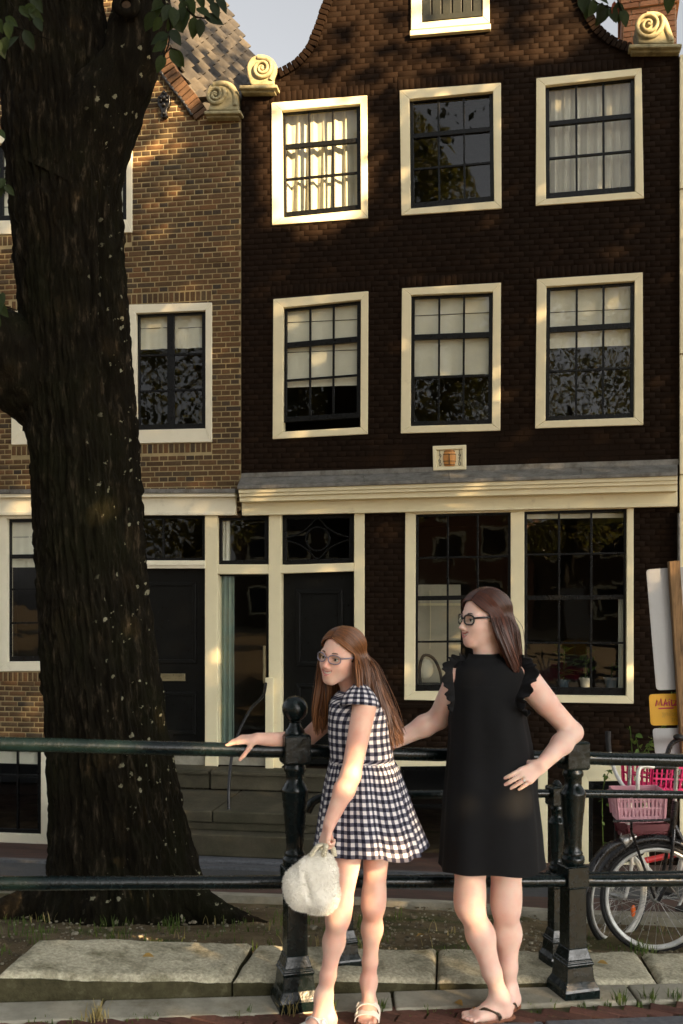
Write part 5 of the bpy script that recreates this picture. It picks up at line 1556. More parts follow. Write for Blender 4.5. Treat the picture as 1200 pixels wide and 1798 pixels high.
def bicycle(name, loc, yaw, Rw, paint, rimmat, label, refl=False, fendermat='bikeblack'):
    rt = empty(name, loc, yaw, label, 'bicycle', 'bicycles parked behind the railing')
    c = Vector((0, 0, Rw)); ax = Vector((0, 1, 0)); wb = 1.08
    wheel(rt, c, ax, Rw, rimmat, 'front_wheel', refl); wheel(rt, c + Vector((wb, 0, 0)), ax, Rw, rimmat, 'rear_wheel')
    for cx_, a0, a1 in ((0, R(-75), R(45)), (wb, R(-50), R(75))):
        mb = MB(); pts = []
        for i in range(25):
            a = R(90) - lerp(a0, a1, i / 24); pts.append((cx_ + (Rw + 0.022) * math.cos(a), 0, Rw + (Rw + 0.022) * math.sin(a)))
        mb.tube(pts, 0.028, 8, sx=1.0, up=(0, 1, 0)); o = mb.build('mudguard', M[fendermat], rt, smooth=60)
    for s_ in (-1, 1):
        MB().tube(catmull([(0, 0.055 * s_, Rw), (0.062, 0.05 * s_, Rw + 0.14), (0.088, 0.04 * s_, Rw + 0.32), (0.10, 0.02 * s_, Rw + 0.40)], 6), 0.011, 10).build('fork_blade', M[paint], rt, smooth=60)
        MB().tube([(wb, 0.06 * s_, Rw), (0.62, 0.05 * s_, Rw - 0.04)], 0.010, 8).build('chain_stay', M[paint], rt, smooth=60)
        MB().tube([(wb, 0.06 * s_, Rw), (0.80, 0.03 * s_, Rw + 0.46)], 0.009, 8).build('seat_stay', M[paint], rt, smooth=60)
    MB().tube([(0.10, 0, Rw + 0.38), (0.115, 0, Rw + 0.56)], 0.019, 14).build('head_tube', M[paint], rt, smooth=60)
    MB().tube(catmull([(0.105, 0, Rw + 0.42), (0.26, 0, Rw + 0.16), (0.44, 0, Rw + 0.02), (0.62, 0, Rw - 0.04)], 6), 0.018, 12).build('down_tube', M[paint], rt, smooth=60)
    MB().tube([(0.62, 0, Rw - 0.04), (0.82, 0, Rw + 0.52)], 0.017, 12).build('seat_tube', M[paint], rt, smooth=60)
    MB().tube([(0.82, 0, Rw + 0.5), (0.86, 0, Rw + 0.62)], 0.013, 10).build('seat_post', M['steel'], rt, smooth=60)
    mb = MB(); mb.sphere((0.89, 0, Rw + 0.65), 0.11, 14, 8, (1.15, 0.85, 0.32)); mb.sphere((0.76, 0, Rw + 0.65), 0.05, 10, 8, (1.5, 0.6, 0.5)); mb.build('saddle', M['tyre'], rt, smooth=180)
    MB().tube([(0.112, 0, Rw + 0.55), (0.125, 0, Rw + 0.80)], 0.0125, 12).build('stem', M['steel'], rt, smooth=60)
    mb = MB(); mb.torus((0.62, -0.06, Rw - 0.04), ax, 0.085, 0.008, 30, 6); mb.build('chain_wheel', M['steel'], rt, smooth=60)
    for s_ in (-1, 1):
        MB().tube([(0.62, 0.08 * s_, Rw - 0.04), (0.62 + 0.12 * s_, 0.09 * s_, Rw - 0.14)], 0.010, 8).build('crank', M['steel'], rt, smooth=60)
        MB().box(0.58 + 0.12 * s_, 0.66 + 0.12 * s_, min(0.09 * s_, 0.19 * s_), max(0.09 * s_, 0.19 * s_), Rw - 0.155, Rw - 0.13).build('pedal', M['tyre'], rt, bevel=0.005)
    return rt
BY = 5.73
hub = P(1151, 1577, BY); Rw1 = 0.320
b1 = bicycle('bicycle', (hub.x, BY, hub.z - Rw1), 0.0, Rw1, 'bikeblack', 'rim', 'black bicycle with silver rims carrying the pale pink crate')
def bq(x, y, dy=0.0): return P(x, y, BY + dy)
W_ = dict(parent=b1, space='world', smooth=60)
MB().tube([bq(1184, 1348), bq(1170, 1347, -0.04), bq(1148, 1347, -0.08)], 0.013, 10).build('handlebar', M['bikeblack'], **W_)
MB().tube(catmull([bq(1148, 1347, -0.08), bq(1130, 1346, -0.1), bq(1122, 1353, -0.11), bq(1120, 1380, -0.12), bq(1121, 1400, -0.12)], 6), 0.0115, 10).build('handlebar', M['rim'], **W_)
MB().tube(catmull([bq(1121, 1400, 0.12), bq(1098, 1383, 0.16), bq(1086, 1366, 0.2), bq(1077, 1345, 0.24), bq(1069, 1315, 0.26)], 6), 0.0115, 10).build('handlebar', M['rim'], **W_)
MB().tube([bq(1070, 1320, 0.26), bq(1068, 1300, 0.265), bq(1068, 1284, 0.27)], [0.015, 0.017, 0.018], 10).build('grip', M['tyre'], **W_)
MB().tube([bq(1077, 1442, -0.12), bq(1176, 1440, -0.12)], 0.007, 8).build('carrier_rail', M['bikeblack'], **W_)
MB().tube([bq(1077, 1440, 0.12), bq(1176, 1438, 0.12)], 0.007, 8).build('carrier_rail', M['bikeblack'], **W_)
for s_ in (-1, 1): MB().tube([bq(1109, 1443, 0.1 * s_), bq(1109, 1460, 0.08 * s_), bq(1130, 1520, 0.065 * s_), bq(1150, 1577, 0.06 * s_)], 0.008, 8).build('carrier_stay', M['bikeblack'], **W_)
lp = bq(1102, 1474, -0.02)
mb = MB(); mb.tube([lp + Vector((0.05, 0, 0.02)), lp + Vector((0.02, 0, 0.01)), lp + Vector((-0.02, 0, -0.012)), lp + Vector((-0.028, 0, -0.016))], [0.012, 0.026, 0.036, 0.034], 18); mb.build('headlamp', M['steel'], **W_)
hub2 = P(1085, 1573, 6.08); Rw2 = 0.300
b2 = bicycle('bicycle', (hub2.x, 6.08, hub2.z - Rw2), R(38), Rw2, 'bikewhite', 'greyrim', 'white framed bicycle with an orange spoke reflector', True, 'bikeblack')
W2_ = dict(parent=b2, space='world', smooth=60)
MB().tube(catmull([P(1172, 1338, 6.2), P(1173, 1322, 6.2), P(1180, 1306, 6.2), P(1194, 1298, 6.2), P(1215, 1297, 6.22), P(1240, 1300, 6.25)], 6), 0.016, 10).build('handlebar', M['bikeblack'], **W2_)
mb = MB(); mb.sphere(P(1192, 1294, 6.17), 0.034, 14, 8, (1, 1, 0.55)); mb.build('bell', M['black'], **W2_)
for k in range(3):
    MB().tube([P(1172 + k * 3, 1338, 6.2), P(1140 + k * 9, 1420, 6.2)], 0.004, 6).build('brake_cable', M['black'], **W2_)
MB().tube([P(1066, 1392, 6.1), P(1075, 1400, 6.1)], 0.01, 8).build('lamp_bracket', M['steel'], **W2_)
mb = MB(); mb.tube([P(1128, 1512, 6.35), P(1196, 1498, 6.5)], 0.02, 10); mb.build('red_tube', M['redplastic'], **W2_)

# plastic crates
def crate(name, centre, size, yaw, tilt, mat, label, nsl):
    sx, sy, sz = size
    rt = bpy.data.objects.new(name, None); COL.objects.link(rt); rt.empty_display_size = 0.1
    rt.location = centre; rt.rotation_euler = (0, tilt, yaw); WM[rt.name] = Matrix.Translation(Vector(centre)) @ Euler((0, tilt, yaw)).to_matrix().to_4x4()
    tag(rt, label, 'crate', 'plastic crates on the bicycles')
    hx, hy = sx / 2, sy / 2; t = 0.006
    fx, fy = 0.9, 0.9
    MB().box(-hx * fx, hx * fx, -hy * fy, hy * fy, 0, t).build('base', mat, rt)
    for z0, z1, e in ((sz - 0.045, sz, 1.0), (sz * 0.42, sz * 0.42 + 0.012, 0.955), (0.006, 0.035, 0.915)):
        mb = MB(); o = [(-hx * e, -hy * e), (hx * e, -hy * e), (hx * e, hy * e), (-hx * e, hy * e)]
        for k in range(4):
            a = Vector((*o[k], 0)); b = Vector((*o[(k + 1) % 4], 0)); n_ = Vector(((b - a).y, -(b - a).x, 0)).normalized() * t
            mb.hexa([a + Vector((0, 0, z0)), b + Vector((0, 0, z0)), b - n_ + Vector((0, 0, z0)), a - n_ + Vector((0, 0, z0)), a + Vector((0, 0, z1)), b + Vector((0, 0, z1)), b - n_ + Vector((0, 0, z1)), a - n_ + Vector((0, 0, z1))])
        mb.build('rim_band' if z1 == sz else 'band', mat, rt, bevel=0.002)
    mb = MB(); mb.torus((0, 0, 0), (0, 0, 1), 1, 0.0, 4, 3)
    for side in range(4):
        n = nsl if side % 2 == 0 else max(4, nsl * 2 // 3)
        for i in range(n + 1):
            f = lerp(-1, 1, i / n); wd_ = 0.006 if 0 < i < n else 0.012
            def pt(e, z, off):
                if side == 0: return Vector((f * hx * e + off, -hy * e, z))
                if side == 2: return Vector((f * hx * e + off, hy * e, z))
                if side == 1: return Vector((hx * e, f * hy * e + off, z))
                return Vector((-hx * e, f * hy * e + off, z))
            a0, a1, b0, b1 = pt(0.912, 0.02, -wd_), pt(0.912, 0.02, wd_), pt(0.995, sz - 0.02, -wd_), pt(0.995, sz - 0.02, wd_)
            n_ = (Vector((0, 1, 0)), Vector((-1, 0, 0)), Vector((0, -1, 0)), Vector((1, 0, 0)))[side] * 0.004
            MB().hexa([a0, a1, a1 + n_, a0 + n_, b0, b1, b1 + n_, b0 + n_]).build('slat', mat, rt)
    return rt
M['palepink'] = simple('pale_pink_plastic', (0.64, 0.35, 0.40), 0.45, 0.1, 10, 0.0006, 60)
M['hotpink'] = simple('hot_pink_plastic', (0.62, 0.015, 0.12), 0.4, 0.1, 10, 0.0006, 60)
M['darkred'] = simple('dark_red_plastic', (0.12, 0.02, 0.025), 0.5, 0.2, 10)
crate('plastic_crate', bq(1120, 1438, 0.0), (0.275, 0.21, 0.175), R(-4), R(-2), M['palepink'], 'pale pink plastic crate on the front of the black bicycle', 12)
crate('plastic_crate', P(1160, 1388, 6.3), (0.42, 0.28, 0.20), R(24), R(6), M['hotpink'], 'hot pink plastic crate behind the pale pink crate', 10)
crate('plastic_crate', P(1128, 1470, 6.15), (0.27, 0.2, 0.10), R(5), 0, M['darkred'], 'dark red plastic basket below the pale pink crate', 12)

# ------------------------------------------------------------------ road sign stake seen from behind
M['signgrey'] = simple('grey_sign_back', (0.40, 0.41, 0.41), 0.5, 0.06, 3, 0.0006, 60, metal=0.1)
M['signyellow'] = simple('yellow_sign_paint', (0.68, 0.36, 0.012), 0.45, 0.06, 3)
M['ghost'] = simple('faded_letter_paint', (0.52, 0.30, 0.02), 0.5, 0.06, 3)
M['magenta'] = simple('magenta_marker', (0.50, 0.015, 0.09), 0.5, 0.1, 3)
M['wood'] = simple('weathered_timber', (0.22, 0.13, 0.055), 0.8, 0.4, 5, 0.003, 40, vscale=(6, 6, 0.6), dirt=((0.06, 0.035, 0.018), 9, 0.5, 0.7))
SY = 6.35
sg = empty('road_sign', (P(1200, 1600, SY).x, SY, gz(2.2, SY)), 0, 'backs of grey and yellow road signs on a wooden stake', 'sign')
def board(pts, name, mat, dep, th=0.006, rad=7):
    out = []
    n = len(pts)
    for i in range(n):
        p = Vector((*pts[i], 0)); a = Vector((*pts[i - 1], 0)); b = Vector((*pts[(i + 1) % n], 0))
        d0 = (a - p).normalized() * rad; d1 = (b - p).normalized() * rad
        for t in (0, 0.25, 0.5, 0.75, 1): out.append(p + d0 * (1 - t) ** 2 + d1 * t ** 2)
    vs = [P(q.x, q.y, dep) for q in out] + [P(q.x, q.y, dep) + Vector((0, th, 0)) for q in out]
    k = len(out)
    mb = MB(); mb.add(vs, [tuple(range(k)), tuple(range(2 * k - 1, k - 1, -1))] + [(i, i + k, (i + 1) % k + k, (i + 1) % k) for i in range(k)])
    return mb.build(name, mat, sg, space='world')
board([(1135, 1000), (1235, 993), (1252, 1208), (1153, 1212)], 'large_board', M['signgrey'], SY + 0.03)
yb = board([(1140, 1219), (1240, 1217), (1243, 1272), (1143, 1274)], 'yellow_board', M['signyellow'], SY + 0.05)
board([(1146, 1279), (1250, 1278), (1252, 1332), (1152, 1332)], 'lower_board', M['signgrey'], SY + 0.03)
wp = MB(); a0, a1 = P(1183, 985, SY), P(1226, 1580, SY); a1.z = gz(a1.x, SY) - 0.05
ax_ = Vector((0.034, 0, 0.003)); ay_ = Vector((0, 0.022, 0))
wp.hexa([a1 - ax_ - ay_, a1 + ax_ - ay_, a1 + ax_ + ay_, a1 - ax_ + ay_, a0 - ax_ - ay_, a0 + ax_ - ay_, a0 + ax_ + ay_, a0 - ax_ + ay_])
wp.build('stake', M['wood'], sg, space='world', bevel=0.004)
MB().tube([P(1196, 1205, SY + 0.045), P(1196, 1300, SY + 0.045)], 0.018, 8).build('clamp_strip', M['signgrey'], sg, space='world')
gr = []
for st_ in ([(1152, 1240), (1154, 1229), (1157, 1238), (1161, 1227), (1163, 1239)], [(1166, 1240), (1169, 1228), (1172, 1239)], [(1167, 1236), (1173, 1234)], [(1175, 1231), (1176, 1239)], [(1175.5, 1227), (1176, 1228)], [(1180, 1239), (1179, 1229), (1188, 1231), (1184, 1238), (1180, 1239.5)], [(1184, 1238), (1192, 1237)], [(1157, 1244), (1170, 1243.4), (1183, 1243)]):
    MB().tube([P(x, y, SY + 0.0475) for x, y in st_], 0.0042, 6).build('marker_stroke', M['magenta'], yb, space='world')
for word, px_, py__, sz in (('ngeling', 1180, 1253, 0.035), ('ent', 1187, 1263, 0.035)):
    me = text_mesh(word, sz * 1.3); me.materials.append(M['ghost'])
    o = inst('faded_lettering', me, yb, (0, 0, 0))
    o.matrix_local = WM[yb.name].inverted() @ Matrix.Translation(P(px_, py__, SY + 0.0478)) @ Matrix.Rotation(R(180), 4, 'Z') @ Matrix.Rotation(R(90), 4, 'X')

# climbing weeds on the dark wall behind the bicycles
vt = empty('climbing_plant', inside(1110, 1500, -0.25), 0, 'thin climbing weed with small yellow green leaves by the dark wall', 'plant')
Mv = WM[vt.name].inverted()
lv = leaf_data(M['vine'], L=0.075, W=0.05, n=4)
stems = [[(1120, 1500), (1118, 1400), (1112, 1340), (1108, 1290), (1106, 1275)], [(1130, 1500), (1128, 1380), (1122, 1320), (1116, 1292)], [(1128, 1360), (1136, 1330), (1144, 1300)], [(1118, 1350), (1130, 1322), (1148, 1298), (1158, 1280)], [(1060, 1500), (1058, 1400), (1066, 1362), (1078, 1350)], [(1150, 1300), (1165, 1270), (1180, 1215)]]
for pts in stems:
    w3 = [inside(x, y, -0.25) for x, y in pts]
    MB().tube(catmull(w3, 5), 0.005, 5).build('stem', M['vine'], vt, space='world')
    for k in range(13):
        s_ = random.randint(0, len(w3) - 2); p = w3[s_].lerp(w3[s_ + 1], random.random())
        if p.z < 0.0 - 1.0: continue
        o = bpy.data.objects.new('leaf', lv); COL.objects.link(o); o.parent = vt
        o.matrix_local = Mv @ Matrix.Translation(p + Vector((random.uniform(-.05, .05), random.uniform(-.05, .02), random.uniform(-.04, .04)))) @ Euler((random.uniform(-1.2, 0.6), random.uniform(-1, 1), random.uniform(0, 6))).to_matrix().to_4x4() @ Matrix.Scale(random.uniform(0.6, 1.2), 4)

# ------------------------------------------------------------------ weeds, grass, gravel, fallen leaves
M['grass'] = leaf_mat('weed_blade', (0.06, 0.11, 0.02), (0.13, 0.17, 0.035), 0.3)
M['drygrass'] = leaf_mat('dry_blade', (0.30, 0.24, 0.09), (0.42, 0.34, 0.14), 0.3)
def blades(spots, name, mat, label, hmin=0.02, hmax=0.06):
    V = []; Fq = []
    for (x, y, z, n, rad, h) in spots:
        for k in range(n):
            a = random.uniform(0, 6.28); d = rad * math.sqrt(random.random()); px_, py__ = x + d * math.cos(a), y + d * math.sin(a)
            hh = h * random.uniform(0.4, 1.0); ln = random.uniform(0.1, 0.7) * hh; b = random.uniform(0, 6.28); w = random.uniform(0.0018, 0.0035)
            dx, dy = math.cos(b), math.sin(b); n0 = len(V)
            V += [(px_ - dy * w, py__ + dx * w, z - 0.004), (px_ + dy * w, py__ - dx * w, z - 0.004), (px_ + dx * ln * 0.4 + dy * w * .8, py__ + dy * ln * 0.4 - dx * w * .8, z + hh * 0.6), (px_ + dx * ln * 0.4 - dy * w * .8, py__ + dy * ln * 0.4 + dx * w * .8, z + hh * 0.6), (px_ + dx * ln + dy * 0.0006, py__ + dy * ln, z + hh), (px_ + dx * ln - dy * 0.0006, py__ + dy * ln, z + hh)]
            Fq += [(n0, n0 + 1, n0 + 2, n0 + 3), (n0 + 3, n0 + 2, n0 + 4, n0 + 5)]
    o = np_mesh(name, np.array(V), np.array(Fq), mat, smooth=None)
    tag(o, label, 'weeds', kind='stuff'); return o
sp = []
for X in np.arange(-2.4, 2.6, 0.07):
    if random.random() < 0.7: sp.append((X + random.uniform(-.03, .03), rail_y(X) - 0.085 + random.uniform(-.012, .012), front_z(X) - 0.004, random.randint(3, 14), 0.03, random.uniform(0.012, 0.05)))
for X in (1.17, 1.30, 1.42, 1.62, 1.75, 0.62, 0.15, -0.05): sp.append((X, rail_y(X) - 0.07, front_z(X), 26, 0.028, 0.065))
for k in range(220):
    X = random.uniform(-2.4, 2.6); r_ = random.uniform(-0.235, -0.09); sp.append((X, rail_y(X) + r_, front_z(X) - 0.004, 4, 0.02, 0.012))
blades(sp, 'grass', M['grass'], 'small green weeds sprouting along the kerb and between bricks')
sp = []
for k in range(150):
    X = random.uniform(-2.2, 2.6); Y = rail_y(X) + random.uniform(0.5, 2.2)
    if vnoise(np.array([X * 1.6]), np.array([Y * 1.6]), seed=5)[0] < 0.5: continue
    sp.append((X, Y, gz(X, Y) + 0.005, random.randint(6, 20), 0.07, random.uniform(0.03, 0.07)))
for (x, y, r_) in ((1170, 1685, 0.48), (1040, 1680, 0.50), (830, 1668, 0.47), (790, 1690, 0.40), (640, 1672, 0.47)):
    X = (x - 600) / F * 4.5; sp.append((X, rail_y(X) + r_ + 0.04, gz(X, rail_y(X) + r_) + 0.0, 40, 0.06, 0.07))
blades(sp, 'grass', M['grass'], 'patches of short grass on the soil around the tree')
sp = [((x - 600) / F * 3.85, rail_y((x - 600) / F * 3.85) - 0.09, front_z((x - 600) / F * 3.85), 12, 0.03, 0.085) for x in (175, 188, 198, 500, 512)]
for k in range(40):
    X = random.uniform(-2.2, 2.6); Y = rail_y(X) + random.uniform(0.5, 2.0); sp.append((X, Y, gz(X, Y) + 0.005, 4, 0.05, 0.06))
blades(sp, 'dry_grass', M['drygrass'], 'straw coloured dry grass tufts at the kerb and on the soil')
# gravel
pebble = MB().sphere((0, 0, 0), 1.0, 6, 4, (1, 0.8, 0.55)); pv = np.array(pebble.v)
pf = [f if len(f) == 4 else (*f, f[2]) for f in pebble.f]
V = []; Fq = []; n0 = 0
for k in range(2600):
    X = random.uniform(-2.4, 2.6); Y = rail_y(X) + 0.5 + 2.0 * random.random() ** 1.3
    s_ = random.uniform(0.004, 0.012) * (2.2 if random.random() < 0.04 else 1); a = random.uniform(0, 6.28)
    c_, s2 = math.cos(a), math.sin(a)
    q_ = pv * s_ * np.array([1, random.uniform(0.7, 1.2), 1]); q_ = np.stack([q_[:, 0] * c_ - q_[:, 1] * s2, q_[:, 0] * s2 + q_[:, 1] * c_, q_[:, 2]], 1) + np.array([X, Y, gz(X, Y) + 0.006])
    V.append(q_); Fq += [tuple(i + n0 for i in f) for f in pebble.f if len(f) == 4]; n0 += len(pv)
M['pebble'] = piece_mat('pale_pebble', [(0.0, (0.10, 0.085, 0.055)), (0.6, (0.22, 0.19, 0.13)), (1.0, (0.36, 0.33, 0.25))], 0.9, 60, 0.3, 0)
tag(np_mesh('gravel', np.concatenate(V), np.array(Fq), M['pebble'], smooth=180), 'scattered pale pebbles on the soil', 'gravel', kind='stuff')
M['fallen'] = leaf_mat('fallen_leaf', (0.30, 0.16, 0.04), (0.42, 0.28, 0.08), 0.2)
lf = leaf_data(M['fallen'], L=0.05, W=0.032, fold=0.5, n=4)
for i, (x, y, dep, lab) in enumerate(((250, 1666, 4.02, 'small brown leaf lying on the raised granite slab'), (745, 1638, 5.15, 'yellow leaf lying on the soil behind the girl and woman'), (800, 1768, 4.06, 'brown leaf lying on the kerb beside the woman'), (1049, 1690, 4.52, 'curled brown leaf on the slab right of the end post'), (640, 1521, 9.6, 'yellow leaf on the brick pavement below the stoop'))):
    p = P(x, y, dep)
    p.z = {0: 0.175, 2: front_z(p.x) + 0.014, 3: -0.03}.get(i, gz(p.x, p.y) + 0.02)
    o = bpy.data.objects.new('fallen_leaf', lf); COL.objects.link(o); o.location = p; o.rotation_euler = (0.15, 0.2, random.uniform(0, 6)); tag(o, lab, 'leaf', 'fallen leaves')
    if i == 4: o.scale = (1.6, 1.6, 1.6)

# ------------------------------------------------------------------ people: smooth body surfaces from blended shapes
class Sdf:
    def __init__(s): s.p = []
    def rc(s, a, b, ra, rb, k=0.02): s.p.append(('rc', np.array(tuple(a)), np.array(tuple(b)), ra, rb, k)); return s
    def el(s, c, r, rot=None, k=0.02): s.p.append(('el', np.array(tuple(c)), np.array(tuple(r)), np.eye(3) if rot is None else np.array(rot), None, k)); return s
    def sub(s, c, r, rot=None, k=0.006): s.p.append(('sub', np.array(tuple(c)), np.array(tuple(r)), np.eye(3) if rot is None else np.array(rot), None, k)); return s
    def mesh(s, res):
        lo = np.full(3, 1e9); hi = np.full(3, -1e9); bbs = []
        for q in s.p:
            m = q[5] + 3 * res
            if q[0] == 'rc': a = np.minimum(q[1] - q[3], q[2] - q[4]); b = np.maximum(q[1] + q[3], q[2] + q[4])
            else: R_ = q[2].max(); a = q[1] - R_; b = q[1] + R_
            bbs.append((a - m, b + m)); lo = np.minimum(lo, a - m); hi = np.maximum(hi, b + m)
        n = np.ceil((hi - lo) / res).astype(int) + 2
        G = np.full(n, 0.2, dtype=np.float32)
        ax = [lo[i] + np.arange(n[i]) * res for i in range(3)]
        for q, (a, b) in zip(s.p, bbs):
            i0 = np.clip(np.floor((a - lo) / res).astype(int), 0, n); i1 = np.clip(np.ceil((b - lo) / res).astype(int) + 1, 0, n)
            sl = tuple(slice(i0[i], i1[i]) for i in range(3))
            X, Y, Z = np.meshgrid(ax[0][sl[0]], ax[1][sl[1]], ax[2][sl[2]], indexing='ij', sparse=True)
            if q[0] == 'rc':
                ba = q[2] - q[1]; L2 = max(1e-12, (ba * ba).sum())
                px, py, pz = X - q[1][0], Y - q[1][1], Z - q[1][2]
                h = np.clip((px * ba[0] + py * ba[1] + pz * ba[2]) / L2, 0, 1)
                d = np.sqrt((px - ba[0] * h) ** 2 + (py - ba[1] * h) ** 2 + (pz - ba[2] * h) ** 2) - (q[3] + (q[4] - q[3]) * h)
            else:
                px, py, pz = X - q[1][0], Y - q[1][1], Z - q[1][2]; Rm = q[3]
                lx = (px * Rm[0, 0] + py * Rm[1, 0] + pz * Rm[2, 0]); ly = (px * Rm[0, 1] + py * Rm[1, 1] + pz * Rm[2, 1]); lz = (px * Rm[0, 2] + py * Rm[1, 2] + pz * Rm[2, 2])
                r = q[2]
                k0 = np.sqrt((lx / r[0]) ** 2 + (ly / r[1]) ** 2 + (lz / r[2]) ** 2); k1 = np.sqrt((lx / r[0] ** 2) ** 2 + (ly / r[1] ** 2) ** 2 + (lz / r[2] ** 2) ** 2) + 1e-9
                d = k0 * (k0 - 1) / k1
            g = G[sl]; k = q[5]
            if q[0] == 'sub':
                d = -d; h = np.maximum(k - np.abs(g - d), 0) / k
                G[sl] = np.maximum(g, d) + h * h * k * 0.25
            else:
                h = np.maximum(k - np.abs(g - d), 0) / k
                G[sl] = np.minimum(g, d) - h * h * k * 0.25
        return surface_nets(G, lo, res)

def surface_nets(G, lo, res):
    S = G < 0
    nx, ny, nz = G.shape
    c = S[:-1, :-1, :-1].astype(np.int8)
    tot = np.zeros((nx - 1, ny - 1, nz - 1), np.int8)
    for dx in (0, 1):
        for dy in (0, 1):
            for dz in (0, 1): tot += S[dx:nx - 1 + dx, dy:ny - 1 + dy, dz:nz - 1 + dz]
    act = (tot > 0) & (tot < 8)
    idx = np.argwhere(act); ids = -np.ones(act.shape, np.int64); ids[act] = np.arange(len(idx))
    cor = {}
    for dx in (0, 1):
        for dy in (0, 1):
            for dz in (0, 1): cor[(dx, dy, dz)] = G[idx[:, 0] + dx, idx[:, 1] + dy, idx[:, 2] + dz].astype(np.float64)
    acc = np.zeros((len(idx), 3)); cnt = np.zeros(len(idx))
    for a in cor:
        for ax in range(3):
            if a[ax] == 0:
                b = list(a); b[ax] = 1; b = tuple(b)
                va, vb = cor[a], cor[b]; m = (va < 0) != (vb < 0)
                t = np.where(m, va / np.where(m, va - vb, 1), 0)
                pos = np.array(a, float)[None, :].repeat(len(idx), 0); pos[:, ax] = t
                acc[m] += pos[m]; cnt[m] += 1
    V = lo + (idx + acc / cnt[:, None]) * res
    quads = []
    for ax in range(3):
        sl0 = [slice(None)] * 3; sl1 = [slice(None)] * 3; sl0[ax] = slice(0, -1); sl1[ax] = slice(1, None)
        e = S[tuple(sl0)] != S[tuple(sl1)]
        o = [k for k in range(3) if k != ax]
        p = np.argwhere(e)
        p = p[(p[:, o[0]] > 0) & (p[:, o[1]] > 0) & (p[:, o[0]] < G.shape[o[0]] - 1) & (p[:, o[1]] < G.shape[o[1]] - 1)]
        inside_ = S[p[:, 0], p[:, 1], p[:, 2]]
        cs = []
        for d0, d1 in ((-1, -1), (0, -1), (0, 0), (-1, 0)):
            q = p.copy(); q[:, o[0]] += d0; q[:, o[1]] += d1; cs.append(ids[q[:, 0], q[:, 1], q[:, 2]])
        Q = np.stack(cs, 1)
        flip = inside_ if ax != 1 else ~inside_
        Q[~flip] = Q[~flip][:, ::-1]
        quads.append(Q[(Q >= 0).all(1)])
    return V, np.concatenate(quads)

def smooth_verts(V, Q, it=2, f=0.5):
    n = len(V)
    e = np.concatenate([Q[:, [0, 1]], Q[:, [1, 2]], Q[:, [2, 3]], Q[:, [3, 0]]]); e = np.concatenate([e, e[:, ::-1]])
    deg = np.bincount(e[:, 0], minlength=n).astype(float)
    for _ in range(it):
        s = np.stack([np.bincount(e[:, 0], weights=V[e[:, 1], k], minlength=n) for k in range(3)], 1)
        V = V + (s / np.maximum(deg, 1)[:, None] - V) * f
    return V

def skin_mat(name, c, red):
    m, nt, b = new_mat(name)
    vec = coords(nt)
    n1 = noise(nt, vec, 14, 5, 0.6); n2 = noise(nt, vec, 160, 3, 0.6)
    col = mixc(nt, ramp(nt, n1, [(0.38, 0.0), (0.66, 0.8)]), c, red)
    nt.links.new(col, b.inputs['Base Color'])
    b.inputs['Roughness'].default_value = 0.5; b.inputs['Specular IOR Level'].default_value = 0.35
    b.inputs['Subsurface Weight'].default_value = 0.25
    b.inputs['Subsurface Radius'].default_value = (1.0, 0.35, 0.2); b.inputs['Subsurface Scale'].default_value = 0.008
    bump(nt, b, n2, 0.001, 0.35)
    return m
M['skinw'] = skin_mat('fair_skin', (0.79, 0.565, 0.47), (0.77, 0.455, 0.37))
M['sking'] = skin_mat('warm_fair_skin', (0.77, 0.505, 0.395), (0.75, 0.39, 0.295))
M['lips'] = simple('lip_skin', (0.52, 0.19, 0.17), 0.4, 0.1, 40)
M['teeth'] = simple('teeth', (0.75, 0.70, 0.60), 0.3, 0.03, 40)
M['eyewhite'] = simple('eye_white', (0.68, 0.66, 0.62), 0.15, 0.03, 40)
M['iris'] = simple('dark_iris', (0.02, 0.014, 0.01), 0.1, 0.2, 200)
M['blackcloth'] = None

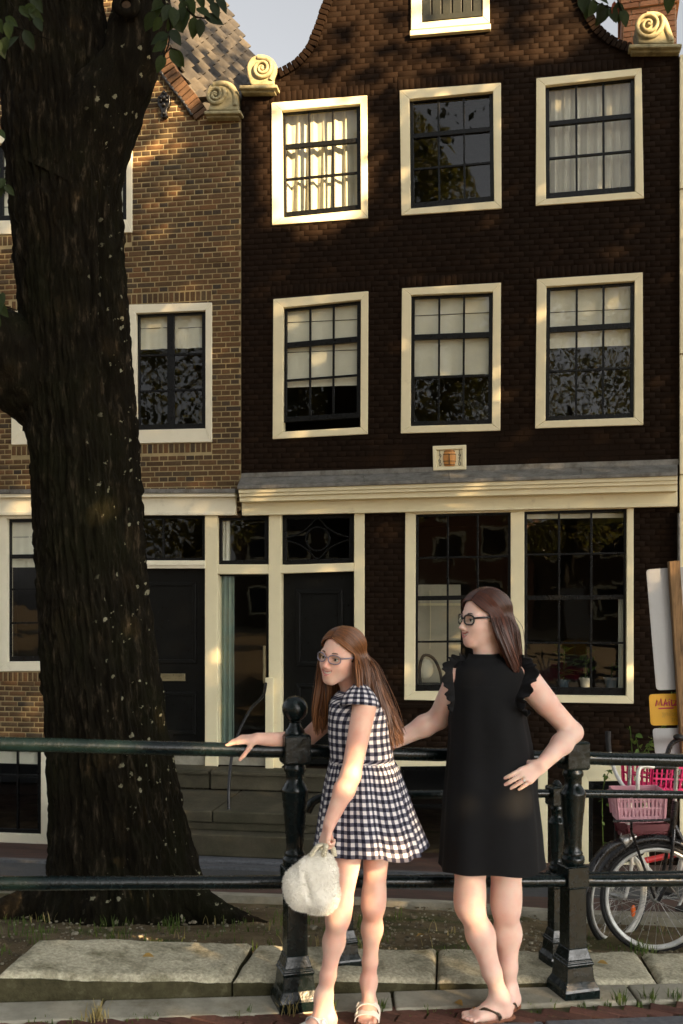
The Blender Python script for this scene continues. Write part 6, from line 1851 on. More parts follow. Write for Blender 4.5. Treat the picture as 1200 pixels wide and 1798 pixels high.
class Head:
    def __init__(s, C, fwd, S, roll=0.0, pitch=0.0):
        s.C = Vector(C); f = Vector(fwd).normalized(); u = Vector((0, 0, 1)); l = u.cross(f).normalized(); u = f.cross(l)
        rm = Matrix.Rotation(roll, 3, f); l = rm @ l; u = rm @ u
        s.f, s.l, s.u, s.S = f, l, u, S
        s.rot = np.array(Matrix((f, l, u)).transposed())
    def w(s, x, y, z): return s.C + (s.f * x + s.l * y + s.u * z) * s.S
    def local(s, V):
        d = (V - np.array(tuple(s.C))) / s.S
        return np.stack([d @ np.array(tuple(s.f)), d @ np.array(tuple(s.l)), d @ np.array(tuple(s.u))], 1)
    def add(s, D, jawdrop=0.0, child=False):
        S = s.S
        def el(c, r, k=0.02): D.el(s.w(*c), tuple(x * S for x in r), s.rot, k * S)
        def rc(a, b, ra, rb, k=0.012): D.rc(s.w(*a), s.w(*b), ra * S, rb * S, k * S)
        def sub(c, r, k=0.008): D.sub(s.w(*c), tuple(x * S for x in r), s.rot, k * S)
        el((-0.012, 0, 0.03), (0.098, 0.076, 0.088))
        el((0.028, 0, -0.028), (0.064, 0.060, 0.080), 0.03)
        for y in (-1, 1):
            rc((-0.012, 0.046 * y, -0.050), (0.060, 0.015 * y, -0.096), 0.017, 0.017, 0.03)
            el((0.057, 0.034 * y, -0.036), (0.028, 0.025, 0.025), 0.025)
            rc((0.083, 0.012 * y, 0.014), (0.070, 0.050 * y, 0.014), 0.0085, 0.008, 0.016)
            rc((-0.008, 0.070 * y, -0.015), (-0.006, 0.072 * y, 0.014), 0.007, 0.009, 0.008)
        rc((0.073, -0.007, -0.100), (0.073, 0.007, -0.100), 0.0165, 0.0165, 0.02)
        el((0.066, 0, -0.062), (0.032, 0.032, 0.030), 0.025)
        for y in (-1, 1):
            sub((0.096, 0.031 * y, -0.004), (0.019, 0.020, 0.0135), 0.012)
            rc((0.0825, 0.016 * y, 0.0025), (0.0745, 0.047 * y, 0.0020), 0.0045, 0.004, 0.006)
            rc((0.0805, 0.017 * y, -0.0165), (0.0745, 0.045 * y, -0.0150), 0.0045, 0.004, 0.008)
        rc((0.087, 0, 0.006), (0.108, 0, -0.033), 0.0068, 0.0080, 0.013)
        el((0.1100, 0, -0.0375), (0.0105, 0.0090, 0.0080), 0.007)
        for y in (-1, 1): el((0.100, 0.0105 * y, -0.0420), (0.010, 0.0068, 0.0065), 0.005)
        # smiling mouth
        for y in (-1, 1):
            rc((0.0985, 0.004 * y, -0.0595), (0.0835, 0.0255 * y, -0.0550), 0.0050, 0.0028, 0.006)
            rc((0.0955, 0.005 * y, -0.0745 - jawdrop), (0.0830, 0.0245 * y, -0.0585), 0.0058, 0.0028, 0.007)
        for yy in np.linspace(-0.0195, 0.0195, 9):
            sub((0.1015 - 24 * yy * yy, yy, -0.0662 - jawdrop * 0.5 + 21 * yy * yy), (0.012, 0.0040, 0.0036 + jawdrop * 0.5), 0.002)
        return s
    def lip_mask(s, P_):
        L = s.local(P_)
        ang = np.abs(L[:, 1])
        mid = -0.0672 + 21 * np.minimum(ang, 0.026) ** 2
        return (L[:, 0] > 0.076) & (ang < 0.0265) & (L[:, 2] - mid < 0.0118 - 0.27 * ang) & (L[:, 2] - mid > -0.0135 + 0.30 * ang)
    def features(s, root, mats, glasses):
        S = s.S
        for y in (-1, 1):
            c = s.w(0.0735, 0.0315 * y, -0.0068)
            e = MB().sphere(c, 0.0128 * S, 16, 10).build('eye', M['eyewhite'], root, space='world', smooth=180)
            MB().sphere(s.w(0.0818, 0.0320 * y, -0.0062), 0.0068 * S, 12, 8).build('iris', M['iris'], e, space='world', smooth=180)
            MB().tube([s.w(0.0862, 0.0195 * y, -0.0020), s.w(0.0872, 0.031 * y, -0.0004), s.w(0.0800, 0.0455 * y, -0.0028)], [0.0010 * S, 0.0017 * S, 0.0012 * S], 6).build('eyelashes', M['iris'], e, space='world', smooth=180)
            MB().tube([s.w(0.0905, 0.012 * y, 0.0165), s.w(0.0895, 0.022 * y, 0.0205), s.w(0.0845, 0.036 * y, 0.0215), s.w(0.0735, 0.052 * y, 0.0150)], [0.0022 * S, 0.0030 * S, 0.0025 * S, 0.0010 * S], 6).build('eyebrow', mats['brow'], root, space='world', smooth=180)
        mb = MB()
        mb.grid(lambda a, b: s.w(0.0940 - 16 * (lerp(-0.021, 0.021, a)) ** 2, lerp(-0.021, 0.021, a), lerp(-0.0720, -0.0605, b) + 18 * lerp(-0.021, 0.021, a) ** 2 * (1 if b < .5 else 1)), 10, 3)
        mb.build('teeth', M['teeth'], root, space='world', smooth=180)
        gm, r, wx, hz, shape = glasses
        parts = MB()
        for y in (-1, 1):
            pts = []
            for k in range(25):
                a = 2 * math.pi * k / 24; ca_, sa_ = math.cos(a), math.sin(a)
                ex = abs(ca_) ** shape * (1 if ca_ > 0 else -1); ez = abs(sa_) ** shape * (1 if sa_ > 0 else -1)
                yy = 0.035 * y + wx * ex; pts.append(s.w(0.1015 - 4.5 * yy * yy, yy, -0.004 + hz * ez + 0.1 * abs(ez) * 0 - 0.12 * hz * (1 - ez) * 0))
            fr = MB().tube(pts, r * S, 8, cap=False).build('glasses_rim', gm, root, space='world', smooth=180)
            ln = MB(); ln.add([tuple(p) for p in pts[:-1]], [tuple(range(24))]); ln.build('lens', M['glass'], fr, space='world', fix=False)
            MB().tube([s.w(0.1015 - 4.5 * (0.035 + wx) ** 2, (0.035 + wx) * y, 0.004), s.w(0.06, 0.0745 * y, 0.006), s.w(0.0, 0.083 * y, 0.008), s.w(-0.02, 0.083 * y, -0.004)], [r * S * 1.15, r * S * 1.2, r * S, r * S], 8).build('glasses_temple', gm, root, space='world', smooth=180)
        MB().tube([s.w(0.1015, -0.035 + wx, 0.0), s.w(0.105, 0, 0.004), s.w(0.1015, 0.035 - wx, 0.0)], r * S, 8).build('glasses_bridge', gm, root, space='world', smooth=180)

def hand(D, w, f, n, thumb_side, S, curls, thumb_dir, spread=1.0, ring=None):
    """w wrist, f finger direction, n back of the hand, thumb_side +1/-1 along f x n"""
    w = Vector(w); f = Vector(f).normalized(); n = Vector(n); n = (n - f * n.dot(f)).normalized(); s = f.cross(n) * thumb_side
    offs = (0.027, 0.0095, -0.009, -0.0255); lens = (0.070, 0.079, 0.073, 0.057); rad = (0.0092, 0.0095, 0.009, 0.0078)
    kn = [w + (f * (0.086, 0.089, 0.084, 0.074)[i] + s * offs[i] * spread) * S for i in range(4)]
    for i in range(4):
        D.rc(w + (f * 0.012 + s * offs[i] * 0.55) * S, kn[i], 0.0135 * S, 0.0112 * S, 0.014 * S)
    out = []
    for i in range(4):
        p = kn[i]; ang = 0.0
        d0 = (f + s * offs[i] * 4.0 * (spread - 0.6)).normalized(); chain = [p]
        for j, fr in enumerate((0.45, 0.30, 0.25)):
            ang += R(curls[i][j])
            d = d0 * math.cos(ang) - n * math.sin(ang)
            q = p + d * lens[i] * fr * S
            D.rc(p, q, rad[i] * S * (1 - 0.07 * j), rad[i] * S * (1 - 0.07 * (j + 1)), 0.0035 * S)
            p = q; chain.append(q)
        out.append(chain)
    t0 = w + (f * 0.018 + s * 0.020 - n * 0.004) * S; td = (f * thumb_dir[0] + s * thumb_dir[1] + n * thumb_dir[2]).normalized()
    t1 = t0 + td * 0.042 * S; td2 = (td + f * 0.25 + n * thumb_dir[2] * 0.2).normalized(); t2 = t1 + td2 * 0.033 * S; t3 = t2 + (td2 + f * 0.2).normalized() * 0.026 * S
    D.rc(t0, t1, 0.0155 * S, 0.0115 * S, 0.012 * S); D.rc(t1, t2, 0.0110 * S, 0.0100 * S, 0.004 * S); D.rc(t2, t3, 0.0100 * S, 0.0080 * S, 0.004 * S)
    return out

def foot(D, ankle, heel, toe, S, width=1.0):
    """sole runs from heel to toe; returns frame for the sandal"""
    ankle, heel, toe = Vector(ankle), Vector(heel), Vector(toe)
    f = (toe - heel).normalized(); s = Vector((0, 0, 1)).cross(f).normalized(); u = f.cross(s); L = (toe - heel).length
    D.rc(ankle, heel + f * L * 0.14 + u * 0.030 * S, 0.032 * S, 0.030 * S, 0.03 * S)
    D.rc(ankle - u * 0.0 + f * 0.01, heel + f * L * 0.45 + u * 0.036 * S, 0.031 * S, 0.026 * S, 0.03 * S)
    for k in (-1, 1):
        D.rc(heel + f * L * 0.16 + u * 0.022 * S + s * 0.008 * k, heel + f * L * 0.70 + u * 0.017 * S + s * 0.024 * k * S * width, 0.024 * S, 0.018 * S, 0.03 * S)
    D.rc(heel + f * L * 0.45 + u * 0.034 * S, heel + f * L * 0.74 + u * 0.018 * S, 0.024 * S, 0.017 * S, 0.03 * S)
    for i, (o, ln, r) in enumerate(((-0.034, 0.90, 0.0125), (-0.013, 0.965, 0.0095), (0.004, 0.94, 0.009), (0.019, 0.90, 0.0085), (0.032, 0.845, 0.008))):
        o = o * (1 if foot.inner > 0 else -1)
        D.rc(heel + f * L * 0.70 + u * 0.015 * S + s * o * 0.85 * S * width, heel + f * L * ln + u * (r + 0.001) * S + s * o * S * width, r * 1.05 * S, r * S, 0.005 * S)
    return f, s, u, L
foot.inner = 1

def ribbon(pts, nrm, width, thick, name, mat, root, wave=0.0, nw=0, smooth=180):
    """flat strap along pts; nrm(i) gives its outward normal"""
    pts = [Vector(p) for p in pts]; m = len(pts); vs = []
    for i, p in enumerate(pts):
        t = (pts[min(i + 1, m - 1)] - pts[max(i - 1, 0)]).normalized(); n = Vector(nrm[i]).normalized(); n = (n - t * n.dot(t)).normalized(); b = t.cross(n)
        w = width if not hasattr(width, '__len__') else width[i]
        for sx_, sn in ((-1, 0), (1, 0), (1, 1), (-1, 1)): vs.append(p + b * w / 2 * sx_ + n * thick * sn)
    fs = []
    for i in range(m - 1):
        for k in range(4): fs.append((i * 4 + k, i * 4 + (k + 1) % 4, (i + 1) * 4 + (k + 1) % 4, (i + 1) * 4 + k))
    fs += [(3, 2, 1, 0), tuple(range((m - 1) * 4, m * 4))]
    return MB().add(vs, fs).build(name, mat, root, space='world', smooth=60)

def sole(heel, f, s, u, L, w, th, name, mat, root, lift=0.0, inner=1):
    out = []
    for t, a, b in ((-0.06, 0.0, 0.0), (-0.04, 0.55, 0.55), (0.08, 0.78, 0.78), (0.3, 0.70, 0.74), (0.5, 0.72, 0.84), (0.72, 1.0, 1.0), (0.88, 0.98, 0.86), (0.98, 0.80, 0.55), (1.05, 0.35, 0.15)):
        out.append((t, a, b))
    A = [heel + f * L * t - s * inner * w * a for t, a, b in out]; B = [heel + f * L * t + s * inner * w * b for t, a, b in out[1:]][::-1]
    poly = A + B; n = len(poly)
    vs = [p + u * (lift - th) for p in poly] + [p + u * lift for p in poly]
    return MB().add(vs, [tuple(range(n)), tuple(range(2 * n - 1, n - 1, -1))] + [(i, i + n, (i + 1) % n + n, (i + 1) % n) for i in range(n)]).build(name, mat, root, space='world', bevel=0.003)

def hair_mat(name, c1, c2):
    m, nt, b = new_mat(name)
    g = nt.nodes.new('ShaderNodeNewGeometry')
    c = ramp(nt, g.outputs['Random Per Island'], [(0.0, c1), (0.6, tuple((x + y) / 2 for x, y in zip(c1, c2))), (1.0, c2)])
    nt.links.new(c, b.inputs['Base Color'])
    b.inputs['Roughness'].default_value = 0.38; b.inputs['Specular IOR Level'].default_value = 0.55
    return m

def make_hair(H, root, mat, capmat, part_y, fall, n_clump=46, per=15, seed=0, front0=48, vol=1.0):
    """fall(side, s, E) -> list of world points below the widest point of the head"""
    rg = random.Random(seed); S = H.S
    cx, cz = -0.012, 0.030; rx, ry, rz = 0.098 * 1.055, 0.076 * 1.075, 0.088 * 1.075
    V = []; Fq = []; n0 = 0
    def onell(d, k):
        return H.w(cx + d.x * rx * k, d.y * ry * k, cz + d.z * rz * k)
    for side in (-1, 1):
        for c in range(n_clump):
            sc = (c + 0.5) / n_clump
            for q in range(per):
                s = min(1, max(0, sc + rg.gauss(0, 0.012)))
                xr = lerp(0.074, -0.075, s)
                dx = (xr - cx) / rx; dy = (part_y + 0.001 * side) / ry; dz = math.sqrt(max(0.02, 1 - dx * dx - dy * dy))
                d0 = Vector((dx, dy, dz)).normalized()
                th_ = R(lerp(front0, 178, s ** 0.85)); de = Vector((math.cos(th_), side * math.sin(th_), -0.10)).normalized()
                lay_ = rg.uniform(0.0, 1.0) * vol
                pts = []
                om = math.acos(max(-1, min(1, d0.dot(de))))
                for i in range(9):
                    t = i / 8; d = (d0 * math.sin((1 - t) * om) + de * math.sin(t * om)) / math.sin(om)
                    k = 1.0 + 0.012 + 0.05 * lay_ * math.sin(math.pi * min(1, t * 1.2) * 0.5) + 0.02 * t
                    if s < 0.12: k += 0.015 * t
                    pts.append(onell(d, k))
                E = pts[-1]
                fly = q == 0 and rg.random() < 0.7
                jit = Vector((rg.gauss(0, 1), rg.gauss(0, 1), 0.4 * rg.gauss(0, 1) if fly else 0)) * (0.014 if fly else 0.0045) * S
                if fly: lay_ = 2.0 * vol
                fp = fall(side, s, E, rg, c)
                for i, p in enumerate(fp):
                    u_ = (i + 1) / len(fp); ov = (E - H.C); ov.z = 0
                    pts.append(Vector(p) + jit * (1.1 - 0.4 * u_) + ov.normalized() * (0.012 * vol * (0.3 + 0.7 * lay_ / vol) * math.sin(math.pi * (0.05 + 0.8 * u_))))
                path = catmull(pts[:7:2] + pts[8:], 4); m = len(path)
                r0 = (0.0007 if fly else rg.uniform(0.0019, 0.0031)) * S
                t = path[1] - path[0]; nr = t.orthogonal().normalized()
                for i in range(m):
                    t = (path[min(i + 1, m - 1)] - path[max(i - 1, 0)]).normalized(); nr = (nr - t * nr.dot(t)).normalized(); bi = t.cross(nr)
                    r = r0 * ((1.0 + 0.9 * i / m) if i < m * 0.8 else lerp(1.72, 0.3, (i - m * 0.8) / (m * 0.2)))
                    for k in range(3):
                        a = 2.0944 * k; V.append(tuple(path[i] + (nr * math.cos(a) + bi * math.sin(a)) * r))
                for i in range(m - 1):
                    for k in range(3): Fq.append((n0 + i * 3 + k, n0 + i * 3 + (k + 1) % 3, n0 + (i + 1) * 3 + (k + 1) % 3, n0 + (i + 1) * 3 + k))
                n0 += m * 3
    o = np_mesh('hair', np.array(V), np.array(Fq), mat, root, smooth=180)
    # scalp cap under the strands
    mb = MB(); nu, nv = 40, 24; vs = []; keep = {}
    for j in range(nv + 1):
        ph = math.pi * 0.72 * j / nv
        for i in range(nu):
            a = 2 * math.pi * i / nu; vs.append((math.sin(ph) * math.cos(a), math.sin(ph) * math.sin(a), math.cos(ph)))
    fs = []
    for j in range(nv):
        for i in range(nu):
            q = (j * nu + i, j * nu + (i + 1) % nu, (j + 1) * nu + (i + 1) % nu, (j + 1) * nu + i)
            cxm = sum(vs[k][0] for k in q) / 4; czm = sum(vs[k][2] for k in q) / 4
            if cxm > 0.66 - 0.0 and czm < 0.62: continue
            if cxm > 0.35 and czm < 0.25: continue
            fs.append(q)
    mb.add([tuple(onell(Vector(v), 0.992)) for v in vs], fs)
    mb.build('scalp_hair', capmat, o, space='world', smooth=180)
    return o

def loft(rings, n, fold, name, mat, root, hem=0.004, thick=0.004, uvu=None):
    """rings: (z, xc, yc, a, b); closed tube of cloth with UVs in metres"""
    zs = [r[0] for r in rings]; m = 90
    tt = np.linspace(0, 1, m); src = np.linspace(0, 1, len(rings))
    par = np.array(rings)
    # smooth interpolation along the rings
    pts = catmull([(r[0], r[1], r[2]) for r in rings], 12); pts2 = catmull([(r[3], r[4], 0) for r in rings], 12)
    m = len(pts); V = np.zeros((m, n + 1, 3)); UV = np.zeros((m, n + 1, 2)); vlen = 0.0
    for j in range(m):
        z, xc, yc = pts[j]; a, b, _ = pts2[j]; t = j / (m - 1)
        if j: vlen += math.hypot(pts[j][0] - pts[j - 1][0], 0.35 * (pts2[j][0] - pts2[j - 1][0]))
        for i in range(n + 1):
            th_ = 2 * math.pi * i / n
            k = 1 + fold(th_, t)
            ce, se = math.cos(th_), math.sin(th_)
            ex = abs(ce) ** 0.9 * (1 if ce > 0 else -1); ey = abs(se) ** 0.9 * (1 if se > 0 else -1)
            V[j, i] = (xc + a * k * ex, yc + b * k * ey, z + hem * (1 - t) ** 3 * (math.sin(3 * th_ + 1.0) + 0.6 * math.sin(7 * th_)))
    # arc length for u
    for j in range(m):
        d = np.linalg.norm(np.diff(V[j], axis=0), axis=1); UV[j, 1:, 0] = np.cumsum(d); 
    vl = np.concatenate([[0], np.cumsum(np.linalg.norm(np.diff(V[:, 3 * n // 4], axis=0), axis=1))])
    if uvu is None:
        UV[..., 1] = vl[:, None]
    else:
        UV = uvu(UV, vl, V)
    ii, jj = np.meshgrid(np.arange(n), np.arange(m - 1)); a_ = (jj * (n + 1) + ii).ravel()
    Q = np.stack([a_, a_ + 1, a_ + n + 2, a_ + n + 1], 1)
    o = np_mesh(name, V.reshape(-1, 3), Q, mat, root, smooth=180, uv=UV.reshape(-1, 2))
    sd = o.modifiers.new('thickness', 'SOLIDIFY'); sd.thickness = thick; sd.offset = 1
    return o, V

def cloth_mat(name, col, rough=0.85, weave=900.0):
    m, nt, b = new_mat(name)
    vec = coords(nt)
    n1 = noise(nt, vec, 7, 5, 0.6); n2 = noise(nt, vec, weave, 2, 0.5)
    c = ramp(nt, n1, [(0.3, tuple(x * 0.8 for x in col)), (0.7, tuple(x * 1.2 for x in col))])
    nt.links.new(c, b.inputs['Base Color'])
    b.inputs['Roughness'].default_value = rough; b.inputs['Specular IOR Level'].default_value = 0.2
    b.inputs['Sheen Weight'].default_value = 0.02
    h = mixc(nt, 0.25, noise(nt, vec, 22, 3, 0.5), n2)
    bump(nt, b, h, 0.004, 0.45)
    return m
M['blackcloth'] = cloth_mat('black_crepe_cloth', (0.0055, 0.006, 0.007))
def gingham():
    m, nt, b = new_mat('navy_white_gingham')
    uv = nt.nodes.new('ShaderNodeUVMap'); uv.uv_map = 'UVMap'
    sp_ = nt.nodes.new('ShaderNodeSeparateXYZ'); nt.links.new(uv.outputs[0], sp_.inputs[0])
    per = 0.030
    def stripe(sock):
        f = mathn(nt, 'FRACT', mathn(nt, 'DIVIDE', sock, per))
        return mathn(nt, 'LESS_THAN', f, 0.5)
    a = stripe(sp_.outputs[0]); c = stripe(sp_.outputs[1])
    s = mathn(nt, 'ADD', a, c)
    n1 = noise(nt, coords(nt), 400, 2)
    col = ramp(nt, mathn(nt, 'MULTIPLY', s, 0.5), [(0.0, (0.72, 0.70, 0.70)), (0.5, (0.115, 0.115, 0.15)), (1.0, (0.012, 0.012, 0.024))])
    nt.links.new(mixc(nt, 0.15, col, n1, 'OVERLAY'), b.inputs['Base Color'])
    b.inputs['Roughness'].default_value = 0.85; b.inputs['Specular IOR Level'].default_value = 0.2
    bump(nt, b, noise(nt, coords(nt), 60, 3), 0.003, 0.4)
    return m
M['gingham'] = gingham()

def body_mesh(D, Hd, root, skin, res=0.004):
    V, Q = D.mesh(res)
    V = smooth_verts(V, Q, 2, 0.45)
    o = np_mesh('body', V, Q, [skin, M['lips']], root, smooth=180)
    cen_ = V[Q].mean(1); lm = Hd.lip_mask(cen_)
    o.data.polygons.foreach_set('material_index', lm.astype(np.int32))
    return o

# ------------------------------------------------------------------ the woman
YW = 3.95
wr = empty('person', (0.58, YW, front_z(0.58)), 0, 'woman in a sleeveless black dress and black glasses, hand on hip', 'person')
Hw = Head(P(851, 1085, YW), (-0.92, -0.40, -0.02), 0.965, roll=R(-2))
D = Sdf(); Hw.add(D, 0.001)
def J(x, y, Y): return P(x, y, Y)
nb = J(853, 1172, YW + 0.03)
D.rc(Hw.w(-0.026, 0, -0.045), nb + Vector((0.008, 0, 0)), 0.052, 0.054, 0.025)
D.rc(Hw.w(0.012, 0, -0.080), J(852, 1166, YW), 0.030, 0.040, 0.03)
shR, shL = J(804, 1192, YW + 0.02), J(918, 1191, YW + 0.03)
D.rc(nb + Vector((0, 0, -0.02)), shR + Vector((0.02, 0, 0.012)), 0.05, 0.046, 0.03); D.rc(nb + Vector((0, 0, -0.02)), shL + Vector((-0.02, 0, 0.012)), 0.05, 0.046, 0.03)
D.el(J(857, 1245, YW + 0.02), (0.135, 0.09, 0.15), None, 0.03); D.el(J(860, 1330, YW + 0.02), (0.13, 0.085, 0.14), None, 0.03); D.el(J(862, 1425, YW + 0.02), (0.155, 0.10, 0.12), None, 0.03)
# arm with the hand on the hip
el_ = J(1006, 1286, YW + 0.09); wL = J(950, 1345, YW - 0.085)
D.rc(shL, el_, 0.052, 0.040, 0.02); D.rc(shL + Vector((0.015, 0, 0.0)), shL.lerp(el_, 0.45), 0.053, 0.047, 0.02)
D.rc(el_, el_.lerp(wL, 0.35), 0.039, 0.0425, 0.02); D.rc(el_.lerp(wL, 0.35), wL, 0.0420, 0.0270, 0.02)
fL = J(884, 1388, YW - 0.155) - wL
fin = hand(D, wL, fL, (0.15, -1, 0.25), 1, 0.98, ((8, 10, 12), (10, 10, 12), (12, 12, 12), (10, 14, 12)), (0.45, 0.6, -0.9), 1.12)
# arm to the rail
eR = J(770, 1262, YW + 0.10); X_ = (662 - 600) / F * 4.06; wR = J(690, 1304, YW + 0.11)
D.rc(shR, eR, 0.050, 0.042, 0.02); D.rc(eR, eR.lerp(wR, 0.3), 0.041, 0.043, 0.02); D.rc(eR.lerp(wR, 0.3), wR, 0.043, 0.028, 0.02)
hand(D, wR, (-0.95, 0.05, -0.12), (0.0, -0.15, 1), 1 if True else -1, 0.95, ((20, 30, 20),) * 4, (0.6, 0.7, -0.5))
# legs
hR, kR, aR = J(828, 1430, YW + 0.02), J(825, 1590, YW - 0.03), J(879, 1752, YW - 0.02)
hL, kL, aL = J(890, 1430, YW + 0.04), J(889, 1592, YW + 0.04), J(894, 1738, YW + 0.10)
for h_, k_, a_ in ((hR, kR, aR), (hL, kL, aL)):
    D.rc(h_, k_.lerp(h_, 0.12), 0.084, 0.056, 0.03); D.rc(k_.lerp(h_, 0.14), k_, 0.056, 0.0515, 0.03)
    D.el(k_ + Vector((-0.008, -0.022, 0.0)), (0.036, 0.034, 0.046), None, 0.025)
    cf = k_.lerp(a_, 0.34) + Vector((0.005, 0.020, 0)); D.rc(k_, cf, 0.049, 0.0505, 0.04); D.rc(cf, k_.lerp(a_, 0.72), 0.0505, 0.0365, 0.04); D.rc(k_.lerp(a_, 0.72), a_, 0.0365, 0.031, 0.02)
gz1 = front_z(0.6) + 0.016
foot.inner = 1
h1 = Vector((J(898, 1770, YW - 0.01).x, YW - 0.0, gz1)); t1_ = Vector((J(814, 1780, YW - 0.07).x, YW - 0.075, gz1 + 0.002))
F1 = foot(D, aR, h1, t1_, 0.98)
foot.inner = -1
h2 = Vector((J(905, 1765, YW + 0.13).x, YW + 0.125, gz1 - 0.004)); t2_ = Vector((J(858, 1765, YW + 0.03).x, YW - 0.045, gz1 - 0.002))
F2 = foot(D, aL, h2, t2_, 0.98)
foot.inner = 1
body_mesh(D, Hw, wr, M['skinw'])
M['hairw'] = hair_mat('dark_chestnut_hair', (0.020, 0.0065, 0.004), (0.125, 0.036, 0.016)); M['scalpw'] = simple('dark_scalp_hair', (0.022, 0.010, 0.007), 0.6, 0.3, 60)
M['hairg'] = hair_mat('golden_brown_hair', (0.060, 0.021, 0.0065), (0.30, 0.115, 0.033)); M['scalpg'] = simple('brown_scalp_hair', (0.06, 0.027, 0.011), 0.6, 0.3, 60)
M['spectw'] = simple('black_acetate', (0.006, 0.006, 0.008), 0.15, 0.2, 40, spec=0.6)
M['spectg'] = simple('lilac_grey_acetate', (0.20, 0.19, 0.25), 0.2, 0.3, 90, spec=0.6)
Hw.features(wr, {'brow': M['scalpw']}, (M['spectw'], 0.0036, 0.0245, 0.0195, 0.72))
def fall_w(side, s, E, rg, c):
    # shoulder length, straight; the near side swings back behind the shoulder
    L = (0.222 + 0.012 * math.sin(c * 0.6) + rg.uniform(-0.02, 0.015)) * (0.93 if s < 0.3 else 1.0)
    out = []
    back = Vector((0.10, 0.04, 0)) if side > 0 else Vector((0.0, 0.02, 0))
    for t in (0.25, 0.5, 0.75, 1.0):
        k = Vector((0, 0, -L * t)) + back * (0.30 * t * t)
        k += Vector((0.004 * math.sin(c * 0.7), 0.004 * math.cos(c * 0.9), 0)) * t
        if s < 0.25: k += Vector((0.055, 0.0, 0)) * t * (1 - s * 2)
        out.append(E + k)
    return out
make_hair(Hw, wr, M['hairw'], M['scalpw'], 0.022, fall_w, 60, 17, seed=3, front0=70)
# black dress
rings = []
for y, xl_, xr_, b in ((1524, 774, 955, 0.150), (1500, 776, 952, 0.148), (1460, 778, 949, 0.145), (1400, 782, 942, 0.140), (1345, 787, 936, 0.126), (1300, 790, 931, 0.122), (1265, 791, 924, 0.124), (1240, 793, 919, 0.120), (1212, 794, 920, 0.114), (1192, 796, 921, 0.108), (1178, 799, 918, 0.100), (1168, 806, 908, 0.090), (1161, 816, 893, 0.076), (1155, 824, 880, 0.066), (1148, 826, 876, 0.062)):
    p0, p1 = P(xl_, y, YW), P(xr_, y, YW)
    rings.append((p0.z, (p0.x + p1.x) / 2, YW + (0.015 if y > 1165 else 0.012), (p1.x - p0.x) / 2, b))
def foldw(th_, t):
    k = max(0, 1 - t * 1.6)
    wr_ = 0.012 * math.sin(9 * th_ + 4 * t) * max(0, math.sin(math.pi * min(1, t * 1.3))) * 0.6
    return 0.040 * k * math.sin(5 * th_ + 0.8) + 0.022 * k * math.sin(9 * th_ + 2) + wr_ * 1.6 + 0.010 * math.sin(3 * th_ - 16 * t) * math.exp(-((t - 0.45) / 0.18) ** 2) + 0.008 * math.sin(2 * th_ + 30 * t) * (1 if 0.35 < t < 0.6 else 0)
dw, _ = loft(rings, 120, foldw, 'dress', M['blackcloth'], wr)
def frill(path, outs, name, amp=0.012, width=0.045, nwave=9):
    """gathered ruffle strip along path, standing out along outs"""
    pts = catmull(path, 14); m = len(pts); mb = MB(); os_ = catmull(outs, 14)
    def fn(a, b):
        f = a * (m - 1); i = min(m - 2, int(f)); p = pts[i].lerp(pts[i + 1], f - i); o = os_[i].lerp(os_[i + 1], f - i).normalized()
        t = (pts[i + 1] - pts[i]).normalized(); n = t.cross(o).normalized()
        e = math.sin(math.pi * min(1, max(0, a * 1.0))) ** 0.5
        return p + o * width * b * (0.35 + 0.65 * e) + n * amp * b * math.sin(nwave * 2 * math.pi * a) + o * 0.006 * b * math.sin(nwave * 4 * math.pi * a + 1)
    mb.grid(fn, 140, 6)
    o = mb.build(name, M['blackcloth'], dw, space='world', smooth=180, fix=False)
    o.modifiers.new('thickness', 'SOLIDIFY').thickness = 0.003
frill([J(884, 1162, YW - 0.02), J(905, 1164, YW - 0.02), J(921, 1178, YW - 0.06), J(913, 1208, YW - 0.10), J(905, 1230, YW - 0.10), J(912, 1250, YW - 0.07), J(922, 1252, YW + 0.02)], [(0.5, -0.2, 0.8), (0.7, -0.4, 0.6), (0.9, -0.6, 0.2), (0.7, -0.8, 0.0), (0.5, -0.9, -0.1), (0.4, -0.9, 0.0), (0.4, -0.5, 0)], 'sleeve_frill', 0.012, 0.058, 7)
frill([J(822, 1160, YW - 0.0), J(806, 1162, YW - 0.02), J(795, 1176, YW - 0.05), J(797, 1206, YW - 0.09), J(798, 1230, YW - 0.09), J(794, 1250, YW - 0.06)], [(-0.5, -0.2, 0.8), (-0.7, -0.4, 0.6), (-0.9, -0.5, 0.2), (-0.8, -0.6, 0.0), (-0.7, -0.8, -0.1), (-0.6, -0.9, 0.0)], 'sleeve_frill', 0.010, 0.048, 6)
# back of the armholes: thin shoulder straps of cloth
for a, b in ((J(884, 1168, YW), J(916, 1186, YW + 0.05)), (J(822, 1167, YW), J(800, 1186, YW + 0.05))):
    MB().tube([a, a.lerp(b, 0.5) + Vector((0, 0, 0.012)), b], [0.03, 0.032, 0.022], 12, sx=1.4).build('shoulder_seam', M['blackcloth'], dw, space='world', smooth=180)
# ring
M['gold'] = simple('gold', (0.75, 0.52, 0.22), 0.25, 0.05, 40, metal=1.0)
M['gem'] = simple('bright_stone', (0.75, 0.78, 0.75), 0.1, 0.1, 60)
rp_ = fin[2][0].lerp(fin[2][1], 0.45); rdir = (fin[2][1] - fin[2][0]).normalized()
mb = MB(); mb.torus(rp_, rdir, 0.0098, 0.0018, 20, 6); rg_ = mb.build('ring', M['gold'], wr, space='world', smooth=180)
MB().sphere(rp_ + Vector((0.003, -0.010, 0.002)), 0.0048, 8, 6).build('ring_stone', M['gem'], rg_, space='world')
